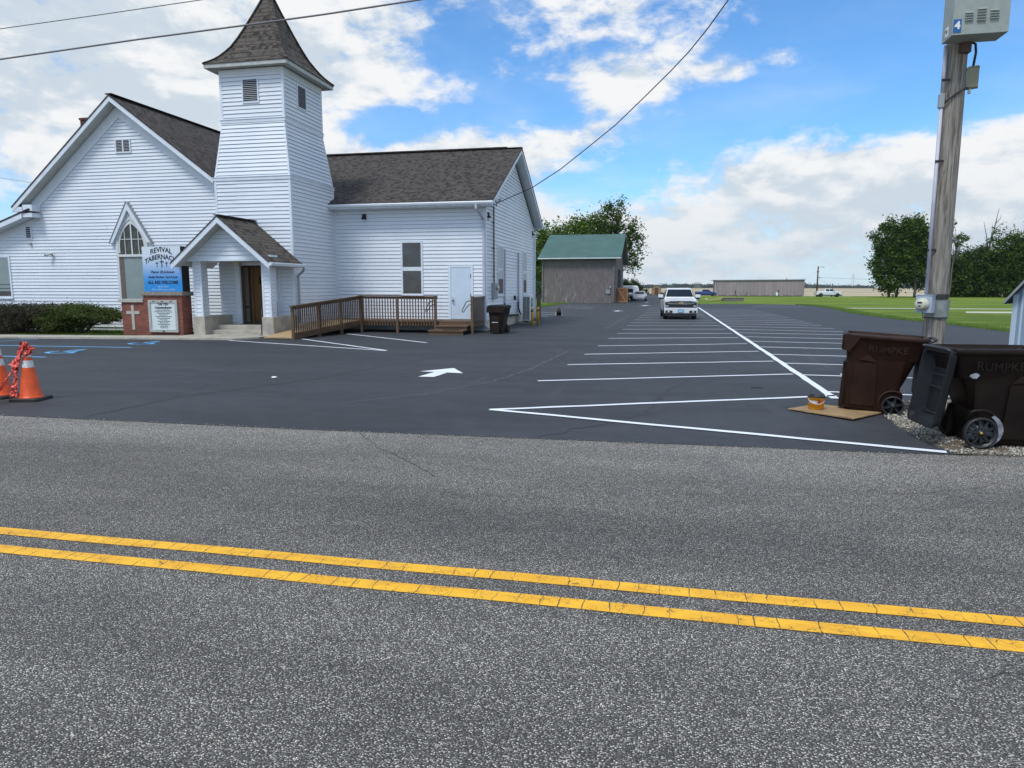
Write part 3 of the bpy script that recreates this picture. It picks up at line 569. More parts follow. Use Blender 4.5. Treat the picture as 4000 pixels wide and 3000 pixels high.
# louvred vents
def louver(name,x0,x1,z0,z1,plane,axis='Y',n=9,mull=False,frame='white_trim'):
    bm=NB()
    def bx(b,u0,u1,d0,d1,a,c):
        if axis=='Y': box(b,u0,u1,plane-d1,plane-d0,a,c)
        else: box(b,plane+d0,plane+d1,u0,u1,a,c)
    w=.045
    bx(bm,x0,x0+w,0,.055,z0,z1); bx(bm,x1-w,x1,0,.055,z0,z1); bx(bm,x0+w,x1-w,0,.055,z1-w,z1); bx(bm,x0+w,x1-w,0,.055,z0,z0+w)
    if mull: bx(bm,(x0+x1)/2-.025,(x0+x1)/2+.025,0,.055,z0+w,z1-w)
    v=cobj(name,bm,frame); bm=NB(); bx(bm,x0+w,x1-w,.031,.033,z0+w,z1-w); obj('backing',bm,'dark_interior',v)
    bm=NB(); H_=(z1-z0-2*w)/n
    for i in range(n):
        a=z0+w+i*H_
        if axis=='Y': slab(bm,[(x0+w,plane-.050,a+.01),(x1-w,plane-.050,a+.01),(x1-w,plane-.032,a+H_*.34),(x0+w,plane-.032,a+H_*.34)],(0,0,.007))
        else: slab(bm,[(plane+.050,x0+w,a+.01),(plane+.050,x1-w,a+.01),(plane+.032,x1-w,a+H_*.34),(plane+.032,x0+w,a+H_*.34)],(0,0,.007))
    obj('slats',bm,'white_trim',v); return v
louver('gable_vent',-20.29,-19.62,6.68,7.20,GY,mull=True,n=8); louver('annex_vent',-24.72,-24.40,3.55,4.08,GY,n=6)
def window(name,x0,x1,z0,z1,plane,axis='Y',w=.075,panes=(),glass='window_glass',proud=.05):
    bm=NB()
    def bx(b,u0,u1,d0,d1,a,c):
        if axis=='Y': box(b,u0,u1,plane-d1,plane-d0,a,c)
        else: box(b,plane+d0,plane+d1,u0,u1,a,c)
    bx(bm,x0,x0+w,0,proud,z0,z1); bx(bm,x1-w,x1,0,proud,z0,z1); bx(bm,x0+w,x1-w,0,proud,z1-w,z1); bx(bm,x0+w,x1-w,0,proud,z0,z0+w)
    for a,b in zip(panes,panes[1:]): bx(bm,x0+w,x1-w,0,proud-.005,a[1],b[0])
    f=cobj(name,bm,'white_trim')
    bm=NB(); bx(bm,x0-.02,x1+.02,.02,proud+.03,z0-.035,z0); obj('sill',bm,'white_trim',f)
    for a in (panes or [(z0+w,z1-w)]):
        bm=NB(); bx(bm,x0+w,x1-w,.032,.038,a[0],a[1]); obj('pane',bm,a[2] if len(a)>2 else glass,f)
    return f
wdw=window('window',-26.36,-25.58,1.25,2.94,GY,panes=[(1.33,1.50,'window_glass'),(1.50,2.86,'curtain_brown')])
bm=NB(); box(bm,-26.28,-25.66,GY-.043,GY-.040,1.52,2.86); obj('window_blind',bm,'frosted_glass',wdw)
bm=NB(); [box(bm,-26.28,-25.66,GY-.047,GY-.044,z,z+.02) for z in (1.78,1.62)]; obj('blind_rail',bm,'dark_interior',wdw)
# pointed arch window with hood
cx=-19.87
def archpts(hw,zs,za,n=10):
    H_=za-zs; r_=(hw*hw+H_*H_)/(2*hw); L=[]
    for i in range(n+1):
        z=zs+H_*i/n; x=-(math.sqrt(max(0,r_*r_-(z-zs)**2))-(r_-hw)); L.append((x,z))
    return L
def archring(bm,hw0,hw1,zs,za0,za1,zb,y0,y1,cx=cx):
    A=[(-hw0,zb)]+archpts(hw0,zs,za0); B=[(-hw1,zb)]+archpts(hw1,zs,za1)
    for sg in (1,-1):
        for (a,b),(c_,d) in zip(zip(A,A[1:]),zip(B,B[1:])):
            q=[(cx+sg*a[0],y0,a[1]),(cx+sg*b[0],y0,b[1]),(cx+sg*d[0],y0,d[1]),(cx+sg*c_[0],y0,c_[1])]
            slab(bm,q,(0,y1-y0,0))
bm=NB(); archring(bm,.70,.60,3.25,4.34,4.24,1.2,GY-.075,GY-.0); gw=cobj('arched_window',bm,'trim_soft')
bm=NB(); archring(bm,.605,.53,3.22,4.22,4.10,2.98,GY-.06,GY-.02); box(bm,cx-.60,cx+.60,GY-.09,GY-.02,2.84,2.93); box(bm,cx-.025,cx+.025,GY-.062,GY-.02,2.93,4.12)
for x in (-.30,.30): box(bm,cx+x-.012,cx+x+.012,GY-.055,GY-.02,2.93,3.83)
for z in (3.50,): box(bm,cx-.52,cx+.52,GY-.057,GY-.02,z-.012,z+.012)
obj('arch_tracery',bm,'trim_soft',gw)
bm=NB(); P=[(cx+x,GY-.034,z) for x,z in [(-.60,2.93)]+archpts(.58,3.22,4.18)]; P2=[(cx-x,GY-.034,z) for x,z in (archpts(.58,3.22,4.18)[::-1]+[(-.60,2.93)])]
face(bm,P+P2[1:]); obj('arch_pane',bm,'arch_glass',gw)
bm=NB(); box(bm,-20.44,-20.28,GY-.05,GY-.02,1.22,2.84); box(bm,-19.38,-19.27,GY-.05,GY-.02,1.22,2.84); obj('side_board',bm,'weathered_board',gw)
bm=NB(); box(bm,-20.28,-19.38,GY-.040,GY-.032,1.22,2.84); obj('lower_pane',bm,'frosted_glass',gw)
bm=NB(); A=Vector((-19.9,0,4.86))
for sx in (-1,1):
    ft=Vector((-20.76 if sx<0 else -18.96,0,3.36))
    slab(bm,[(A.x,GY-.16,A.z),(ft.x,GY-.16,ft.z),(ft.x-sx*.13,GY-.16,ft.z),(A.x,GY-.16,A.z-.28)],(0,.16,0))
hood=obj('window_hood',bm,'white_trim',gw)
bm=NB(); slab(bm,[(A.x,GY-.04,A.z-.2),(-20.62,GY-.04,3.45),(-20.56,GY-.04,3.30),(-20.3,GY-.04,3.9),(A.x,GY-.04,4.30)],(0,.03,0)); slab(bm,[(A.x,GY-.04,A.z-.2),(A.x,GY-.04,4.30),(-19.45,GY-.04,3.9),(-19.2,GY-.04,3.30),(-19.1,GY-.04,3.45)],(0,.03,0)); obj('hood_panel',bm,'white_trim',gw)
bm=NB()
for sx in (-1,1):
    ft=Vector((-20.78 if sx<0 else -18.94,0,3.33)); slab(bm,[(A.x,GY-.18,A.z+.02),(ft.x,GY-.18,ft.z+.01),(ft.x,GY,ft.z+.01),(A.x,GY,A.z+.02)],(sx*.015,0,.02))
obj('hood_flashing',bm,'grey_metal',gw)
# security camera and small lamp
bm=NB(); tube(bm,[(-23.55,GY-.02,2.95),(-23.55,GY-.10,2.97)],.04,10); tube(bm,[(-23.46,GY-.09,2.99),(-23.68,GY-.22,2.93)],.045,10); sc_=cobj('security_camera',bm,'blind_white')
bm=NB(); tube(bm,[(-23.68,GY-.22,2.93),(-23.70,GY-.232,2.925)],.038,10); obj('lens',bm,'black_metal',sc_)
bm=NB(); tube(bm,[(-24.5,GY-.02,3.42),(-24.5,GY-.12,3.38)],[.05,.06],10); cobj('wall_lamp',bm,'blind_white')
# ---------------- tower
TX0,TX1,TB=-15.8,-12.86,26.35; zm0,zm1,zt=5.50,7.52,9.28; d=.25
bm=NB(); ox0,ox1,oz=-14.97,-13.55,2.46
for q in ([(TX0,TY,.3),(ox0,TY,.3),(ox0,TY,zm0),(TX0,TY,zm0)],[(ox1,TY,.3),(TX1,TY,.3),(TX1,TY,zm0),(ox1,TY,zm0)],[(ox0,TY,oz),(ox1,TY,oz),(ox1,TY,zm0),(ox0,TY,zm0)]): siding(bm,q,NF,.137,.27)
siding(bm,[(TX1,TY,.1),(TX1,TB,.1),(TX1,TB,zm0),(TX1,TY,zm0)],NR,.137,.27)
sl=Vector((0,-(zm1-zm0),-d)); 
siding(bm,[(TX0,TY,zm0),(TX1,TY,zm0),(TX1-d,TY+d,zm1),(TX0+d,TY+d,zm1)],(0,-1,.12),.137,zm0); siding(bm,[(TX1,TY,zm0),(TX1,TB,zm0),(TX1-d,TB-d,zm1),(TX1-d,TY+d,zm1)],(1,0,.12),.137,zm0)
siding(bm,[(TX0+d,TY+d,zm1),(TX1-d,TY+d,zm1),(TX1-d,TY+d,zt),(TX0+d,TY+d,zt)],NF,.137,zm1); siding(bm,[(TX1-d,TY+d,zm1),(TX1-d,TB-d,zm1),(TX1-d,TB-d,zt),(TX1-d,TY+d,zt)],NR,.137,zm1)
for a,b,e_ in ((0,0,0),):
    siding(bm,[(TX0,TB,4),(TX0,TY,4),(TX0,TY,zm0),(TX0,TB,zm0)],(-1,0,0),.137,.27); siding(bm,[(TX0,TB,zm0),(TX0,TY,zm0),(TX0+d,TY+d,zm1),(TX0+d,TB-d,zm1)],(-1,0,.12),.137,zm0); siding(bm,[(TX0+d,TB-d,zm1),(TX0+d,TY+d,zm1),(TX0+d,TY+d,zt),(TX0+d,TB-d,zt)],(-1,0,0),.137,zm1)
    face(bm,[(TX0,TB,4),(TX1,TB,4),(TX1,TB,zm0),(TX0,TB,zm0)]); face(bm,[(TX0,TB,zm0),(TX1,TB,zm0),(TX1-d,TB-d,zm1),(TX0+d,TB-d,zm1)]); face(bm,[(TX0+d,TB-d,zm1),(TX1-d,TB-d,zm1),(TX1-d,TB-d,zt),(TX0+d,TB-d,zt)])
cobj('tower_wall',bm,['white_siding','lap_shade_joint'],recalc=False)
bm=NB(); c=.045
def cpost(x,y,z0,x2,y2,z1,w=.09):
    ring=lambda X,Y,Z:[(X-w/2,Y-w/2,Z),(X+w/2,Y-w/2,Z),(X+w/2,Y+w/2,Z),(X-w/2,Y+w/2,Z)]; loft(bm,[ring(x,y,z0),ring(x2,y2,z1)])
o_=.012
for (sx,sy,X_,Y_,zz0) in ((-1,-1,TX0,TY,.28),(1,-1,TX1,TY,.28),(1,1,TX1,TB,.1)):
    X0,Y0=X_-sx*(c-.028),Y_-sy*(c-.028)
    cpost(X0,Y0,zz0,X0,Y0,zm0-.06); cpost(X0,Y0,zm0+.06,X0-sx*d,Y0-sy*d,zm1-.06,.075); cpost(X0-sx*d,Y0-sy*d,zm1+.06,X0-sx*d,Y0-sy*d,zt)
for z,dd in ((zm0-.05,0),(zm1-.05,d)):
    x0,x1,y0,y1=TX0+dd-.045,TX1-dd+.045,TY+dd-.045,TB-dd+.045
    box(bm,x0,x1,y0,y0+.06,z,z+.11); box(bm,x1-.06,x1,y0+.06,y1,z,z+.11); box(bm,x0-.02,x1+.02,y0-.02,y0+.05,z+.11,z+.13); box(bm,x1-.05,x1+.02,y0+.05,y1,z+.11,z+.13)
box(bm,TX0+d-.02,TX1-d+.035,TY+d-.035,TY+d+.02,zt-.16,zt); box(bm,TX1-d-.02,TX1-d+.034,TY+d+.02,TB-d,zt-.16,zt)
cobj('tower_trim',bm,'white_trim')
louver('tower_vent',-14.69,-14.04,8.12,8.95,TY+d,n=12); louver('tower_vent',24.19,24.86,8.12,8.95,TX1-d,'X',n=12)
# steeple roof
ex0,ex1,ey0,ey1=-15.95,-12.73,22.92,26.47; mx,my=(ex0+ex1)/2,(ey0+ey1)/2; ez,ah=9.44,12.46-9.44
prof=[(1,0),(.925,.028),(.85,.062),(.775,.105),(.70,.157),(.59,.245),(.48,.365),(.365,.505),(.18,.75),(.0,1)]
bm=NB(); ring=lambda r_,h:[(mx+(x-mx)*r_,my+(y-my)*r_,ez+h*ah) for x,y in ((ex0,ey0),(ex1,ey0),(ex1,ey1),(ex0,ey1))]
RR=[ring(max(r_,.004),h) for r_,h in prof]; loft(bm,[[ (x,y,z-.035) for x,y,z in RR[0]]]+RR)
for i in range(4):
    for A_,B_ in zip(RR,RR[1:]): bar(bm,Vector(A_[i])+Vector((0,0,.012)),Vector(B_[i])+Vector((0,0,.012)),.16,.03)
cobj('steeple_roof',bm,'tower_shingles')
bm=NB(); z0=ez-.16
for q in ((ex0+.02,ex1-.02,ey0+.02,ey0+.05),(ex0+.02,ex1-.02,ey1-.05,ey1-.02),(ex0+.02,ex0+.05,ey0+.05,ey1-.05),(ex1-.05,ex1-.02,ey0+.05,ey1-.05)): box(bm,*q,z0,ez-.037)
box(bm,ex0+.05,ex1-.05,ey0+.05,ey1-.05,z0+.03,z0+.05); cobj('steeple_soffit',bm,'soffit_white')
# ---------------- doorway in tower
bm=NB(); y1=TY+.38; box(bm,ox0-.02,ox0,TY+.01,y1,.36,oz); box(bm,ox1,ox1+.02,TY+.01,y1,.36,oz); box(bm,ox0-.02,ox1+.02,TY+.01,y1,oz,oz+.02); box(bm,ox0-.02,ox1+.02,y1,y1+.03,.36,oz); cobj('door_recess',bm,'weathered_board')
bm=NB(); box(bm,ox0-.20,ox0-.005,TY-.07,TY+.012,.36,oz+.02); box(bm,ox1+.005,ox1+.18,TY-.07,TY+.012,.36,oz+.02); box(bm,ox0-.20,ox1+.18,TY-.075,TY+.012,oz+.02,oz+.17); cobj('door_casing',bm,'white_trim')
bm=NB(); dx0,dx1=-14.66,-13.80; dy=y1-.07; box(bm,dx0,dx1,dy,dy+.05,.42,2.34)
for (a,b,c_,e_) in ((.12,.38,.15,.95),(.48,.74,.15,.95),(.12,.74,1.10,1.78)): box(bm,dx0+a,dx0+b,dy-.012,dy,.42+c_,.42+e_)
door=cobj('entry_door',bm,'door_oak')
bm=NB(); box(bm,dx0-.09,dx0-.005,dy-.03,dy+.05,.38,2.42); box(bm,dx1+.005,dx1+.09,dy-.03,dy+.05,.38,2.42); box(bm,dx0-.005,dx1+.005,dy-.03,dy+.05,2.345,2.42); obj('door_jamb',bm,'door_oak',door)
bm=NB(); lathe(bm,[(0,-.075),(.03,-.07),(.038,-.045),(.02,-.02),(.02,0)],(dx1-.08,dy,1.36),'Y',12); obj('handle',bm,'brass',door)
bm=NB(); box(bm,ox0+.005,ox0+.16,TY+.2,TY+.235,1.0,2.40); box(bm,ox0+.005,ox0+.16,TY+.2,TY+.235,.40,.93); cobj('side_panel',bm,'weathered_board')
bm=NB(); box(bm,-13.50,-13.46,TY-.55,TY-.075,.38,2.42); sd_=cobj('storm_door',bm,'white_trim')
bm=NB(); tube(bm,[(-13.51,TY-.46,1.28),(-13.57,TY-.46,1.28)],.035,12); obj('handle',bm,'black_metal',sd_)
bm=NB(); box(bm,-15.38,-13.2,22.1,TY+.4,0,.36); box(bm,-15.38,-13.2,21.74,22.1,0,.2); cobj('concrete_step',bm,'concrete',bevel=.015)
# ---------------- porch
bm=NB(); cz=.69
box(bm,-15.84,-15.38,21.40,TY-.03,0,cz); cobj('cheek_wall',bm,'concrete',bevel=.02)
bm=NB(); box(bm,-13.20,-12.77,21.40,TY-.03,0,cz); cobj('cheek_wall',bm,'concrete',bevel=.02)
for x0 in (-15.74,-13.14):
    x1=x0+.28; y0,y1=21.46,21.76; bm=NB()
    for q,n_ in (([(x0,y0,cz),(x1,y0,cz),(x1,y0,2.56),(x0,y0,2.56)],NF),([(x1,y0,cz),(x1,y1,cz),(x1,y1,2.56),(x1,y0,2.56)],NR),([(x0,y1,cz),(x0,y0,cz),(x0,y0,2.56),(x0,y1,2.56)],(-1,0,0)),([(x1,y1,cz),(x0,y1,cz),(x0,y1,2.56),(x1,y1,2.56)],(0,1,0))): siding(bm,q,n_,.137,.69,.016)
    col=cobj('porch_column',bm,['white_siding','lap_shade_joint'],recalc=False)
    bm=NB()
    for X_ in (x0,x1):
        for Y_ in (y0,y1): box(bm,X_-(.022 if X_==x0 else .048),X_+(.048 if X_==x0 else .022),Y_-(.022 if Y_==y0 else .048),Y_+(.048 if Y_==y0 else .022),cz,2.56)
    obj('corner_board',bm,'white_trim',col)
bm=NB(); PX,PZ=-14.33,4.02; pl,pr=-16.17,-12.50; pe=2.50; pf,pb=20.84,TY
sp_=(PZ-pe)/(PX-pl)
for a,b in ((pl,PX),(pr,PX)): slab(bm,[(a,pf,pe),(b,pf,PZ),(b,pb,PZ),(a,pb,pe)],(0,0,-.04))
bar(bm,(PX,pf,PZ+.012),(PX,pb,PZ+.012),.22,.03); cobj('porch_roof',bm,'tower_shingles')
bm=NB()
rake(bm,(pl+.02,pe+.015),(PX,PZ),pf+.02,.20,.03,.04); rake(bm,(PX,PZ),(pr-.02,pe+.015),pf+.02,.20,.03,.04)
box(bm,-15.98,-15.42,21.28,21.75,2.56,2.75); box(bm,-13.24,-12.72,21.28,21.75,2.56,2.75); box(bm,-15.42,-13.24,21.29,21.45,2.56,2.62)
cobj('porch_fascia',bm,'white_trim')
bm=NB()
for a,b in ((pl+.06,PX),(pr-.06,PX)): slab(bm,[(a,pf+.05,pe-.14),(b,pf+.05,PZ-.22),(b,pb,PZ-.22),(a,pb,pe-.14)],(0,0,.02))
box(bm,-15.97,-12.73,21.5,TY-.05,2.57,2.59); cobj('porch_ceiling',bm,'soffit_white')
bm=NB(); siding(bm,[(-15.6,21.33,2.60),(-13.05,21.33,2.60),(-13.05,21.33,2.80),(PX,21.33,3.78),(-15.6,21.33,2.80)],NF,.137,2.62); box(bm,-15.98,-12.72,21.36,21.45,2.60,2.64); cobj('porch_pediment',bm,['white_siding','lap_shade_joint'],recalc=False)
def gutter(bm,a,b,r_=.065):
    a,b=Vector(a),Vector(b); d_=(b-a).normalized(); s=d_.cross(Vector((0,0,1)))
    P=[(-.0,.0),(.10,.0),(.115,-.03),(.09,-.10),(.03,-.115),(0,-.115)]
    loft(bm,[[p0+s*x+Vector((0,0,z)) for x,z in P] for p0 in (a,b)])
bm=NB(); gutter(bm,(pr-.01,pf,pe-.01),(pr-.01,pb+.12,pe-.01)); gt=cobj('porch_gutter',bm,'white_trim')
bm=NB(); bar(bm,(-12.44,22.98,2.39),(-12.44,22.98,2.25),.07,.05,(0,1,0)); bar(bm,(-12.44,22.98,2.27),(-12.74,23.06,2.06),.07,.05,(0,1,0)); bar(bm,(-12.74,23.12,2.10),(-12.74,23.14,.42),.075,.055,(0,1,0)); cobj('porch_downspout',bm,'grey_metal')
bm=NB(); box(bm,-15.0,-14.72,22.55,22.75,2.44,2.57); cobj('porch_light',bm,'meter_glass')
# ---------------- wing
bm=NB(); ze=4.72
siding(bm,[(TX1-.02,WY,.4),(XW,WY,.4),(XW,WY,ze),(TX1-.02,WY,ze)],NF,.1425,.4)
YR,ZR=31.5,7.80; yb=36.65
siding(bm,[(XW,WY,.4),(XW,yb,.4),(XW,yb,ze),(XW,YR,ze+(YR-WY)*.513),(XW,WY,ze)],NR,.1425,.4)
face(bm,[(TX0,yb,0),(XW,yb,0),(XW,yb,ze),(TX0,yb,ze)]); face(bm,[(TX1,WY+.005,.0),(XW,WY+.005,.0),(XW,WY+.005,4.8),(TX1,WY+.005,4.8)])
cobj('wing_wall',bm,['white_siding','lap_shade_joint'],recalc=False)
bm=NB(); box(bm,TX1,XW-.02,WY+.015,WY+.3,-.02,.41); box(bm,XW-.3,XW-.015,WY+.3,yb,-.02,.41); cobj('wing_foundation',bm,'foundation_cream')
bm=NB(); ye,yw=25.86,37.2; rx0,rx1=-18.5,-6.22; zf=ZR-(YR-ye)*.513
slab(bm,[(rx0,ye,zf),(rx1,ye,zf),(rx1,YR,ZR),(rx0,YR,ZR)],(0,0,-.05)); slab(bm,[(rx0,YR,ZR),(rx1,YR,ZR),(rx1,yw,zf),(rx0,yw,zf)],(0,0,-.05)); bar(bm,(rx0,YR,ZR+.03),(-6.9,YR,ZR+.03),.30,.05); bar(bm,(-6.9,YR,ZR+.012),(rx1,YR,ZR+.012),.26,.02)
cobj('wing_roof',bm,'dark_shingles')
bm=NB()
for s_ in (-1,1):
    y_=ye if s_<0 else yw; a=Vector((rx1-.02,y_-s_*.0,zf-.05)); b=Vector((rx1-.02,YR,ZR-.05)); slab(bm,[a,b,b-Vector((0,0,.17)),a-Vector((0,0,.17))],(-.03,0,0))
    slab(bm,[(XW-.02,y_,zf-.21),(rx1-.05,y_,zf-.21),(rx1-.05,YR,ZR-.21),(XW-.02,YR,ZR-.21)],(0,0,.02))
box(bm,TX1,rx1-.05,ye+.02,ye+.05,zf-.20,zf-.052); box(bm,TX1,rx1-.05,ye+.05,WY+.02,zf-.20,zf-.18); box(bm,XW-.1,rx1-.05,yw-.05,yw-.02,zf-.20,zf-.052); box(bm,XW-.1,rx1-.05,yb,yw-.05,zf-.2,zf-.18)
cobj('wing_fascia',bm,'white_trim')
bm=NB(); gutter(bm,(TX1+.03,ye+.018,zf-.045),(rx1+.0,ye+.018,zf-.045)); gutter(bm,(rx1,yw-.018,zf-.045),(TX1,yw-.018,zf-.045)); cobj('gutter',bm,'white_trim')
bm=NB(); bar(bm,(-6.86,ye-.06,4.75),(-6.86,ye-.06,4.58),.08,.06,(0,1,0)); bar(bm,(-6.86,ye-.05,4.60),(-6.70,WY-.07,4.22),.08,.06,(0,1,0)); bar(bm,(-6.70,WY-.075,4.26),(-6.70,WY-.075,.20),.09,.07,(0,1,0)); bar(bm,(-6.70,WY-.075,.22),(-6.52,WY-.12,.07),.08,.06,(0,1,0)); cobj('downspout',bm,'pvc_grey')
bm=NB(); bar(bm,(-6.5,36.8,4.6),(-6.58,36.72,4.2),.08,.06,(0,1,0)); bar(bm,(-6.58,36.72,4.2),(-6.58,36.72,.1),.09,.07,(0,1,0)); cobj('downspout',bm,'white_trim')
bm=NB(); box(bm,XW-.03,XW+.036,WY-.036,WY+.06,.38,ze); box(bm,XW-.08,XW-.03,WY-.036,WY-.0,.38,ze); box(bm,XW-.01,XW+.028,yb-.08,yb,.38,ze); box(bm,TX1+.0,TX1+.07,WY-.036,WY,.38,ze); cobj('corner_trim',bm,'white_trim')
window('window',-10.08,-9.17,1.36,3.48,WY,panes=[(1.40,2.32),(2.47,3.41)])
for (a,b) in ((28.28,29.36),(33.68,34.62)): window('window',a,b,1.34,3.42,XW,'X',panes=[(1.40,2.02,'curtain_brown'),(2.02,2.36,'blind_white'),(2.47,3.36,'blind_white')])
bm=NB(); box(bm,-8.14,-8.04,WY-.055,WY,.44,2.52); box(bm,-7.24,-7.14,WY-.055,WY,.44,2.52); box(bm,-8.04,-7.24,WY-.055,WY,2.44,2.52); sdr=cobj('side_door',bm,'door_frame')
bm=NB(); box(bm,-8.03,-7.25,WY-.042,WY-.026,.46,2.435); obj('door_leaf',bm,'door_paint',sdr)
bm=NB(); tube(bm,[(-7.98,WY-.05,1.28),(-7.93,WY-.11,1.26),(-7.91,WY-.12,1.18),(-7.93,WY-.11,1.10),(-7.98,WY-.05,1.08)],.014,8); lathe(bm,[(0,-.08),(.03,-.075),(.03,-.04)],(-7.975,WY,1.18),'Y',12); obj('handle',bm,'grey_metal',sdr)
bm=NB(); [box(bm,-7.245,-7.225,WY-.075,WY-.04,z,z+.13) for z in (.75,1.30,2.05)]; obj('hinges',bm,'black_metal',sdr)
bm=NB(); box(bm,-8.10,-7.18,WY-.10,WY-.028,.425,.445); obj('threshold',bm,'grey_metal',sdr)
def flood(x,y,z,rz):
    bm=NB(); M_=Matrix.Translation((x,y,z))@Matrix.Rotation(rz,4,'Z'); b2=NB(); box(b2,-.08,.08,-.07,0,.02,.24); slab(b2,[(-.08,-.14,.02),(.08,-.14,.02),(.08,0,.14),(-.08,0,.14)],(0,0,.05)); merge(bm,b2,M_); L=cobj('wall_light',bm,'black_metal')
    bm=NB(); b2=NB(); box(b2,-.06,.06,-.12,-.01,-.05,.03); merge(bm,b2,M_); obj('lens',bm,'lamp_glass',L)
flood(-11.57,WY,4.30,0); flood(XW,26.76,4.30,R(90)); flood(XW,36.3,4.30,R(90))
# service mast, meter and pipe covers on the wing side
bm=NB(); tube(bm,[(XW+.07,27.5,5.25),(XW+.07,27.5,1.86)],.028,10); tube(bm,[(XW+.07,27.5,5.25),(XW+.10,27.46,5.34),(XW+.16,27.40,5.28)],[.04,.05,.05],10)
for z in (4.2,3.2,2.1): box(bm,XW,XW+.1,27.45,27.55,z,z+.04)
sm=cobj('service_mast',bm,'brown_metal')
bm=NB()
for k in range(3): tube(bm,[(XW+.16,27.40,5.28),(XW+.22,27.3-.03*k,4.95-.08*k),(XW+.30,27.2,4.92+.05*k),(XW+.42,27.25,5.05+.04*k)],.01,6)
obj('drip_loop',bm,'wire_black',sm)
bm=NB(); box(bm,XW+.0,XW+.16,27.28,27.72,1.2,1.86); mb=cobj('meter_box',bm,'grey_metal'); bm=NB(); tube(bm,[(XW+.16,27.56,1.66),(XW+.27,27.56,1.66)],.085,16); obj('meter_dial',bm,'meter_glass',mb)
for y in (29.53,32.5):
    bm=NB(); box(bm,XW,XW+.09,y-.055,y+.055,1.0,3.28); cv=cobj('pipe_cover',bm,'pvc_grey')
    bm=NB(); tube(bm,[(XW+.05,y,1.02),(XW+.05,y,.70),(XW+.10,y+.15,.48),(XW+.14,y+1.0 if y<30 else y+.2,.42)],.035,8); obj('pipe',bm,'hose_black',cv)
bm=NB(); tube(bm,[(XW+.08,29.6,.44),(XW+.1,30.5,.46),(XW+.09,31.3,.43),(XW+.12,32.1,.40)],.04,8); cobj('pipe',bm,'hose_black')
bm=NB(); box(bm,XW,XW+.1,31.6,31.75,1.1,1.3); cobj('disconnect_box',bm,'black_metal')
# ---------------- things by the doors
hr=thing('handrail','black metal handrail post beside the concrete porch steps','handrail',(-13.3,21.62,.05))
bm=NB(); tube(bm,[(-13.32,21.55,.05),(-13.30,21.57,.95)],.018,8); tube(bm,[(-13.30,21.57,.93),(-13.32,22.2,1.18),(-13.32,22.6,1.18)],.018,8); tube(bm,[(-13.32,22.6,1.18),(-13.32,22.6,.36)],.018,8); obj('rail',bm,'black_metal',hr)
bm=NB(); box(bm,-13.37,-13.27,21.50,21.60,.05,.065); obj('foot_plate',bm,'black_metal',hr)
bm=NB(); box(bm,-14.75,-13.75,22.55,22.98,.362,.378); obj('door_mat',bm,'rubber_mat',label='black mat lying before the oak entry door under the porch',category='door mat')
wr=thing('wreath','dark round wreath with pale flowers hanging on the oak entry door','wreath',(-14.23,TY+.30,1.95))
bm=NB(); rw=random.Random(5); P=[]
for k in range(28):
    a=2*math.pi*k/28; P.append((math.cos(a),math.sin(a)))
for k in range(260):
    a=rw.uniform(0,6.28); r_=.155+rw.gauss(0,.025); c_=Vector((-14.23+r_*math.cos(a),TY+.265+rw.uniform(-.03,.03),1.95+r_*math.sin(a))); u=Vector((rw.gauss(0,1),rw.gauss(0,1),rw.gauss(0,1))).normalized()*.035; w_=u.cross(Vector((rw.random(),rw.random(),rw.random()))).normalized()*.015
    face(bm,[c_-u,c_+w_,c_+u,c_-w_])
obj('foliage',bm,'leaves_deep',wr,recalc=False)
bm=NB()
for k in range(7): lathe(bm,[(0,-.03),(.028,-.01),(.02,.01),(0,.02)],(-14.23+rw.uniform(-.05,.10),TY+.235,1.95+rw.uniform(-.04,.12)),'Y',8)
obj('flower',bm,'label_cream',wr)
# ---------------- ramp and deck
rp=thing('wheelchair_ramp','brown timber wheelchair ramp and landing with railing along the church wing','ramp',(-9,24.6,0))
fy=24.68
rampz=lambda y:.06+(y-20.75)/(fy-20.75)*.40; rX=lambda y:-11.72+(y-20.75)/(fy-20.75)*.62
bm=NB(); n=26
for i in range(n):
    y0=20.75+(fy-20.75)*i/n; y1=y0+(fy-20.75)/n-.006; slab(bm,[(-12.76,y0,rampz(y0)),(rX(y0)-.02,y0,rampz(y0)),(rX(y1)-.02,y1,rampz(y1)),(-12.76,y1,rampz(y1))],(0,0,-.035))
obj('ramp_surface',bm,'deck_new_wood',rp)
bm=NB(); y=fy
while y<WY-.1: box(bm,-12.76,-6.72,y,min(y+.134,WY-.03),.40,.44); y+=.14
obj('deck_surface',bm,'deck_wood',rp)
bm=NB(); box(bm,-11.05,-8.08,fy-.04,fy-.002,.27,.43); box(bm,-11.05,-8.08,fy-.075,fy-.042,.395,.445); bar(bm,(-11.70,20.8,.10),(-11.10,fy,.36),.04,.20); box(bm,-6.72,-6.68,fy,WY-.05,.22,.40); obj('rim_joist',bm,'deck_wood',rp)
bm=NB(); box(bm,-8.02,-6.75,fy-.02,fy+.0,.12,.39); box(bm,-7.98,-6.80,24.16,fy-.02,.265,.305); box(bm,-7.98,-6.80,24.20,24.235,.13,.265)
obj('step',bm,'deck_wood',rp); bm=NB(); box(bm,-8.12,-6.80,23.72,24.20,.125,.165); box(bm,-8.10,-6.82,23.76,23.80,.0,.125); box(bm,-8.10,-8.06,23.80,24.6,0,.125); obj('step',bm,'deck_wood',rp)
pp=[(rX(20.80),20.80,0),(rX(22.15),22.15,0),(rX(23.45),23.45,0),(-11.03,fy-.04,0),(-9.58,fy-.09,0),(-8.10,fy-.09,0),(-6.70,fy-.09,0)]
ph=[1.06,1.14,1.23,1.36,1.34,1.34,1.36]
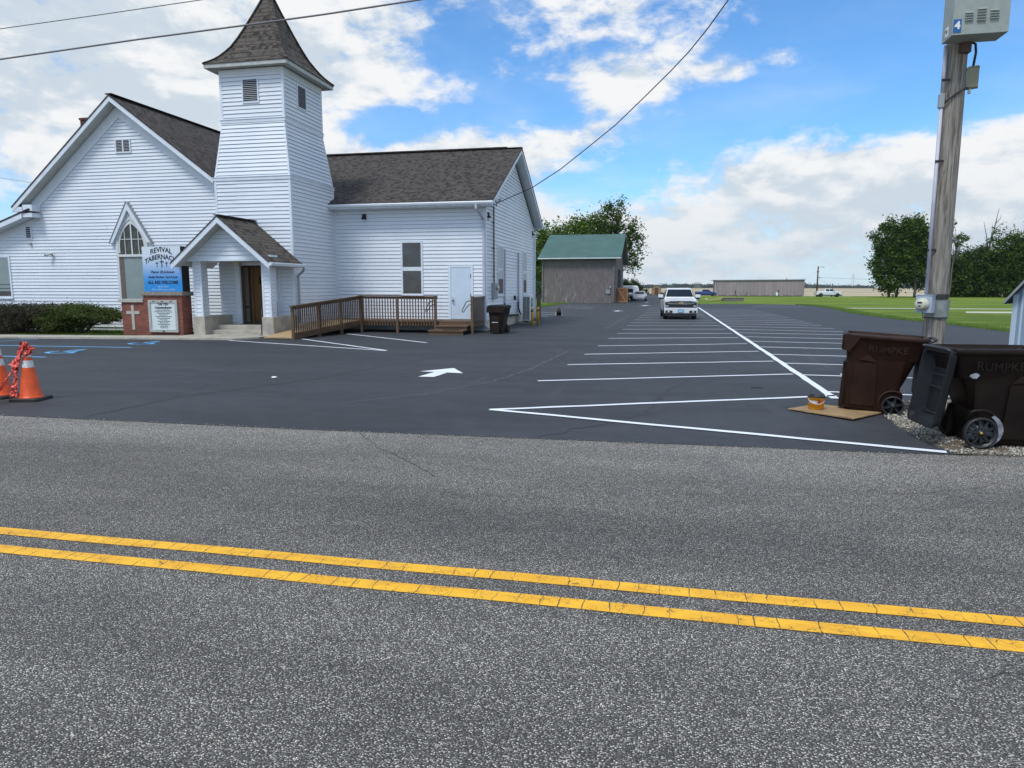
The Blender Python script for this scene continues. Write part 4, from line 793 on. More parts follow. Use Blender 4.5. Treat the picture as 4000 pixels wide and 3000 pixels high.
for i,((x,y,_),h) in enumerate(zip(pp,ph)):
    bm=NB(); box(bm,x-.045,x+.045,y-.045,y+.045,0,h); obj('post',bm,'deck_wood',rp)
tops=[(0,1.05),(3,1.32)]
A0,A3=Vector((pp[0][0]-.0,20.70,1.07)),Vector((-11.03,fy-.04,1.36))
for a,b in ((A0,A3),(Vector((-11.10,fy-.09,1.375)),Vector((-8.02,fy-.09,1.36)))):
    bm=NB(); bar(bm,a,b,.14,.035); bar(bm,a-Vector((0,0,.07)),b-Vector((0,0,.07)),.038,.09); obj('top_rail',bm,'deck_wood',rp)
nb=0
def balus(p0,p1,h0,h1,n,skip):
    for i in range(1,n):
        f=i/n
        if any(abs(f-s)<.5/n for s in skip): continue
        x=p0[0]+(p1[0]-p0[0])*f; y=p0[1]+(p1[1]-p0[1])*f
        bm=NB(); box(bm,x-.017,x+.017,y-.017,y+.017,h0[0]+(h1[0]-h0[0])*f,h0[1]+(h1[1]-h0[1])*f); obj('baluster',bm,'deck_wood',rp)
balus((rX(20.8)+.04,20.8),(-11.03+.05,fy-.04),(.08,1.0),(.36,1.30),36,(.345,.675)); balus((-11.03,fy-.10),(-8.10,fy-.10),(.30,1.31),(.30,1.31),27,(.5,))
bm=NB(); y=fy
while y<WY-.12: box(bm,-6.725,-6.70,y+.02,y+.15,.46,1.30); y+=.14
bar(bm,(-6.71,fy,1.325),(-6.71,WY-.04,1.325),.12,.035); bar(bm,(-6.71,fy,.46),(-6.71,WY-.04,.46),.06,.08); obj('side_panel',bm,'weathered_board',rp)
for x,y,sx in ((-8.16,fy-.15,-1),(-6.77,fy-.15,-1)):
    bm=NB(); tube(bm,[(x+.04,y,1.20),(x-.10,y-.05,1.17),(x-.13,y-.07,1.14),(x-.26,y-.10,.86),(x-.27,y-.10,.80),(x-.22,y-.10,.78),(x-.15,y-.08,.90),(x-.04,y-.02,1.05),(x+.04,y,1.06)],.015,8); obj('grab_rail',bm,'black_metal',rp)
bm=NB(); slab(bm,[(-7.62,23.85,.168),(-7.02,23.85,.168),(-7.05,24.14,.168),(-7.5,24.16,.168)],(0,0,.015)); obj('door_mat',bm,'rubber_mat',label='black rubber mat on the lower wooden step to the side door',category='door mat')
# ---------------- outside unit, bollards, hose reel, brown post
ac=thing('air_conditioner','white outdoor air conditioner with louvred front beside the wing wall','air conditioner',(-6.15,32.5,0))
bm=NB(); box(bm,-6.33,-5.96,32.1,33.0,.12,1.30); obj('case',bm,'ac_white',ac,bevel=.02)
bm=NB(); box(bm,-6.30,-6.155,32.085,32.102,.17,1.23); box(bm,-6.135,-5.99,32.085,32.102,.17,1.23); obj('grille',bm,'dark_interior',ac)
bm=NB(); [box(bm,-6.31,-5.98,32.072,32.086,z,z+.014) for z in [.17+.048*i for i in range(23)]]; obj('grille_bars',bm,'ac_white',ac)
for z in (.45,.97):
    bm=NB(); lathe(bm,[(.0,.02),(.22,.02),(.235,.0)],(-5.965,32.55,z),'X',24); f=obj('fan_guard',bm,'black_metal',ac); bm=NB()
    for r_ in (.06,.11,.16,.21): tube(bm,[(-5.94,32.55+r_*math.cos(a),z+r_*math.sin(a)) for a in [2*math.pi*k/20 for k in range(21)]],.005,5)
    obj('guard_ring',bm,'ac_white',f)
bm=NB(); box(bm,-6.33,-6.25,32.15,32.95,.05,.12); box(bm,-6.05,-5.96,32.15,32.95,.05,.12); box(bm,-6.6,-5.8,32.0,33.1,0,.05); obj('feet',bm,'cap_stone',ac)
b1=thing('bollard','yellow steel bollard in front of the air conditioner, nearer the road','bollard',(-5.57,30.5,0),group='yellow bollards guarding the air conditioner')
bm=NB(); lathe(bm,[(.066,0),(.066,.70),(.055,.76),(.03,.79),(0,.795)],(0,0,0),'Z',16); obj('pipe',bm,'bollard_yellow',b1,local=True)
bm=NB(); lathe(bm,[(.069,.60),(.069,.64)],(0,0,0),'Z',16); slab(bm,[(-.07,-.05,.60),(.07,-.05,.70),(.07,-.05,.74),(-.07,-.05,.64)],(0,-.03,0)); obj('strap',bm,'black_plastic',b1,local=True)
dup(b1,(-5.47,31.42,0),.6,'yellow steel bollard behind its twin at the air conditioner, farther from the road')
bm=NB(); box(bm,-6.50,-6.28,36.9,37.0,0,1.27); box(bm,-6.52,-6.26,36.88,37.02,1.27,1.31); obj('board_post',bm,'weathered_board',label='dark brown board post standing behind the yellow bollards',category='post')
hrl=thing('hose_reel','dark coiled hose reel standing alone on the asphalt before the barn','hose reel',(-5.83,40.7,0))
bm=NB()
for k in range(6): 
    r_=.20-.015*(k%2); x=-.10+.04*k; tube(bm,[(x+.01*math.sin(a*3),r_*math.cos(a),.24+r_*math.sin(a)) for a in [2*math.pi*j/20 for j in range(21)]],.022,6)
obj('coil',bm,'hose_black',hrl,local=True)
bm=NB(); tube(bm,[(-.16,0,.24),(.16,0,.24)],.04,10); lathe(bm,[(.17,-.15),(.17,-.13)],(0,0,.24),'X',16); lathe(bm,[(.17,.13),(.17,.15)],(0,0,.24),'X',16); bar(bm,(-.2,-.15,.02),(-.2,.2,.02),.03,.03); bar(bm,(.2,-.15,.02),(.2,.2,.02),.03,.03); bar(bm,(-.2,-.15,.02),(-.16,0,.24),.03,.03); bar(bm,(.2,-.15,.02),(.16,0,.24),.03,.03); obj('drum',bm,'rim_grey',hrl,local=True)
bm=NB(); tube(bm,[(-.02,0,.46),(0,-.03,.52)],.02,6); obj('nozzle',bm,'hose_black',hrl,local=True)
bm=NB(); bmesh.ops.create_icosphere(bm,subdivisions=2,radius=.035)
for v in bm.verts: v.co=Vector((v.co.x*1.6+random.uniform(-.008,.008),v.co.y+random.uniform(-.008,.008),v.co.z*.6+.02))
bm.transform(Matrix.Translation((-7.05,11.75,0))); obj('crumpled_paper',bm,'litter_white',label='small crumpled white scrap lying alone on the dark asphalt',category='litter')
SPLIT={'side_board':0,'gutter':0,'corner_trim':0,'hinges':'hinge','side_moulding':0,'lid_rib':0,'louvre':0,'clip':0,'latch':0,'strap':0,'wheel_arch':0,'tail_light':0,'window_trim':0}
def split_islands(o,name):
    me=o.data; n=len(me.vertices); par=list(range(n))
    def f(i):
        while par[i]!=i: par[i]=par[par[i]]; i=par[i]
        return i
    for e in me.edges:
        a,b=f(e.vertices[0]),f(e.vertices[1])
        if a!=b: par[a]=b
    G={}
    for p_ in me.polygons: G.setdefault(f(p_.vertices[0]),[]).append(p_)
    if len(G)<2: o.name=name; return
    for ps in G.values():
        vs=sorted({v for p_ in ps for v in p_.vertices}); ix={v:i for i,v in enumerate(vs)}
        m2=bpy.data.meshes.new(name); m2.from_pydata([me.vertices[v].co[:] for v in vs],[],[[ix[v] for v in p_.vertices] for p_ in ps])
        for m_ in me.materials: m2.materials.append(m_)
        for q,p_ in zip(m2.polygons,ps): q.material_index=p_.material_index
        autouv(m2); c_=bpy.data.objects.new(name,m2); COL.objects.link(c_); c_.parent=o.parent
    bpy.data.objects.remove(o)
# ------------------------------------------------------------ church sign
sg=thing('church_sign','brick based church sign with blue lettered cabinet and commandments board','sign',(-17,21.4,0))
SY=21.20
bm=NB(); box(bm,-17.59,-16.08,SY,SY+.50,-.02,1.40); obj('brick_pier',bm,'red_brick',sg); bm=NB(); box(bm,-18.52,-17.61,SY+.04,SY+.44,-.02,1.16); obj('brick_pier',bm,'red_brick',sg)
bm=NB(); box(bm,-17.66,-16.01,SY-.06,SY+.56,1.40,1.53); obj('stone_cap',bm,'cap_stone',sg,bevel=.01); bm=NB(); box(bm,-18.60,-17.615,SY-.02,SY+.50,1.16,1.275); obj('stone_cap',bm,'cast_stone',sg,bevel=.01)
bm=NB(); box(bm,-18.13,-18.02,SY+.02,SY+.045,.20,1.06); box(bm,-18.34,-18.13,SY+.02,SY+.045,.75,.86); box(bm,-18.02,-17.80,SY+.02,SY+.045,.75,.86); obj('stone_cross',bm,'cast_stone',sg)
bm=NB(); box(bm,-17.56,-16.05,SY+.06,SY+.44,1.53,3.07); cabn=obj('sign_cabinet',bm,'sign_side',sg)
bm=NB(); box(bm,-17.555,-16.055,SY+.05,SY+.058,1.535,3.065); obj('sign_face',bm,'sign_print',cabn)
bm=NB(); cxs=-16.80
def T(s,size,x,z,y=SY+.047,**k):
    b=text_bm(s,size,**k); merge(bm,b,Matrix.Translation((x,y,z)))
T('REVIVAL',.235,cxs,2.955,arc=.50,bold=.005,font_w=.98); T('TABERNACLE',.235,cxs,2.715,arc=.42,bold=.005,font_w=.92)
for dx,h,zb in ((0,.27,2.355),(-.185,.185,2.37),(.185,.185,2.37)):
    w_=.016 if dx==0 else .011; box(bm,cxs+dx-w_,cxs+dx+w_,SY+.044,SY+.048,zb,zb+h); box(bm,cxs+dx-h*.31,cxs+dx+h*.31,SY+.0435,SY+.0475,zb+h*.66,zb+h*.66+w_*2)
T('Pastor Eli Johnson',.125,cxs,2.20,italic=.35,bold=.002); T('Sunday Services 11am & 6 pm',.108,cxs,2.03,italic=.35,bold=.002,font_w=.88); T('ALL ARE WELCOME',.150,cxs,1.845,bold=.005,font_w=.90)
obj('lettering',bm,'sign_ink',cabn,recalc=False)
bm=NB(); T('765-271-0777',.075,cxs,1.70); T('4174 S. 1100 W. Galveston, IN 46932',.075,cxs,1.60,font_w=.8); obj('lettering',bm,'sign_ink_pale',cabn,recalc=False)
bm=NB(); x0,x1,z0,z1=-17.38,-16.24,.14,1.25
box(bm,x0,x0+.09,SY-.06,SY,z0,z1); box(bm,x1-.09,x1,SY-.06,SY,z0,z1); box(bm,x0+.09,x1-.09,SY-.06,SY,z1-.09,z1); box(bm,x0+.09,x1-.09,SY-.06,SY,z0,z0+.09); nbd=obj('notice_board',bm,'notice_frame',sg)
bm=NB(); box(bm,x0+.09,x1-.09,SY-.03,SY-.02,z0+.09,z1-.09); obj('notice_sheet',bm,'notice_white',nbd)
bm=NB(); [box(bm,a-.04,a+.04,SY-.066,SY-.06,z1-.06,z1-.035) for a in (-17.15,-16.81,-16.47)]; box(bm,-16.84,-16.78,SY-.075,SY-.06,z0+.02,z0+.06); obj('latch',bm,'black_metal',nbd)
bm=NB(); T('THE TEN',.125,-16.81,1.10,SY-.034,bold=.003,font_w=.85); T('Commandments',.10,-16.81,.99,SY-.034,italic=.35,bold=.003)
for i,s in enumerate(['I. Thou shalt have no other gods before me','II. Thou shalt not make unto thee any graven image','III. Thou shalt not take the name of','the Lord thy God in vain','IV. Remember the sabbath day, to keep it holy','V. Honour thy father and thy mother','VI. Thou shalt not kill','VII. Thou shalt not commit adultery','VIII. Thou shalt not steal','IX. Thou shalt not bear false witness','against thy neighbour','X. Thou shalt not covet']): T(s,.044,-16.81,.90-.055*i,SY-.034,font_w=.76)
box(bm,-17.05,-16.57,SY-.033,SY-.031,.935,.941); obj('lettering',bm,'sign_ink',nbd,recalc=False)
# ------------------------------------------------------------ traffic cones and tape
cn=thing('traffic_cone','orange traffic cone with two reflective bands and pink tape tied on its tip','traffic cone',(-9.30,8.70,0),.25,'orange traffic cones at the left edge')
bm=NB(); r_=lambda z:.158-(z-.045)/(.80-.045)*.125
zs=[.045,.075,.50,.605,.655,.76,.80]
lathe(bm,[(.185,.045),(.165,.06)]+[(r_(z),z) for z in zs[1:]]+[(.0,.805)],(0,0,0),'Z',28,mis=[0,0,0,1,0,1,0,0]); obj('cone_body',bm,['cone_orange','cone_reflective'],cn,local=True)
bm=NB(); o=[(-.22,-.19),(-.19,-.22),(.19,-.22),(.22,-.19),(.22,.19),(.19,.22),(-.19,.22),(-.22,.19)]; loft(bm,[[(x,y,0.) for x,y in o],[(x,y,.035) for x,y in o],[(x*.95,y*.95,.048) for x,y in o]]); obj('rubber_base',bm,'cone_base',cn,local=True)
cn.scale=(.97,.97,1.0)
dup(cn,(-9.97,8.82,0),.1,'orange traffic cone cut by the left edge, without tape, behind the taped one')
dup(cn,(-9.60,8.06,0),.5,'traffic cone of which only the black base corner shows at the left edge')
tp=thing('flagging_tape','bright pink crumpled flagging tape knotted over the cone tip and trailing down','tape',(-9.3,8.68,.8))
rt=random.Random(11)
def ribbon(bm,pts,w,seed,jit=.02):
    r_=random.Random(seed); P=[]
    for a,b in zip(pts,pts[1:]):
        for i in range(5): P.append(Vector(a).lerp(Vector(b),i/5)+Vector((r_.uniform(-jit,jit),r_.uniform(-jit,jit),r_.uniform(-jit,jit)*.6)))
    P.append(Vector(pts[-1])); pr=None
    for i,p_ in enumerate(P):
        a=r_.uniform(0,3.1); s=Vector((math.cos(a)*.8,.3*math.sin(a),math.sin(a)*.6)).normalized()*w*r_.uniform(.35,.6)
        q=(bm.verts.new(p_-s),bm.verts.new(p_+s+Vector((0,.004,0))))
        if pr: f=bm.faces.new((pr[0],q[0],q[1],pr[1])); f.smooth=True
        pr=q
bm=NB(); C=Vector((-9.30,8.70,0))
for k in range(9): ribbon(bm,[C+Vector((-.05,-.06,.72)),C+Vector((.0,-.05,.84+.02*(k%3))),C+Vector((.05,-.02+.01*k,.78)),C+Vector((.02,-.06,.68))],.05,k,.035)
for k in range(7): ribbon(bm,[C+Vector((.0,-.06,.78)),C+Vector((-.08,-.07,.66)),C+Vector((-.13-.015*k,-.09,.55)),C+Vector((-.20+.02*k,-.10,.44+.02*k))],.055,20+k,.02)
for k in range(6): ribbon(bm,[C+Vector((-.03,-.09,.72)),C+Vector((-.07,-.10,.55)),C+Vector((-.10,-.13,.40)),C+Vector((-.13+.01*k,-.16,.22)),C+Vector((-.17+.022*k,-.19,.07))],.045,40+k,.02)
for k in range(3): ribbon(bm,[C+Vector((-.07,-.12,.52)),C+Vector((-.20,-.14,.40)),C+Vector((-.27,-.16,.30)),C+Vector((-.36,-.18,.15)),C+Vector((-.43,-.22,.02)),C+Vector((-.36+.02*k,-.30,.012))],.035,60+k,.02)
obj('tape_strands',bm,'tape_pink',tp,recalc=False)
# ------------------------------------------------------------ wheeled bins
def rrect(x0,x1,hy,z,r_=.07,n=4):
    P=[]
    for cx_,cy_,a0 in ((x1-r_,hy-r_,0),(x0+r_,hy-r_,90),(x0+r_,-hy+r_,180),(x1-r_,-hy+r_,270)):
        for i in range(n+1): a=R(a0+90*i/n); P.append((cx_+r_*math.cos(a),cy_+r_*math.sin(a),z))
    return P
def make_bin(name,label,loc,yaw,tilt,bodym,wr_=.145,spoke='black_plastic',lid='open',group=None,spray=False,swing=.12,scale=1.,word=True,hx=.60):
    t=thing(name,label,'bin',loc,0,group,scale); t.rotation_euler=(0,tilt,yaw)
    bm=NB()
    rings=[rrect(-.38,.20,.225,.03,.05),rrect(-.40,.22,.235,.06),rrect(-.42,.31,.275,.66),rrect(-.425,.33,.280,.72),rrect(-.43,.47,.285,.75),rrect(-.44,.50,.305,.98),rrect(-.465,.52,.325,1.00,.08),rrect(-.475,.53,.335,1.055,.08),rrect(-.445,.50,.305,1.06,.07),rrect(-.43,.48,.29,.95,.07),rrect(-.38,.28,.24,.40,.06)]
    loft(bm,rings,smooth=True); body=obj('bin_body',bm,bodym,t,local=True)
    for f in body.data.polygons: f.use_smooth=abs(f.normal.z)<.5
    bm=NB(); slab(bm,[(-.50,-.335,1.04),(-.50,-.335,.84),(-.40,-.335,.82),(-.30,-.335,.99),(-.30,-.335,1.04)],(0,.03,0)); slab(bm,[(-.50,.335,1.04),(-.50,.335,.84),(-.40,.335,.82),(-.30,.335,.99),(-.30,.335,1.04)],(0,-.03,0)); box(bm,-.50,-.47,-.335,.335,.84,1.04); obj('front_lip',bm,bodym,t,local=True)
    bm=NB(); box(bm,-.455,-.40,-.17,.17,.03,.66); obj('front_panel',bm,bodym,t,local=True,bevel=.01)
    bm=NB(); box(bm,-.47,-.455,-.12,.12,.44,.46); obj('catch_bar',bm,'bag_white',t,local=True)
    bm=NB(); # moulded shoulder panels on both sides
    for s in (-1,1):
        a=.262;b_=.292
        slab(bm,[(-.33,s*.245,.10),(-.02,s*.245,.10),(-.05,s*b_,.68),(-.30,s*b_,.68)],(0,s*.012,0)); slab(bm,[(-.28,s*.300,.72),(-.06,s*.300,.70),(-.14,s*.300,.78),(-.20,s*.300,.78)],(0,s*.01,0))
    obj('side_moulding',bm,bodym,t,local=True,bevel=.008)
    for s in (-1,1):
        bm=NB(); lathe(bm,[(wr_*.2,s*.225),(wr_*1.35,s*.225),(wr_*1.30,s*.265),(wr_*1.15,s*.27),(wr_*1.1,s*.24)],(.19,0,wr_+.03),'Y',24)
        for v in list(bm.verts):
            if v.co.z<.035: v.co.z=.035
            if v.co.x>.30: v.co.x=.30
        obj('wheel_arch',bm,bodym,t,local=True)
    for s in (-1,1):
        bm=NB(); y0=s*.275; prof=[(wr_*.80,y0),(wr_*.86,y0+s*.055),(wr_*.97,y0+s*.055),(wr_,y0+s*.045),(wr_,y0+s*.005),(wr_*.97,y0),(wr_*.80,y0)]
        lathe(bm,prof,(.20,0,wr_),'Y',32); w_=obj('wheel',bm,'black_plastic',t,local=True)
        bm=NB(); lathe(bm,[(wr_*.82,y0+s*.006),(.01,y0+s*.012)],(.20,0,wr_),'Y',24)
        ns=10 if wr_>.15 else 6
        for k in range(ns):
            a=2*math.pi*(k+.3)/ns; e0=Vector((.20+.02*math.cos(a),y0+s*.03,wr_+.02*math.sin(a))); e1=Vector((.20+wr_*.83*math.cos(a),y0+s*.022,wr_+wr_*.83*math.sin(a))); bar(bm,e0,e1,.026,.018,(0,1,0),mi=1)
        lathe(bm,[(.032,y0+s*.01),(.032,y0+s*.05),(.0,y0+s*.055)],(.20,0,wr_),'Y',14,mi=1)
        obj('hub',bm,[spoke,'black_plastic'],w_,local=True)
        if spoke!='black_plastic':
            bm=NB(); lathe(bm,[(.016,y0+s*.05),(.016,y0+s*.062),(0,y0+s*.064)],(.20,0,wr_),'Y',10); obj('axle_cap',bm,'brass',w_,local=True)
    bm=NB(); tube(bm,[(.20,-.27,wr_),(.20,.27,wr_)],.012,8); obj('axle',bm,'grey_metal',t,local=True)
    bm=NB(); tube(bm,[(.50,-.30,1.0),(.585,-.28,1.045),(.60,-.2,1.05),(.60,.2,1.05),(.585,.28,1.045),(.50,.30,1.0)],.018,8); obj('handle',bm,'black_plastic',t,local=True)
    if lid=='open':
        # hanging lid: shell in lid space (u along length downwards, y width, w outward hollow)
        bm=NB(); L=.82; ins=lambda u,y,w_:(hx+swing*u/L+w_,y,1.03-u*math.cos(swing))
        def rr(u0,u1,hy,w_): 
            r_=.06;P=[]
            for cu,cy_,a0 in ((u1-r_,hy-r_,0),(u0+r_,hy-r_,90),(u0+r_,-hy+r_,180),(u1-r_,-hy+r_,270)):
                for i in range(4): a=R(a0+30*i); P.append(ins(cu+r_*math.cos(a),cy_+r_*math.sin(a),w_))
            return P
        loft(bm,[rr(.10,L-.09,.22,-.055),rr(.02,L-.0,.315,.0),rr(.0,L+.02,.335,.055),rr(.0,L+.02,.335,.075),rr(.03,L-.01,.305,.072),rr(.05,L-.03,.285,.03),rr(.12,L-.11,.20,-.04)],smooth=False)
        ld=obj('lid',bm,'lid_plastic',t,local=True)
        bm=NB()
        for u in (.28,.42,.70): 
            a=ins(u,-.20,-.018);b=ins(u,.20,-.018); bar(bm,a,b,.016,.02)
        obj('lid_rib',bm,'black_plastic',ld,local=True)
    else:
        bm=NB(); loft(bm,[rrect(-.49,.54,.345,1.05,.08),rrect(-.485,.54,.345,1.085,.08),rrect(-.40,.46,.27,1.12,.07)]); obj('lid',bm,'lid_plastic',t,local=True)
    if word:
        for s in (-1,1):
            b=text_bm('RUMPKE',.125,ext=.004,bold=.002,arc=-.25); M_=Matrix.Translation((.06,-.303,.865)); 
            if s>0: M_=Matrix.Rotation(math.pi,4,'Z')@Matrix.Translation((-.06,-.303,.865))
            bm=NB(); merge(bm,b,M_)
            obj('embossed_word',bm,bodym,t,local=True,recalc=False)
    return t
B1=make_bin('wheeled_bin','reddish brown wheeled bin standing beside the plywood, lid hanging open behind it',(2.92,10.35,0.0),R(-13),R(3.2),'bin_brown',.135,hx=.47,swing=.02,group='brown wheeled bins by the utility pole')
B2=make_bin('wheeled_bin','very dark brown bin with chipped silvery wheel, nearest the right edge on gravel',(3.52,8.42,0.0),R(183.5),R(0),'bin_dark_brown',.168,'chipped_spokes',group='brown wheeled bins by the utility pole',swing=.13,hx=.485)
# white spray patches on the dark bin
bm=NB(); 
M2=B2.matrix_basis.copy()
def splat(cx_,cz,rx,rz,n,y,seed):
    r_=random.Random(seed); P=[]
    for i in range(22):
        a=2*math.pi*i/22; q=r_.uniform(.75,1.12); P.append((cx_+rx*q*math.cos(a),y,cz+rz*q*math.sin(a)))
    face(bm,P)
splat(.305,.775,.055,.028,20,.3015,4); obj('paint_spot',bm,'spray_white',B2,local=True,recalc=False)
bm=NB(); P=[]
for i in range(16):
    a=R(-55+110*i/15); P.append((.20-.235*math.cos(a),.2755,.19+.20*math.sin(a)))
for i in range(16):
    a=R(55-110*i/15); P.append((.20-.185*math.cos(a),.2755,.18+.19*math.sin(a)))
for i in range(15): face(bm,[P[i],P[i+1],P[30-i],P[31-i]])
obj('paint_spot',bm,'spray_white',B2,local=True,recalc=False)
make_bin('wheeled_bin','closed dark brown bin standing alone at the corner of the church wing',(-5.82,25.1,0),R(82),0,'bin_faded_brown',.145,lid='closed',word=False,scale=.93)
# ------------------------------------------------------------ plywood, bucket, gravel
pw=[(1.76,10.15),(2.44,9.46),(3.0,10.14),(2.26,10.66)]
bm=NB(); slab(bm,[(x,y,.012+.012*(i==1)) for i,(x,y) in enumerate(pw)],(0,0,.013)); obj('plywood_board',bm,'plywood_sheet',label='stained square of plywood lying on the asphalt under the orange bucket',category='board')
bk=thing('bucket','small orange plastic bucket with a torn cream label standing on plywood','bucket',(2.13,10.17,.03))
bm=NB(); prof=[(.0,.0),(.082,.0),(.088,.01),(.100,.118),(.106,.12),(.106,.135),(.100,.135),(.096,.02),(0,.015)]
lathe(bm,prof,(0,0,0),'Z',28); obj('bucket_body',bm,'bucket_orange',bk,local=True)
bm=NB(); lathe(bm,[(.109,.128),(.112,.131),(.112,.141),(.104,.146),(.098,.146),(.094,.10)],(0,0,0),'Z',28); obj('rim',bm,'black_plastic',bk,local=True)
def decal(bm,a0,a1,z0,z1,off=.0015,n=8):
    rr_=lambda z:.088+(z-.01)/.108*.012+off
    for i in range(n):
        A=R(a0+(a1-a0)*i/n);B=R(a0+(a1-a0)*(i+1)/n); face(bm,[(rr_(z)*math.cos(a),rr_(z)*math.sin(a),z) for a,z in ((A,z0),(B,z0),(B,z1),(A,z1))])
bm=NB(); decal(bm,200,268,.022,.098,.003); obj('label_patch',bm,'label_cream',bk,local=True,recalc=False)
bm=NB(); decal(bm,268,292,.018,.104,.003); decal(bm,292,330,.02,.06,.003); obj('print_band',bm,'bucket_red',bk,local=True,recalc=False)
bm=NB(); tube(bm,[(.104*math.cos(a),.104*math.sin(a)-.0,.118-.055*math.sin(b)) for a,b in [(R(180+180*i/12),math.pi*i/12) for i in range(13)]],.003,6); obj('handle',bm,'bag_white',bk,local=True); bk.scale=(1.05,1.05,1.28)
sheet('gravel_bed',[(2.90,10.15),(2.86,9.2),(2.87,8.4),(2.93,7.80),(3.3,7.79),(14,8.2),(14,11.75),(4.2,11.55),(3.50,11.25)],-.001,'gravel_bed',**ST)
rng=np.random.default_rng(5)
ph=(1+5**.5)/2; IV=np.array([(-1,ph,0),(1,ph,0),(-1,-ph,0),(1,-ph,0),(0,-1,ph),(0,1,ph),(0,-1,-ph),(0,1,-ph),(ph,0,-1),(ph,0,1),(-ph,0,-1),(-ph,0,1)])/1.902
IF=np.array([(0,11,5),(0,5,1),(0,1,7),(0,7,10),(0,10,11),(1,5,9),(5,11,4),(11,10,2),(10,7,6),(7,1,8),(3,9,4),(3,4,2),(3,2,6),(3,6,8),(3,8,9),(4,9,5),(2,4,11),(6,2,10),(8,6,7),(9,8,1)])
N_=16000; px=rng.uniform(2.86,5.3,N_); pyy=rng.uniform(7.76,11.5,N_)
lim=np.interp(pyy,[7.7,8.4,9.2,10.1,10.75,11.2,11.5],[2.99,2.93,2.91,2.97,3.22,3.53,4.2]); lowe=7.80+.02*(px-3); dirt=(np.abs(pyy-8.15-.1*(px-3))<.20)&(px<3.6)&(rng.random(N_)<.85)
k=(px>lim+rng.normal(0,.03,N_))&(pyy>lowe+rng.normal(0,.02,N_))&~dirt; px,pyy=px[k],pyy[k]; n=len(px)
sz=rng.uniform(.007,.019,n); Q=rng.normal(size=(n,3,3)); Q,_=np.linalg.qr(Q); scl=np.stack([sz*rng.uniform(.9,1.5,n),sz*rng.uniform(.7,1.,n),sz*rng.uniform(.45,.8,n)],1)
V=(IV[None]*rng.uniform(.8,1.2,(n,12,1))*scl[:,None,:])@Q; V+=np.stack([px,pyy,sz*rng.uniform(.1,.9,n)],1)[:,None,:]
F=(IF[None]+12*np.arange(n)[:,None,None]).reshape(-1,3); meshraw('gravel',V,F,'pebbles',label='loose pale gravel around the utility pole and bins',category='gravel',kind='stuff')
# loose grit along the sealcoat / road edge
N_=700; gx=rng.uniform(-12,3,N_); gy=7.56+np.where(gx>-3,(gx+3)*.02,0)+np.abs(rng.normal(0,.06,N_))*rng.choice([-1,.4],N_); sz=rng.uniform(.003,.008,N_)
V=IV[None]*sz[:,None,None]*np.array([1.2,1,.6])+np.stack([gx,gy,sz*.5],1)[:,None,:]; F=(IF[None]+12*np.arange(N_)[:,None,None]).reshape(-1,3); meshraw('grit',V,F,'pebbles',label='scattered grit along the seam between lot and road',category='grit',kind='stuff')
# ------------------------------------------------------------ utility pole
up=thing('utility_pole','weathered wooden utility pole with meter, conduit and green grey cabinet','utility pole',(3.885,11.2,0))
bm=NB(); tube(bm,[(3.885+.003*math.sin(z*2),11.2,z) for z in np.linspace(-.1,9.5,30)],list(np.linspace(.148,.112,30)),24); obj('pole_shaft',bm,'pole_wood',up)
bm=NB(); box(bm,3.635,4.295,10.70,11.06,4.97,6.05); cb=obj('cabinet',bm,'cabinet_green',up,bevel=.006)
bm=NB()
for x0,x1,zz_ in ((3.77,3.865,(5.135,5.165,5.195,5.225)),(3.915,4.015,(5.125,5.16,5.195,5.23,5.262)),(4.065,4.165,(5.14,5.17,5.20,5.235))):
    for z in zz_: slab(bm,[(x0,10.70,z),(x1,10.70,z),(x1,10.675,z+.002),(x0,10.675,z+.002)],(0,.0,.004)); slab(bm,[(x0,10.675,z),(x1,10.675,z),(x1,10.70,z+.02),(x0,10.70,z+.02)],(0,0,.004))
obj('louvre',bm,'cabinet_green',cb)
bm=NB(); box(bm,3.642,3.735,10.694,10.6995,5.0,5.165); obj('number_plate',bm,'sticker_blue',cb)
bm=NB(); T('4',.125,3.688,5.085,10.692,bold=.006); obj('numeral',bm,'sticker_white',cb,recalc=False)
bm=NB(); box(bm,3.629,3.6345,10.84,10.93,5.01,5.13); obj('small_plate',bm,'sticker_white',cb); bm=NB(); b=text_bm('93',.065); merge(bm,b,Matrix.Translation((3.627,10.885,5.07))@Matrix.Rotation(R(-90),4,'Z')); obj('numeral',bm,'sign_ink',cb,recalc=False)
bm=NB(); box(bm,3.87,3.99,11.0,11.12,4.84,4.97); obj('bracket',bm,'brown_metal',up)
bm=NB(); loft(bm,[[(x,y,z) for x,y in ((4.0,11.12),(4.13,11.06),(4.17,11.17),(4.04,11.24))] for z in (4.40,4.66)]); loft(bm,[[(x,y,z) for x,y in q] for z,q in ((4.66,((3.995,11.115),(4.13,11.05),(4.175,11.17),(4.04,11.25))),(4.685,((4.03,11.14),(4.12,11.09),(4.14,11.17),(4.06,11.22))))]); jb=obj('junction_box',bm,'olive_box',up)
bm=NB(); tube(bm,[(4.06,11.15,4.40),(4.06,11.15,4.33)],.02,10); obj('stub',bm,'sticker_white',jb)
bm=NB(); tube(bm,[(4.0,11.05,4.97),(4.055,11.06,4.95),(4.08,11.09,4.85),(4.075,11.13,4.68)],.016,8); obj('cable',bm,'wire_black',up)
bm=NB(); tube(bm,[(4.03,11.12,4.40),(3.98,11.06,4.385),(3.88,11.045,4.33),(3.78,11.07,4.25),(3.735,11.12,4.20)],.013,8); obj('cable',bm,'wire_black',up)
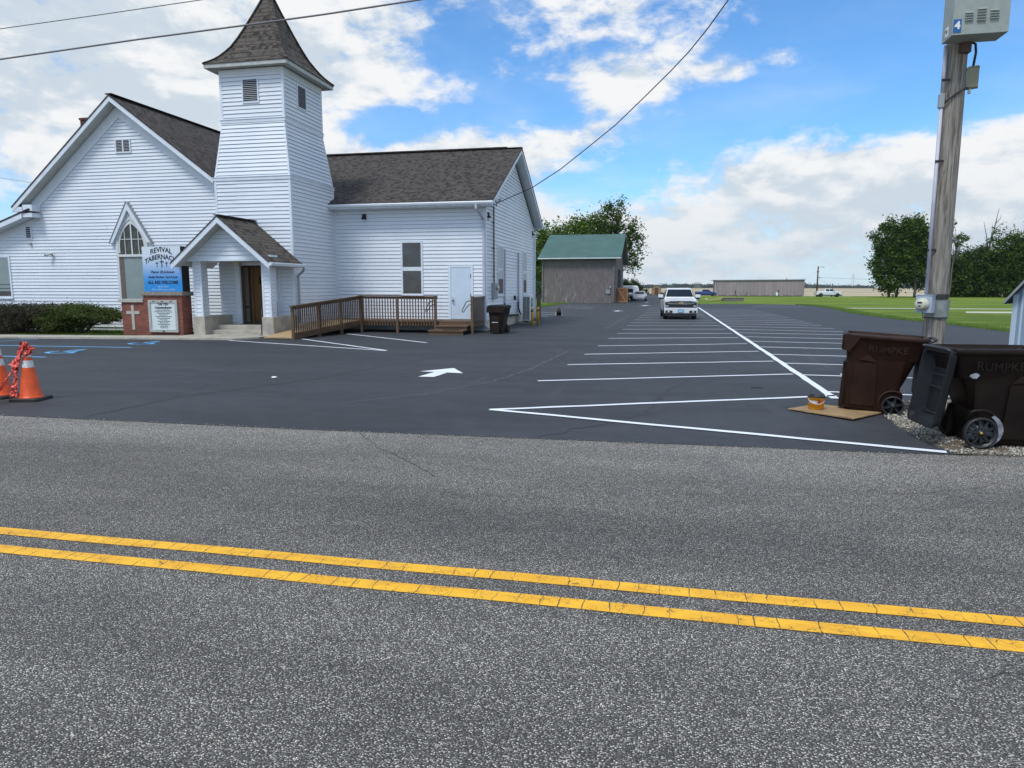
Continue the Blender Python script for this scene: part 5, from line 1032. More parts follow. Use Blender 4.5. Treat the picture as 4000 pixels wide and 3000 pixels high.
bm=NB(); tube(bm,[(3.712,11.12,4.97),(3.715,11.12,4.33)],.024,10); tube(bm,[(3.715,11.12,4.17),(3.712,11.10,1.60)],.024,10); cd_=obj('conduit',bm,'pvc_grey',up)
bm=NB(); box(bm,3.675,3.745,11.085,11.155,4.15,4.34); obj('conduit_body',bm,'grey_metal',cd_,bevel=.01)
bm=NB(); [box(bm,3.685,3.79,11.085,11.10,z,z+.03) for z in (4.50,3.42,2.2)]; obj('clip',bm,'black_metal',cd_)
mt=thing('tmp','tmp','tmp',(3.665,10.99,1.33)); bpy.data.objects.remove(mt)
Mm=Matrix.Translation((3.675,11.0,0))@Matrix.Rotation(R(-38),4,'Z')
bm=NB(); b=NB(); box(b,-.105,.105,-.055,.07,1.335,1.58); box(b,-.115,.115,-.065,.07,1.58,1.59); merge(bm,b,Mm); ms=obj('meter_socket',bm,'meter_grey',up)
bm=NB(); b=NB(); lathe(b,[(.085,-.055),(.088,-.075),(.075,-.08),(.075,-.155),(.06,-.17),(0,-.172)],(-.01,0,1.455),'Y',28); merge(bm,b,Mm); mg=obj('meter',bm,'meter_glass',ms)
for f in mg.data.polygons: f.use_smooth=True
bm=NB(); b=NB(); box(b,-.04,.02,-.178,-.171,1.47,1.49); box(b,-.025,.005,-.177,-.172,1.425,1.44); merge(bm,b,Mm); obj('meter_dial',bm,'sign_ink',mg)
bm=NB(); tube(bm,[(3.64,10.95,1.335),(3.63,10.94,1.30)],.01,6); obj('seal',bm,'sticker_blue',ms)
bm=NB()
def wrap(bm,r0,r1,z0,z1,a0,a1,cx_=3.885,cy_=11.2,n=16):
    for i in range(n):
        A=R(a0+(a1-a0)*i/n);B=R(a0+(a1-a0)*(i+1)/n)
        for r_ in (r0,): face(bm,[(cx_+(r0 if z==z0 else r1)*math.cos(a),cy_+(r0 if z==z0 else r1)*math.sin(a),z) for a,z in ((A,z0),(B,z0),(B,z1),(A,z1))])
wrap(bm,.160,.175,1.26,1.51,215,420); obj('metal_wrap',bm,'wrap_grey',up,recalc=False)
bm=NB(); wrap(bm,.155,.155,1.53,1.595,0,360,n=24); wrap(bm,.165,.165,1.255,1.268,0,360,n=24); obj('strap',bm,'dark_rim',up,recalc=False)
# ------------------------------------------------------------ blue shed at the right edge
sh=thing('garden_shed','pale blue grey gambrel shed with steep roof edge, cut off by the right frame','shed',(5.46,12.5,0),R(-35))
bm=NB(); Wd,Dp=2.6,3.2; gp=[(0,1.57),(.55,2.28),(Wd/2,2.75),(Wd-.55,2.28),(Wd,1.57)]
slab(bm,[(0,0,0)]+[(x,0,z) for x,z in gp]+[(Wd,0,0)],(0,Dp,0)); obj('wall',bm,'shed_blue',sh,local=True)
bm=NB(); box(bm,-.02,.05,-.025,-.001,0,1.58); box(bm,Wd-.05,Wd+.02,-.025,-.001,0,1.58); box(bm,-.025,-.001,0,.05,0,1.57)
for x in (.09,.24,.34,.66,.98,1.3,1.62,1.94,2.26):
    zt_=float(np.interp(x,[p_[0] for p_ in gp],[p_[1] for p_ in gp])); box(bm,x,x+.03,-.016,-.001,0,zt_-.03)
obj('trim',bm,'shed_trim',sh,local=True)
bm=NB(); go=[(-.11,1.43),(.53,2.32),(Wd/2,2.80),(Wd-.53,2.32),(Wd+.11,1.43)]
for (x0,z0),(x1,z1) in zip(go,go[1:]): slab(bm,[(x0,-.17,z0),(x1,-.17,z1),(x1,Dp+.17,z1),(x0,Dp+.17,z0)],(0,0,.035))
rf=obj('roof',bm,'shed_roof',sh,local=True)
bm=NB()
for (x0,z0),(x1,z1) in zip(go,go[1:]): bar(bm,(x0,-.18,z0+.02),(x1,-.18,z1+.02),.015,.03)
obj('drip_edge',bm,'grey_metal',rf,local=True)
# ------------------------------------------------------------ overhead wires
WR=[(-6.4,27.4,5.02)]
def wire(name,pts,r_,m_,label):
    bm=NB(); tube(bm,pts,r_,6); obj(name,bm,m_,label=label,category='wire')
wire('overhead_wire',[(-90,30,15.2),(-60,30,14.2),(-45,30,13.9),(-34.6,30,13.99),(-31.8,30,14.11),(-26.0,30,14.33),(-20.6,30,14.56),(-12,30,15.0),(0,30,15.8),(40,30,18)],.020,'wire_grey','thinner overhead wire crossing the top left corner above the thicker cable')
wire('overhead_cable',[(-60,9,4.6),(-30,9,4.35),(-18,9,4.62),(-13.5,9,4.80),(-10.86,9,4.93),(-9.59,9,5.005),(-7.235,9,5.12),(-5.58,9,5.185),(-4.43,9,5.235),(-3.12,9,5.31),(-1.95,9,5.39),(2,9,5.72),(12,9,6.6),(40,9,8.2)],.0115,'wire_grey','thick overhead cable passing in front of the steeple roof')
wire('service_drop',[(-6.33, 27.35, 4.98), (-4.87, 26.6, 5.4), (-3.72, 25.9, 5.91), (-2.65, 25.2, 6.51), (-1.66, 24.4, 7.04), (-0.74, 23.5, 7.62), (0.09, 22.6, 8.14), (0.59, 21.8, 8.42), (1.04, 20.9, 8.71), (1.45, 19.8, 8.97), (1.67, 19.0, 9.14), (2.6, 15.6, 9.32), (3.86, 11.2, 9.42)],.016,'wire_black','twisted black service wire sagging from the upper right to the church wing corner')
# ------------------------------------------------------------ foliage
def clumps(blobs,n,rs,shell=.55):
    w=np.array([b[6] if len(b)>6 else b[3]*b[4]*b[5] for b in blobs],float); w/=w.sum(); idx=rs.choice(len(blobs),n,p=w); B=np.array([b[:6] for b in blobs])[idx]
    d=rs.normal(size=(n,3)); d/=np.linalg.norm(d,axis=1)[:,None]; r_=shell+(1-shell)*rs.random(n)**.7; r_*=rs.uniform(.82,1.08,n)
    return B[:,:3]+d*r_[:,None]*B[:,3:6],d
def leafmesh(name,centers,per,spread,leaf,matn,parent,rs,aspect=.5,droop=0.,stretch=(1,1,1),outd=None,**props):
    n=len(centers)*per; C=np.repeat(centers,per,axis=0); sp=spread*rs.uniform(.5,1.4,(len(centers),1)).repeat(per,axis=0)
    off=rs.normal(size=(n,3))*sp*np.array(stretch)*.55
    if outd is not None: off+=np.repeat(outd,per,axis=0)*np.abs(rs.normal(size=(n,1)))*sp*1.1
    C=C+off; u=rs.normal(size=(n,3)); u[:,2]=u[:,2]*.7-droop; u/=np.linalg.norm(u,axis=1)[:,None]; w_=np.cross(u,rs.normal(size=(n,3))); w_/=np.linalg.norm(w_,axis=1)[:,None]
    L=leaf*rs.uniform(.55,1.35,(n,1)); P=np.stack([C-u*L,C+w_*L*aspect,C+u*L,C-w_*L*aspect],1)
    if parent is not None: P=P-np.array(parent.location)
    F=np.arange(4*n).reshape(-1,4); return meshraw(name,P,F,matn,parent,**props)
def tree(name,label,cat,loc,trunks,blobs,nc,per,spread,leaf,matn,seed,group=None,limbs=14,shell=.5,stretch=(1,1,1),bark='bark',tr=.22):
    rs=np.random.default_rng(seed); r_=random.Random(seed); t=thing(name,label,cat,loc,0,group)
    C,dd=clumps(blobs,nc,rs,shell); leafmesh('crown',C,per,spread,leaf,matn,t,rs,stretch=stretch,outd=dd*.6)
    bm=NB()
    for (x,y,h,lean) in trunks:
        P=[Vector((x+lean*s+.15*math.sin(s*5+x),y,h*s)) for s in np.linspace(-.02,1,9)]; tube(bm,P,list(np.linspace(tr,tr*.25,9)),9)
    obj('trunk',bm,bark,t)
    bm=NB(); tops=[C[i] for i in rs.choice(len(C),min(limbs,len(C)),replace=False)]
    for c_ in tops:
        x,y,h,lean=min(trunks,key=lambda q:abs(q[0]-c_[0])); s=min(.85,max(.12,(c_[2]-1.2)/h*.75)); a=Vector((x+lean*s,y,h*s)); b=Vector(c_); m_=a.lerp(b,.5)+Vector((r_.uniform(-.2,.2),r_.uniform(-.2,.2),.25)); tube(bm,[a,m_,b],[tr*.35,tr*.2,tr*.06],6)
    obj('limbs',bm,bark,t); return t
# hedge shrubs beside the sign
def shrub(label,loc,blobs,nc,per,spread,leaf,matn,seed,stems,group='low evergreen shrubs before the church',under='needles_brown'):
    rs=np.random.default_rng(seed); t=thing('evergreen_shrub',label,'shrub',loc,0,group)
    C,dd=clumps(blobs,nc,rs,.55); C[:,2]=np.maximum(C[:,2],.10); leafmesh('foliage',C,per,spread,leaf,matn,t,rs,aspect=.28,stretch=(1.3,1.3,.45),outd=dd*np.array([1.2,1.2,.5]))
    bm=NB(); r_=random.Random(seed)
    for (x,y,a,b,h) in stems:
        P=[Vector((x,y,-.05)),Vector((x+a*.3,y+b*.3,h*.45)),Vector((x+a,y+b,h))]; tube(bm,P,[.06,.045,.02],7)
    for i in range(60):
        c_=C[r_.randrange(len(C))]; x,y,a,b,h=min(stems,key=lambda q:abs(q[0]-c_[0])); s=Vector((x+a*.25,y+b*.25,h*.4)); tube(bm,[s,s.lerp(Vector(c_),.55)+Vector((0,0,-.06)),Vector(c_)],[.022,.014,.005],5)
    obj('stem',bm,'bark',t); return t
shrub('low green juniper shrub with open gnarled stems, beside the brick sign',(-21.1,22.0,0),[(-21.1,22.0,.70,.80,.75,.28),(-20.3,22.0,.72,.85,.65,.20),(-21.5,21.8,.45,.6,.7,.36),(-19.75,22.0,.60,.45,.5,.16),(-21.4,21.9,.88,.7,.6,.14)],520,60,.15,.045,'needles_green',31,[(-21.1,22.0,.9,0,.62),(-21.3,21.9,-.5,.1,.5),(-21.0,22.1,1.3,.1,.7),(-21.2,22.2,.2,-.3,.6)])
shrub('brown thinning evergreen shrub, middle one of the row left of the green juniper',(-23.3,21.9,0),[(-23.2,21.9,.62,1.15,.8,.34),(-22.2,21.7,.78,.75,.7,.20),(-24.0,21.9,.75,.8,.7,.22),(-23.3,21.5,.35,1.1,.6,.3)],620,56,.16,.045,'needles_brown',32,[(-23.3,21.9,.5,0,.6),(-23.5,21.9,-.6,.1,.6),(-23.1,22.0,.9,.1,.5),(-23.6,21.7,-.2,-.3,.5)])
shrub('brown sparse evergreen shrub at the left end of the row, cut by the frame',(-25.7,21.8,0),[(-25.6,21.8,.62,1.2,.8,.33),(-26.5,21.8,.62,1.,.8,.33),(-25.0,21.7,.80,.8,.6,.16),(-25.6,21.4,.32,1.2,.6,.28)],640,56,.16,.045,'needles_brown',33,[(-25.7,21.8,.6,0,.6),(-25.9,21.8,-.7,.1,.6),(-25.2,22.,.5,.1,.5)])
# grass tufts along lawn edges near the sign and church
def tufts(name,xs,ys,h,seed,label,matn='leaves_bright'):
    rs=np.random.default_rng(seed); n=len(xs); hh=h*rs.uniform(.5,1.3,n); a=rs.uniform(0,6.28,n); w_=h*.12; lx=rs.normal(0,.35,n)*hh; ly=rs.normal(0,.35,n)*hh
    b=np.stack([xs,ys,np.zeros(n)-.016],1); d=np.stack([np.cos(a)*w_,np.sin(a)*w_,np.zeros(n)],1); tp_=b+np.stack([lx,ly,hh],1)
    V=np.stack([b-d,b+d,tp_],1); meshraw(name,V,np.arange(3*n).reshape(-1,3),matn,label=label,category='grass',kind='stuff')
rs=np.random.default_rng(9)
n=9000; xs=rs.uniform(-23,-16,n); ys=rs.uniform(20.6,23.6,n); k=~((xs>-18.55)&(xs<-16.05)&(ys<21.75)&(ys>21.2)); tufts('grass',xs[k],ys[k],.07,1,'green grass strip behind the sign along the church wall','leaves_mid')
n=26000; ys=rs.uniform(30,72,n); ex=np.interp(ys,[30,35.2,41,49.6,58.5,66,72],[12.95,12.8,12.1,12.1,13.05,13.25,12.7]); xs=ex+np.abs(rs.normal(0,.5,n))-.05; tufts('grass',xs,ys,.10,2,'ragged grass along the right edge of the parking lot','leaves_bright')
n=16000; ys=rs.uniform(45,73,n); ex=np.interp(ys,[47,56.6,66,74],[-11,-9.9,-9.55,-9.3]); xs=ex-np.abs(rs.normal(0,.8,n))+.05; tufts('grass',xs,ys,.10,3,'grass verge between the church wing and the barn','leaves_bright')
# ------------------------------------------------------------ barn
bn=thing('barn','weathered grey board barn with green metal roof and white gutter','barn',(-8.6,82,0))
by0,by1,bx0,bx1=74.7,90.,-12.50,-4.80; bze=4.70; bzr=7.62; byr=82.3; bxe=-4.17
bm=NB(); P=[(bx1,by0,-.1),(bx1,by1,-.1),(bx1,by1,bze),(bx1,byr,bzr-.15),(bx1,by0,bze)]; slab(bm,P,(bx0-bx1,0,0)); obj('wall',bm,'barn_boards',bn)
bm=NB(); slab(bm,[(-12.95,by0-.55,bze-.02),(bxe,by0-.55,bze-.02),(bxe,byr,bzr),(-12.95,byr,bzr)],(0,0,.06)); slab(bm,[(bxe,byr,bzr),(bxe,by1+.9,bze-.35),(-12.95,by1+.9,bze-.35),(-12.95,byr,bzr)],(0,0,.06)); rf=obj('roof',bm,'green_metal_roof',bn)
bm=NB(); box(bm,bxe-.06,bxe-.02,by0-.5,by0-.3,bze-.2,bze); slab(bm,[(bxe-.03,by0-.55,bze-.04),(bxe-.03,byr,bzr-.02),(bxe-.03,byr,bzr-.22),(bxe-.03,by0-.55,bze-.24)],(-.03,0,0)); slab(bm,[(bxe-.03,byr,bzr-.02),(bxe-.03,by1+.9,bze-.37),(bxe-.03,by1+.9,bze-.60),(bxe-.03,byr,bzr-.22)],(-.03,0,0)); obj('rake_board',bm,'barn_post',rf)
bm=NB(); slab(bm,[(bx1,by1+.2,bze-.35),(bxe-.06,by1+.2,bze-.35),(bxe-.06,byr,bzr-.2),(bx1,byr,bzr-.2)],(0,0,.02)); obj('soffit_board',bm,'barn_post',rf)
bm=NB(); gutter(bm,(-12.97,by0-.53,bze+.0),(bxe-.02,by0-.53,bze+.0)); obj('gutter',bm,'white_trim',bn)
for x in (-12.52,-4.95):
    bm=NB(); bar(bm,(x,by0-.1,bze-.1),(x,by0-.1,.1),.13,.1,(0,1,0)); bar(bm,(x,by0-.55,bze-.1),(x,by0-.1,bze-.25),.1,.1); obj('downspout',bm,'barn_post',bn)
bm=NB(); box(bm,bx1,bx1+.05,79.5,84.,.0,3.6); obj('side_doorway',bm,'dark_interior',bn)
bm=NB(); box(bm,-5.75,-5.30,by0-.12,by0-.0,.98,1.38); box(bm,-5.4,-5.2,by0-.1,by0-.0,1.55,1.8); obj('utility_box',bm,'grey_metal',bn)
bm=NB(); box(bm,-5.62,-5.58,by0-.08,by0-.04,0,.98); obj('conduit',bm,'grey_metal',bn)
# board gate by the barn
gt_=thing('wooden_gate','brown timber gate panel with diagonal braces leaning by the barn corner','gate',(-4.1,75.6,0))
bm=NB(); x=-4.72
while x<-3.50: box(bm,x,x+.148,75.6,75.63,.05,1.58); x+=.155
obj('boards',bm,'gate_wood',gt_)
bm=NB(); bar(bm,(-4.55,75.57,1.5),(-3.68,75.57,.08),.03,.14,(1,0,0)); box(bm,-4.72,-3.5,75.56,75.595,1.48,1.6); box(bm,-4.72,-3.5,75.56,75.595,.06,.18); box(bm,-3.62,-3.5,75.53,75.56,.05,1.6); bar(bm,(-3.62,75.575,1.45),(-4.1,75.575,1.0),.02,.1,(1,0,0)); obj('brace',bm,'gate_brace',gt_)
# grey house seen between wing and barn
hs=thing('grey_house','pale grey single storey house seen between the wing and the barn','house',(-20,106,0))
bm=NB(); box(bm,-30,-16.6,104,112,.8,2.95); box(bm,-29.9,-16.7,104.1,112,0,.8); obj('wall',bm,'grey_house',hs)
bm=NB(); slab(bm,[(-30.4,103.6,2.9),(-16.2,103.6,2.9),(-16.2,108,4.3),(-30.4,108,4.3)],(0,0,.1)); slab(bm,[(-30.4,108,4.3),(-16.2,108,4.3),(-16.2,112.4,2.9),(-30.4,112.4,2.9)],(0,0,.1)); obj('roof',bm,'dark_shingles',hs)
bm=NB(); box(bm,-30.4,-16.2,103.55,103.6,2.72,2.95); box(bm,-30,-16.6,103.95,103.99,.75,.9); obj('trim',bm,'white_trim',hs)
for x in (-19.6,-18.1):
    bm=NB(); box(bm,x-.62,x+.62,103.93,103.99,1.25,2.45); w_=obj('window',bm,'white_trim',hs); bm=NB(); [box(bm,x-.55,x+.55,103.90,103.925,a,b) for a,b in ((1.33,1.80),(1.86,2.38))]; obj('pane',bm,'blue_reflect',w_)
# ------------------------------------------------------------ trees
tree('broadleaf_tree','wide dense green tree mass rising behind the barn roof','tree',(-13.5,103,0),[(-16,104,6,0),(-12,103,7,0)],[(-19,104,6.5,4,3,3.6),(-15.5,104,7.3,3.6,3,3.6),(-12.2,103,7.6,3.,3,3.6),(-10,103,8.2,2.6,2.4,3.4),(-19,104,2.5,4,2.5,3.)],640,46,.75,.19,'leaves_mid',41,limbs=16)
tree('broadleaf_tree','tall feathery tree with open right side rising behind the barn ridge','tree',(-6.2,97,0),[(-6.6,97,10.5,.3)],[(-7.2,97,10.2,2.,1.8,2.4),(-6.2,97,12.0,1.3,1.2,1.4),(-5.0,97,9.0,2.0,1.8,2.3),(-3.9,97,6.6,1.5,1.5,2.4),(-4.2,97,4.4,1.2,1.2,1.1),(-8.3,97,7.6,2.,1.8,2.4),(-6.0,97,6.2,1.6,1.6,2.2),(-8.6,97,10.6,1.1,1.1,1.3)],300,30,.55,.17,'leaves_dark',42,limbs=70,shell=.35,stretch=(.8,.8,1.2))
tree('round_shrub','large dark rounded shrub behind the white van','shrub',(-5.2,112,0),[(-5.2,112,1.6,0)],[(-6.2,112,1.5,2.0,1.6,1.1),(-4.6,112,1.6,1.4,1.3,1.0),(-3.3,111,.9,1.1,1.,.75)],260,46,.3,.10,'leaves_deep',43,tr=.1)
tree('broadleaf_tree','bushy green tree, left one of the pair on the lawn left of the utility pole','tree',(36.5,125,0),[(36.4,125,8,-.3),(37.4,125,8,.2)],[(35.6,125,9.3,2.3,2,2.6),(35.3,125,5.6,2.2,2,2.6),(36.6,125,3.0,2.9,2.2,1.9),(37.2,125,7.2,2.,2,3.),(35.9,125,11.0,1.2,1.2,1.2)],420,40,.62,.20,'leaves_dark',44,limbs=30,shell=.4,group='pair of trees on the lawn')
tree('broadleaf_tree','taller bushy green tree, right one of the pair, touching the pole','tree',(39.6,124,0),[(39.3,123,9,.2)],[(39.2,124,10.3,2.3,2,2.3),(40.6,124,7.8,2.,2,2.8),(38.6,124,6.,2.4,2,3.0),(40.0,124,3.6,2.5,2,1.9),(38.6,124,11.5,1.3,1.3,1.2)],440,40,.62,.20,'leaves_dark',45,limbs=30,shell=.4,group='pair of trees on the lawn')
tree('thin_tree','thin sparse tree showing just right of the utility pole','tree',(45.6,126,0),[(45.3,126,9,.8)],[(46.2,126,9.0,1.3,1.2,1.2),(45.2,126,11.6,.7,.7,.9),(47.2,126,9.4,.7,.7,.7)],34,26,.34,.15,'leaves_dark',46,limbs=24,shell=.3,bark='dead_wood',tr=.12)
k=0
for (x,y,rx,top,lab) in ((47.6,130,3.2,6.6,'low dark tree at the left end of the right hand tree row'),(51.2,131,3.0,7.6,'dark tree under the bare dead trunk in the right hand row'),(55.,129,3.6,11.2,'tallest dark tree at the right frame edge, above the blue shed'),(59.5,129,4.,11.8,'dark tree just outside the row end by the right frame edge'),(53.,136,4.,8.5,'deep dark tree filling the gap behind the right hand row')):
    tree('broadleaf_tree',lab,'tree',(x,y,0),[(x,y,top*.6,.2)],[(x,y,top*.62,rx,2.4,top*.36),(x-.6,y,top*.28,rx*1.0,2.4,top*.28),(x+.9,y,top*.45,rx*.9,2.2,top*.36),(x,y-.5,.9,rx*1.05,2.,.9)],420,44,.66,.20,'leaves_deep' if k%2 else 'leaves_dark',50+k,group='dark tree row at the right',limbs=8); k+=1
dt=thing('dead_tree','bare dead tree trunk with forked branches rising above the right tree row','dead tree',(51,127,0))
bm=NB(); tube(bm,[(50.3,127,0),(50.6,127,5),(51.0,127,8),(51.5,127,11),(51.9,127,14)],[.28,.22,.16,.10,.03],8); obj('trunk',bm,'dead_wood',dt)
bm=NB(); tube(bm,[(50.8,127,7.6),(50.5,127,9.5),(49.9,127,11.9)],[.1,.07,.03],6); tube(bm,[(51.3,127,9.8),(52.,127,11.2),(52.8,127,11.9)],[.09,.05,.02],6); tube(bm,[(51.6,127,11.6),(52.2,127,12.4),(52.3,127,13)],[.06,.04,.02],6); tube(bm,[(51.1,127,9),(51.2,127,10.6),(51.15,127,11.5)],[.07,.04,.02],6); tube(bm,[(49.2,127,5),(49.0,127,7),(48.4,127,8.4)],[.09,.07,.02],6); tube(bm,[(49.0,127,6.8),(49.5,127,7.9)],[.05,.02],6); obj('branch',bm,'dead_wood',dt); dt.location=(53.9,134,0); dt.scale=(1.05,1.05,1.05)
# far tree line and horizon things
rs=np.random.default_rng(77)
cx_=rs.uniform(-140,520,620); y_=rs.uniform(880,1080,620); h_=rs.uniform(2.0,5.2,620)*(.75+.35*np.sin(cx_*.045)+.2*np.sin(cx_*.013+1)); C=np.stack([cx_,y_,h_*.55],1)
C=np.repeat(C,3,axis=0)+rs.normal(size=(1860,3))*np.array([3.5,3,.9]); C[:,2]=np.maximum(C[:,2],.8)
leafmesh('far_woods',C,34,2.6,.85,'far_leaves_hazed',None,rs,aspect=.7,stretch=(1.6,1,.55),label='hazy line of distant trees along the whole horizon',category='woods',kind='stuff')
# ------------------------------------------------------------ vehicles (local: front toward -Y)
def vwheels(t,hw,ys,r_,w_=.26,rim='rim_grey'):
    for y in ys:
        for s in (-1,1):
            bm=NB(); x1=s*hw; x0=s*(hw-w_); lathe(bm,[(r_*.62,x0),(r_*.94,x0),(r_,x0+s*.03),(r_,x1-s*.03),(r_*.94,x1),(r_*.64,x1)],(0,y,r_),'X',24); wh=obj('wheel',bm,'tyre',t,local=True)
            bm=NB(); lathe(bm,[(r_*.64,x1-s*.01),(r_*.60,x1-s*.03),(r_*.2,x1-s*.02),(0,x1-s*.01)],(0,y,r_),'X',20)
            for k in range(6): a=2*math.pi*k/6; bar(bm,(x1-s*.012,y,r_),(x1-s*.018,y+r_*.6*math.cos(a),r_+r_*.6*math.sin(a)),.07,.025,(1,0,0))
            obj('rim',bm,rim,wh,local=True)
def arches(t,hw,ys,r_):
    bm=NB()
    for y in ys:
        for s in (-1,1):
            P=[(s*(hw+.006),y+r_*1.22*math.cos(a),max(.30,r_+r_*1.22*math.sin(a))) for a in [math.pi*k/12 for k in range(13)]]; face(bm,P)
    obj('wheel_arch',bm,'black_plastic',t,local=True,recalc=False)
def pickup(name,label,loc,rz,scale,paint,lights='lamp_glass',cab=1.0,group=None):
    t=thing(name,label,'pickup truck',loc,rz,group,scale)
    def sec(y,hw,zb,zs,zt,ti=.93): return [(-hw*.95,y,zb),(-hw,y,zb+.14),(-hw,y,zs),(-hw*ti,y,zt),(hw*ti,y,zt),(hw,y,zs),(hw,y,zb+.14),(hw*.95,y,zb)]
    bm=NB(); loft(bm,[sec(-2.86,.93,.50,.95,1.14),sec(-2.80,.97,.48,1.04,1.19),sec(-2.55,1.0,.46,1.08,1.23),sec(-1.45,1.01,.42,1.12,1.31),sec(1.0,1.02,.42,1.12,1.30),sec(1.05,1.02,.42,1.14,1.33),sec(2.80,1.0,.46,1.14,1.33),sec(2.88,.96,.5,1.1,1.30)],smooth=False); body=obj('body',bm,paint,t,local=True,bevel=.03)
    bm=NB(); ring=lambda y,hb,zb,ht,zt:[(-hb,y,zb),(-ht,y,zt),(ht,y,zt),(hb,y,zb)]
    loft(bm,[ring(-1.55,.92,1.27,.88,1.30),ring(-.78,.94,1.27,.74,1.84),ring(-.30,.95,1.27,.73,1.91),ring(.55*cab+.3,.95,1.27,.73,1.90),ring(1.02,.94,1.27,.80,1.34)]); obj('cab',bm,paint,t,local=True,bevel=.04)
    bm=NB(); slab(bm,[(-.84,-1.46,1.37),(.84,-1.46,1.37),(.70,-.86,1.81),(-.70,-.86,1.81)],(0,-.012,.012)); obj('windshield',bm,'car_glass',t,local=True)
    for s in (-1,1):
        bm=NB(); o=s*.012
        for a,b in ((-1.12,-.14),(-.06,.72)):
            f=lambda y,z:(s*(.952-(z-1.27)*.34)+o,y,z); aa=a+.35 if a<-1 else a+.03; face(bm,[f(a,1.34),f(b,1.34),f(b-.02,1.80),f(aa,1.80)])
        obj('side_window',bm,'car_glass',t,local=True,recalc=False)
        bm=NB(); box(bm,min(s*1.0,s*1.30),max(s*1.0,s*1.30),-1.16,-1.02,1.30,1.50); m_=obj('mirror',bm,paint,t,local=True,bevel=.03); bm=NB(); box(bm,min(s*.92,s*1.27),max(s*.92,s*1.27),-1.13,-1.02,1.20,1.31); obj('mirror_arm',bm,'black_plastic',m_,local=True)
        bm=NB(); box(bm,min(s*.66,s*.985),max(s*.66,s*.985),-2.915,-2.62,1.06,1.135); box(bm,min(s*.74,s*.90),max(s*.74,s*.90),-2.925,-2.6,.80,.85); obj('headlight',bm,lights,t,local=True)
        bm=NB(); box(bm,min(s*.50,s*.92),max(s*.50,s*.92),-2.965,-2.90,.41,.55); fl=obj('fog_lamp',bm,'black_plastic',t,local=True); bm=NB(); box(bm,min(s*.68,s*.78),max(s*.68,s*.78),-2.98,-2.96,.44,.52); obj('lens',bm,lights,fl,local=True)
    bm=NB(); box(bm,-.93,.93,-2.91,-2.70,.72,1.15); gr=obj('grille',bm,'black_plastic',t,local=True)
    bm=NB(); 
    for z in (1.065,.945): slab(bm,[(-.80,-2.925,z+.012),(-.2,-2.935,z-.008),(.2,-2.935,z-.008),(.80,-2.925,z+.012),(.80,-2.925,z+.047),(.2,-2.935,z+.027),(-.2,-2.935,z+.027),(-.80,-2.925,z+.047)],(0,.03,0))
    obj('grille_bar',bm,'chrome',gr,local=True)
    bm=NB(); slab(bm,[(-.15,-2.955,.98),(-.05,-2.955,.98),(-.05,-2.955,.955),(.05,-2.955,.955),(.07,-2.955,1.0)][0:0] or [(-.16,-2.955,.975),(.13,-2.955,.975),(.16,-2.955,1.025),(-.13,-2.955,1.025)],(0,.02,0)); slab(bm,[(-.06,-2.955,.945),(.05,-2.955,.945),(.06,-2.955,1.055),(-.05,-2.955,1.055)],(0,.019,0)); obj('bowtie_emblem',bm,'emblem_gold',gr,local=True)
    bm=NB(); loft(bm,[[(-.98,-2.7,.36),(-.98,-2.93,.38),(.98,-2.93,.38),(.98,-2.7,.36)],[(-1.0,-2.7,.70),(-1.0,-2.95,.72),(-.5,-2.95,.74),(1.0,-2.95,.72)][:2]+[(1.0,-2.95,.72),(1.0,-2.7,.70)]]); obj('front_bumper',bm,paint,t,local=True,bevel=.03)
    bm=NB(); box(bm,-.90,.90,-2.90,-2.6,.22,.40); obj('air_dam',bm,'black_plastic',t,local=True)
    bm=NB(); box(bm,-.17,.17,-2.985,-2.955,.44,.62); pt=obj('number_plate',bm,'plate_edge',t,local=True); bm=NB(); box(bm,-.15,.15,-2.992,-2.986,.455,.59); obj('plate_field',bm,'plate_blue',pt,local=True)
    bm=NB(); box(bm,-.95,.95,2.86,3.0,.52,.72); obj('rear_bumper',bm,'chrome' if paint!='white_car_paint' else 'chrome',t,local=True)
    bm=NB(); box(bm,-.86,.86,1.12,2.80,1.22,1.335); obj('bed',bm,'black_plastic',t,local=True)
    for s in (-1,1):
        bm=NB(); box(bm,min(s*.9,s*1.005),max(s*.9,s*1.005),2.70,2.90,.95,1.25); obj('tail_light',bm,'red_lens',t,local=True)
    arches(t,1.012,(-1.88,1.80),.40); vwheels(t,1.0,(-1.88,1.80),.40)
    bm=NB(); box(bm,-.9,.9,-2.6,2.6,.24,.5); obj('underside',bm,'black_plastic',t,local=True)
    return t
pickup('pickup_truck','white pickup truck facing the camera, parked on the near side of the long white line',(.90,40.05,0),R(2.5),.855,'white_car_paint')
pickup('pickup_truck','blue pickup truck parked side on at the left end of the long metal building',(7.75,131.5,0),R(90),.64,'blue_car_paint')
pickup('pickup_truck','pale silver pickup truck parked side on in the field right of the metal building',(27.8,128.6,0),R(90),.72,'pale_car_paint')
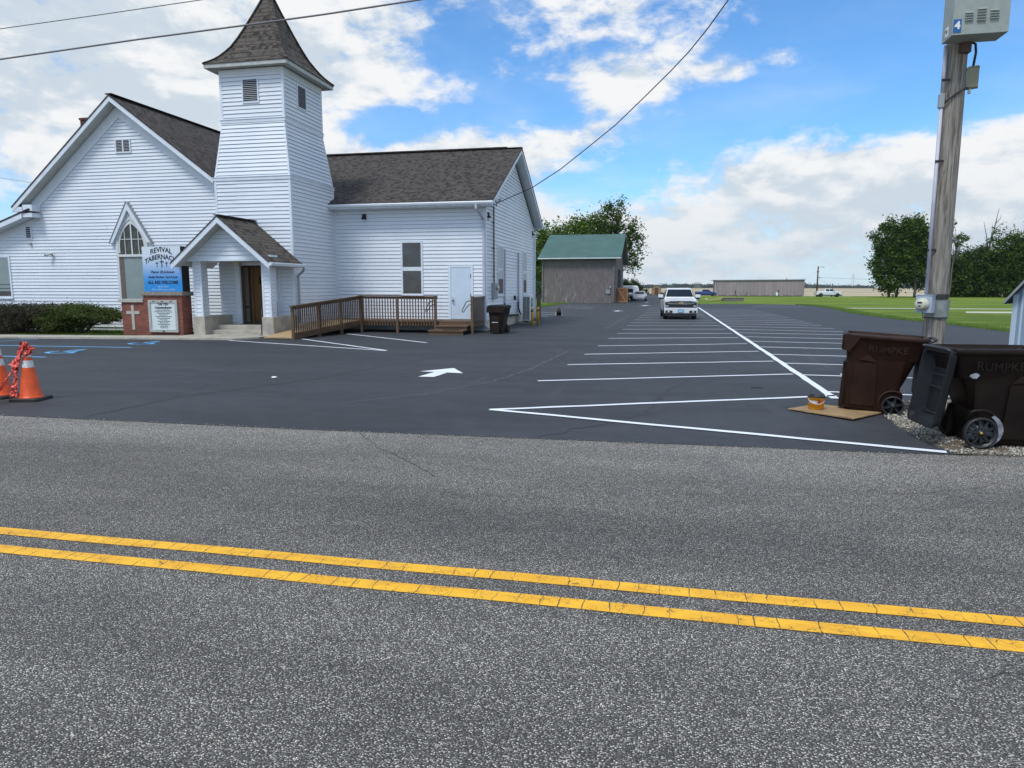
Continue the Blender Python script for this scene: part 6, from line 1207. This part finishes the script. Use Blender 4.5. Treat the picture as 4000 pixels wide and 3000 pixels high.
# sedan seen from behind
def sedan(label,loc,rz,scale,paint):
    t=thing('sedan_car',label,'car',loc,rz,None,scale)
    def sec(y,hw,zb,zs,zt,ti=.9): return [(-hw*.93,y,zb),(-hw,y,zb+.15),(-hw,y,zs),(-hw*ti,y,zt),(hw*ti,y,zt),(hw,y,zs),(hw,y,zb+.15),(hw*.93,y,zb)]
    bm=NB(); loft(bm,[sec(-2.35,.70,.35,.60,.68),sec(-2.2,.86,.25,.66,.76),sec(-1.2,.91,.2,.78,.93),sec(.5,.92,.2,.82,.98),sec(1.7,.90,.22,.86,1.05),sec(2.2,.86,.26,.84,1.04),sec(2.33,.78,.36,.72,.95)],smooth=False); obj('body',bm,paint,t,local=True,bevel=.05)
    bm=NB(); ring=lambda y,hb,zb,ht,zt:[(-hb,y,zb),(-ht,y,zt),(ht,y,zt),(hb,y,zb)]
    loft(bm,[ring(-1.15,.80,.88,.76,.93),ring(-.35,.82,.9,.62,1.36),ring(.2,.83,.9,.62,1.43),ring(.9,.82,.9,.60,1.38),ring(1.85,.78,.95,.70,1.05)]); obj('roof',bm,paint,t,local=True,bevel=.04)
    bm=NB(); slab(bm,[(-.66,1.72,1.10),(.66,1.72,1.10),(.56,1.0,1.37),(-.56,1.0,1.37)],(0,.012,.014)); obj('rear_window',bm,'car_glass',t,local=True)
    bm=NB(); slab(bm,[(-.70,-1.05,.97),(.70,-1.05,.97),(.57,-.38,1.35),(-.57,-.38,1.35)],(0,-.012,.014)); obj('windshield',bm,'car_glass',t,local=True)
    for s in (-1,1):
        bm=NB(); f=lambda y,z:(s*(.825-(z-.9)*.42)+s*.012,y,z); face(bm,[f(-.85,.98),f(1.4,1.0),f(.95,1.33),f(-.30,1.33)]); obj('side_window',bm,'car_glass',t,local=True,recalc=False)
        bm=NB(); slab(bm,[(s*.52,2.36,.74),(s*.84,2.26,.74),(s*.86,2.22,.96),(s*.66,2.34,.90)],(0,.03,0)); obj('tail_light',bm,'red_lens',t,local=True)
        bm=NB(); box(bm,min(s*.88,s*1.05),max(s*.88,s*1.05),-.75,-.6,.92,1.05); obj('mirror',bm,paint,t,local=True)
    bm=NB(); box(bm,-.88,.88,2.2,2.40,.30,.56); obj('rear_bumper',bm,paint,t,local=True,bevel=.04); bm=NB(); box(bm,-.80,.80,2.395,2.41,.46,.50); box(bm,-.7,.7,2.3,2.40,.2,.31); obj('bumper_trim',bm,'black_plastic',t,local=True)
    bm=NB(); box(bm,-.16,.16,2.34,2.385,.68,.80); obj('number_plate',bm,'plate_blue',t,local=True)
    arches(t,.925,(-1.4,1.4),.32); vwheels(t,.91,(-1.4,1.4),.32,.2)
sedan('silver sedan car seen from behind, parked right of the brown gate',(-2.55,86.6,0),R(-3),.83,'silver_car_paint')
# camper van, side on
vn=thing('white_van','white van with dark side window standing behind the brown gate and silver car','van',(-5.0,92.5,0),R(-90),scale=.80)
bm=NB(); vs=lambda y,hw,zb,zt:[(-hw,y,zb),(-hw,y,zb+.2),(-hw*.97,y,1.2),(-hw*.86,y,zt-.12),(-hw*.70,y,zt),(hw*.70,y,zt),(hw*.86,y,zt-.12),(hw*.97,y,1.2),(hw,y,zb+.2),(hw,y,zb)]
loft(bm,[vs(-2.7,.85,.4,1.15),vs(-2.5,.95,.35,1.25),vs(-1.7,.98,.35,1.45),vs(-1.0,.98,.35,2.22),vs(-.6,.98,.35,2.32),vs(2.0,.98,.35,2.32),vs(2.45,.95,.35,2.25),vs(2.65,.88,.4,1.6)]); obj('body',bm,'white_car_paint',vn,local=True,bevel=.04)
for (a,b) in ((-.55,.25),(.6,1.75)):
    for s in (-1,1):
        bm=NB(); x=s*.965; slab(bm,[(x+s*.02,a,1.22),(x+s*.02,b,1.22),(x-s*.055,b,1.80),(x-s*.055,a,1.80)],(s*.012,0,0)); obj('side_window',bm,'car_glass',vn,local=True)
bm=NB(); slab(bm,[(-.8,-1.66,1.5),(.8,-1.66,1.5),(.74,-1.05,2.12),(-.74,-1.05,2.12)],(0,-.02,.02)); obj('windshield',bm,'car_glass',vn,local=True)
bm=NB(); box(bm,-.9,.9,2.6,2.72,.45,.62); obj('rear_bumper',bm,'rim_grey',vn,local=True)
for s in (-1,1):
    bm=NB(); box(bm,min(s*.80,s*.93),max(s*.80,s*.93),2.52,2.62,1.0,1.35); obj('tail_light',bm,'red_lens',vn,local=True)
arches(vn,.99,(-1.75,1.65),.35); vwheels(vn,.985,(-1.75,1.65),.35,.2)
# garden machine with a pale tank behind the car
sp=thing('equipment_cart','small cart with round pale tank standing left of the silver car','cart',(-4.05,88.2,0))
bm=NB(); lathe(bm,[(.0,-.25),(.17,-.22),(.2,-.1),(.2,.1),(.17,.22),(0,.25)],(-3.85,88.2,.78),'X',16); obj('tank',bm,'litter_white',sp)
bm=NB(); box(bm,-4.3,-3.4,88.0,88.5,.3,.5); bar(bm,(-4.3,88.2,.4),(-4.3,88.2,1.1),.05,.05,(0,1,0)); obj('frame',bm,'black_metal',sp)
for x in (-4.15,-3.55):
    bm=NB(); lathe(bm,[(0,-.04),(.2,-.04),(.2,.04),(0,.04)],(x,87.95,.2),'Y',16); obj('wheel',bm,'tyre',sp)
# small tan garden shed with rounded gambrel roof
s2=thing('tan_shed','small tan gambrel shed with brown door at the far end of the drive','shed',(-1.05,148,0))
bm=NB(); gp=[(-2.04,0),(-2.04,1.25),(-1.75,1.72),(-1.08,2.08),(-.42,1.72),(-.10,1.25),(-.10,0)]; slab(bm,[(x,148,z) for x,z in gp],(0,2.6,0)); obj('wall',bm,'tan_shed',s2)
bm=NB()
for (a,b),(c_,e_) in zip(gp[1:-1],gp[2:-1]): slab(bm,[(a,147.9,b),(c_,147.9,e_),(c_,150.7,e_),(a,150.7,b)],(0,0,.07))
obj('roof',bm,'barn_post',s2)
bm=NB(); box(bm,-1.42,-.66,147.94,147.99,.12,1.52); dd_=obj('door',bm,'brown_door',s2); bm=NB(); box(bm,-1.045,-1.03,147.92,147.94,.12,1.52); obj('door_gap',bm,'dark_interior',dd_)
bm=NB(); box(bm,-1.85,-1.68,147.95,147.99,1.0,1.12); obj('vent',bm,'dark_interior',s2)
for i,(x,r_,lab) in enumerate(((-2.5,.30,'small dark bush left of the tan shed'),(-.35+.5,.22,'tiny bush at the right foot of the tan shed'))):
    rs=np.random.default_rng(90+i); t_=thing('small_bush',lab,'shrub',(x,146.5,0)); C,dd=clumps([(x,146.5,r_*.8,r_*1.5,r_,r_)],30,rs); leafmesh('foliage',C,24,.12,.06,'leaves_deep',t_,rs,outd=dd)
    bm=NB(); tube(bm,[(x,146.5,-.02),(x,146.5,r_)],.03,6); obj('stem',bm,'bark',t_)
# long metal building
mbd=thing('metal_building','long low pinkish grey metal clad building beyond the lawn','building',(17,136,0))
bm=NB(); x0,x1,y0,y1=9.80,24.88,133.7,141.; slab(bm,[(x0,y0,.14),(x1,y0,.14),(x1,y0,2.95),(x0,y0,2.87)],(0,y1-y0,0)); obj('wall',bm,'trailer_cladding',mbd)
bm=NB(); slab(bm,[(9.1,y0-.15,2.86),(x1+.1,y0-.15,2.95),(x1+.1,y1+.2,2.95),(9.1,y1+.2,2.86)],(0,0,.07)); obj('roof',bm,'grey_metal',mbd)
bm=NB(); slab(bm,[(9.75,y0-.16,2.76),(x1+.1,y0-.16,2.85),(x1+.1,y0-.16,2.95),(9.75,y0-.16,2.86)],(0,.03,0)); obj('roof_edge',bm,'barn_post',mbd)
bm=NB(); 
for i in range(8):
    a=10.2+i*1.85; bm2=box(bm,a,a+1.5,y0+.05,y0+.2,.0,.14)
obj('base_blocks',bm,'barn_post',mbd)
bm=NB(); box(bm,9.74,9.795,y0+.8,y0+2.6,.5,2.6); obj('end_door',bm,'white_trim',mbd)
bm=NB(); box(bm,9.2,9.3,y0-.1,y0+.0,.1,2.86); box(bm,9.15,9.8,y0-.1,y0,2.66,2.86); obj('end_frame',bm,'brown_metal',mbd)
bm=NB(); tube(bm,[(22.2,136,2.95),(22.2,136,3.30)],.06,8); obj('vent_pipe',bm,'dark_rim',mbd)
bm=NB(); box(bm,12.9,13.05,y0-.06,y0-.01,2.2,2.3); obj('wall_lamp',bm,'lamp_glass',mbd)
# concrete platform with boards
pf_=thing('loading_platform','low grey concrete platform with two boards sloping down at its left','platform',(8.2,88.5,0))
bm=NB(); box(bm,7.3,9.65,88,91,0,.33); box(bm,8.5,8.65,87.97,88.0,0,.3); obj('slab',bm,'barn_post',pf_)
for dy in (0,1.6):
    bm=NB(); slab(bm,[(5.6,88.1+dy,.0),(7.35,88.1+dy,.33),(7.35,88.7+dy,.33),(5.6,88.7+dy,.0)],(0,0,.06)); obj('board',bm,'deck_new_wood',pf_)
bm=NB(); box(bm,7.28,9.67,87.95,91,.33,.37); obj('edge_board',bm,'weathered_board',pf_)
bm=NB(); tube(bm,[(5.35,88.5,0),(5.35,88.5,.28)],.05,8); box(bm,5.2,5.5,88.45,88.55,.2,.27); obj('water_tap',bm,'litter_white',label='tiny white standpipe at the left foot of the sloping boards',category='standpipe')
# far poles and wires
fp=thing('far_utility_pole','distant wooden utility pole with lamp arm rising beside the silver pickup','utility pole',(26.1,129.5,0))
bm=NB(); tube(bm,[(26.15,129.5,-.1),(26.15,129.5,5.15)],[.15,.11],8); obj('pole_shaft',bm,'brown_metal',fp)
bm=NB(); tube(bm,[(26.15,129.5,4.95),(26.6,129.5,5.1),(26.95,129.5,5.05)],.035,6); box(bm,26.8,27.15,129.4,129.6,4.98,5.08); obj('lamp_arm',bm,'grey_metal',fp)
bm=NB(); box(bm,26.0,26.3,129.35,129.65,4.2,4.35); box(bm,26.3,26.6,129.4,129.5,3.2,3.32); obj('bracket',bm,'brown_metal',fp)
bm=NB(); tube(bm,[(28.6,129.5,-.1),(28.6,129.5,2.15)],.10,8); box(bm,28.52,28.68,129.4,129.6,2.15,2.2); obj('service_post',bm,'brown_metal',label='short dark wooden post behind the silver pickup roof',category='post')
wire('far_wire',[(26.5,129.5,3.28),(28.,129.5,3.2),(30,129.5,3.1),(33.5,128,2.95),(37,125,2.85)],.022,'wire_grey','distant wire running from the far pole to the tree pair')
wire('far_wire',[(26.1,129.5,4.2),(24.6,129.9,3.3),(23.4,130,2.95),(22.2,131,2.85)],.012,'wire_grey','distant thin wire sagging from the far pole to the metal building')
wire('far_wire',[(26.4,129.5,3.2),(27.2,129.5,2.6),(28.0,129.5,2.25),(28.6,129.5,2.18)],.012,'wire_grey','distant short wire sagging from the far pole to the short post')
wire('far_wire',[(-48,40,9.3),(-44,40,9.0),(-39,40,8.2),(-36,40,7.7)],.012,'wire_grey','faint thin wire at the left edge above the nave eave')
wire('far_wire',[(-52,40,5.75),(-47,40,5.35),(-42.3,40,4.95),(-40,40,4.75)],.012,'wire_grey','faint thin wire at the left edge above the annex roof')
for i,(x,w_,h,m_,lab) in enumerate(((38,6.5,7.,'far_dark','dark square distant building on the horizon above the white pickup'),(340-104,20.,3.2,'bag_white','long white distant farm building on the horizon right of the metal building'))):
    y=860; t_=thing('far_building',lab,'building',(x,y,0)); bm=NB(); box(bm,x,x+w_,y,y+8,0,h*.75); obj('wall',bm,m_,t_); bm=NB(); slab(bm,[(x-.3,y-.3,h*.75),(x+w_+.3,y-.3,h*.75),(x+w_+.3,y+4,h),(x-.3,y+4,h)],(0,0,.2)); obj('roof',bm,'grey_house',t_)
for i,(x,lab) in enumerate(((226.,'leftmost distant lattice pylon between the far pole and the tree pair'),(262.,'rightmost distant lattice pylon, just left of the tree pair'))):
    y=1150; t_=thing('far_pylon',lab,'pylon',(x,y,0),group='distant pylons'); bm=NB(); H_=22-3*i
    for a,b in ((-2,-.4),(2,.4)): tube(bm,[(x*1.25+a,y,0),(x*1.25+b,y,H_)],.16,5)
    obj('legs',bm,'wire_grey',t_); bm=NB()
    for z in (H_*.72,H_*.86): tube(bm,[(x*1.25-3,y,z),(x*1.25+3,y,z)],.14,5)
    obj('cross_arm',bm,'wire_grey',t_)
# ------------------------------------------------------------ people (skinned bodies)
def person(label,loc,rz,scale,pose,shirt,trousers):
    J=dict(pose); B=[('pel','chest'),('chest','neck'),('neck','head'),('head','top'),('chest','sl'),('sl','el'),('el','wl'),('wl','hl'),('chest','sr'),('sr','er'),('er','wr'),('wr','hr'),('pel','pl'),('pl','kl'),('kl','al'),('al','tl'),('pel','pr'),('pr','kr'),('kr','ar'),('ar','tr')]
    Rr=dict(pel=.15,chest=.165,neck=.06,head=.10,top=.075,sl=.075,el=.048,wl=.032,hl=.036,sr=.075,er=.048,wr=.032,hr=.036,pl=.095,kl=.062,al=.042,tl=.04,pr=.095,kr=.062,ar=.042,tr=.04)
    names=list(Rr); V=[Vector(J[n]) for n in names]; E_=[(names.index(a),names.index(b)) for a,b in B]; rad=[Rr[n] for n in names]
    for h in ('l','r'):
        w_=Vector(J['w'+h]); hd=Vector(J['h'+h]); d=(hd-w_).normalized(); side=d.cross(Vector((0,1,0))); side=side.normalized() if side.length>.1 else Vector((1,0,0))
        for k,(o_,ln) in enumerate(((-.03,.075),(-.01,.085),(.01,.08),(.03,.065))):
            a=len(V); V.append(hd+side*o_+d*.03); rad.append(.010); V.append(hd+side*o_*1.2+d*(.03+ln)+Vector((0,-.015,0))); rad.append(.008); E_+= [(names.index('h'+h),a),(a,a+1)]
        a=len(V); V.append(hd-d*.01+side*.05+Vector((0,-.03,0))); rad.append(.010); E_.append((names.index('h'+h),a))
    me=bpy.data.meshes.new('body'); me.from_pydata(V,E_,[]); o=bpy.data.objects.new('tmp_body',me); COL.objects.link(o); sk=o.modifiers.new('s','SKIN'); sv_=me.skin_vertices[0].data
    for i,r_ in enumerate(rad): sv_[i].radius=(r_,r_*.85)
    sv_[0].use_root=True; su=o.modifiers.new('u','SUBSURF'); su.levels=1; su.render_levels=1
    dg=bpy.context.evaluated_depsgraph_get(); m2=bpy.data.meshes.new_from_object(o.evaluated_get(dg)); bpy.data.objects.remove(o)
    m2.materials.clear(); [m2.materials.append(MATS[n]) for n in ('skin',shirt,trousers,'hair_dark','black_plastic')]
    segs=[(J[a],J[b],mi) for a,b,mi in (('chest','neck',1),('pel','chest',1),('neck','head',0),('head','top',0),('chest','sl',1),('sl','el',1),('el','wl',1),('wl','hl',0),('chest','sr',1),('sr','er',1),('er','wr',1),('wr','hr',0),('pel','pl',2),('pl','kl',2),('kl','al',2),('al','tl',4),('pel','pr',2),('pr','kr',2),('kr','ar',2),('ar','tr',4))]
    for f in m2.polygons:
        c_=f.center; best=9;bi=0
        for a,b,mi in segs:
            a=Vector(a);b=Vector(b);ab=b-a; s=max(0,min(1,(c_-a).dot(ab)/ab.length_squared)); dd=(c_-(a+ab*s)).length
            if dd<best: best=dd;bi=mi
        f.material_index=bi; f.use_smooth=True
    t=thing('person',label,'person',loc,rz,None,scale); m2.name='body'; ob=bpy.data.objects.new('body',m2); link(ob,t,{})
    hd=Vector(J['head']); tp_=Vector(J['top']); bm=NB(); bmesh.ops.create_icosphere(bm,subdivisions=2,radius=.112); bm.transform(Matrix.Translation(hd.lerp(tp_,.7)+Vector((0,.02,.015)))); obj('hair',bm,'hair_dark',t,local=True,smooth=True)
    fd=(Vector(J['face'])-hd).normalized(); bm=NB(); c_=hd+fd*.095; lathe(bm,[(0,-.02),(.016,0),(0,.02)],c_+Vector((0,0,-.005)),'Z',6); obj('nose',bm,'skin',t,local=True)
    return t
base=dict(pel=(0,0,.95),chest=(0,0,1.28),neck=(0,0,1.48),head=(0,-.02,1.60),top=(0,-.01,1.70),face=(0,-1,1.6),sl=(.19,0,1.42),el=(.26,.02,1.14),wl=(.25,-.10,.90),hl=(.25,-.13,.82),sr=(-.19,0,1.42),er=(-.26,.02,1.14),wr=(-.25,-.10,.90),hr=(-.25,-.13,.82),pl=(.10,0,.88),kl=(.11,-.03,.48),al=(.11,.03,.09),tl=(.12,-.14,.03),pr=(-.10,0,.88),kr=(-.11,-.03,.48),ar=(-.11,.03,.09),tr=(-.12,-.14,.03))
# walking to the left: faces -X after rotation
walk=dict(base,kl=(.11,-.22,.50),al=(.11,-.30,.10),tl=(.11,-.46,.05),kr=(-.11,.08,.48),ar=(-.11,.34,.12),tr=(-.11,.22,.04),chest=(0,-.06,1.28),neck=(0,-.10,1.47),head=(0,-.14,1.60),top=(0,-.14,1.70),wl=(.25,-.30,.98),hl=(.25,-.37,.92),wr=(-.25,.10,.90),hr=(-.25,.10,.82),sl=(.19,-.08,1.42),sr=(-.19,-.08,1.42))
person('person in dark clothing walking left, leftmost of three by the metal building',(12.95,131.6,0),R(-90)+math.pi*0,.68,walk,'cloth_dark','cloth_dark')
bend=dict(base,pel=(0,.12,.90),chest=(0,-.18,1.12),neck=(0,-.36,1.22),head=(0,-.48,1.26),top=(0,-.56,1.30),face=(0,-1.2,.9),sl=(.18,-.28,1.16),el=(.24,-.38,.90),wl=(.22,-.50,.68),hl=(.22,-.54,.60),sr=(-.18,-.28,1.16),er=(-.24,-.38,.90),wr=(-.22,-.50,.68),hr=(-.22,-.54,.60),pl=(.10,.12,.84),pr=(-.10,.12,.84),kl=(.12,-.14,.48),al=(.12,-.22,.09),tl=(.12,-.38,.04),kr=(-.12,.18,.46),ar=(-.12,.38,.09),tr=(-.12,.24,.03))
person('person in grey shirt bending forward, middle of three by the metal building',(14.75,131.6,0),R(-90),.72,bend,'cloth_grey','denim')
third=person('person in dark clothing holding a white sheet, right one by the metal building',(20.2,131.6,0),R(-60),.68,dict(base,wl=(.22,-.34,1.02),hl=(.20,-.42,.98),wr=(-.22,-.34,1.02),hr=(-.20,-.42,.98),head=(0,-.10,1.58),top=(0,-.12,1.68)),'cloth_dark','denim')
bm=NB(); P=[(19.75,131.3,.72),(19.95,131.2,.80),(20.1,131.15,.74),(20.12,131.15,.40),(20.05,131.2,.16),(19.82,131.25,.14),(19.74,131.3,.40)]; slab(bm,P,(0,.06,0)); obj('white_sheet',bm,'bag_white',label='white sheet held by the right hand person at the metal building',category='sheet')

for o in list(bpy.data.objects):
    b=o.name.split('.')[0]
    if b in SPLIT and o.parent and not o.children: split_islands(o,SPLIT[b] or b)

bm=NB(); box(bm,-1400,1400,-120,1500,-1.3,45); hz_=obj('haze',bm,'haze_air',kind='stuff',label='faint summer haze over the fields',category='haze')
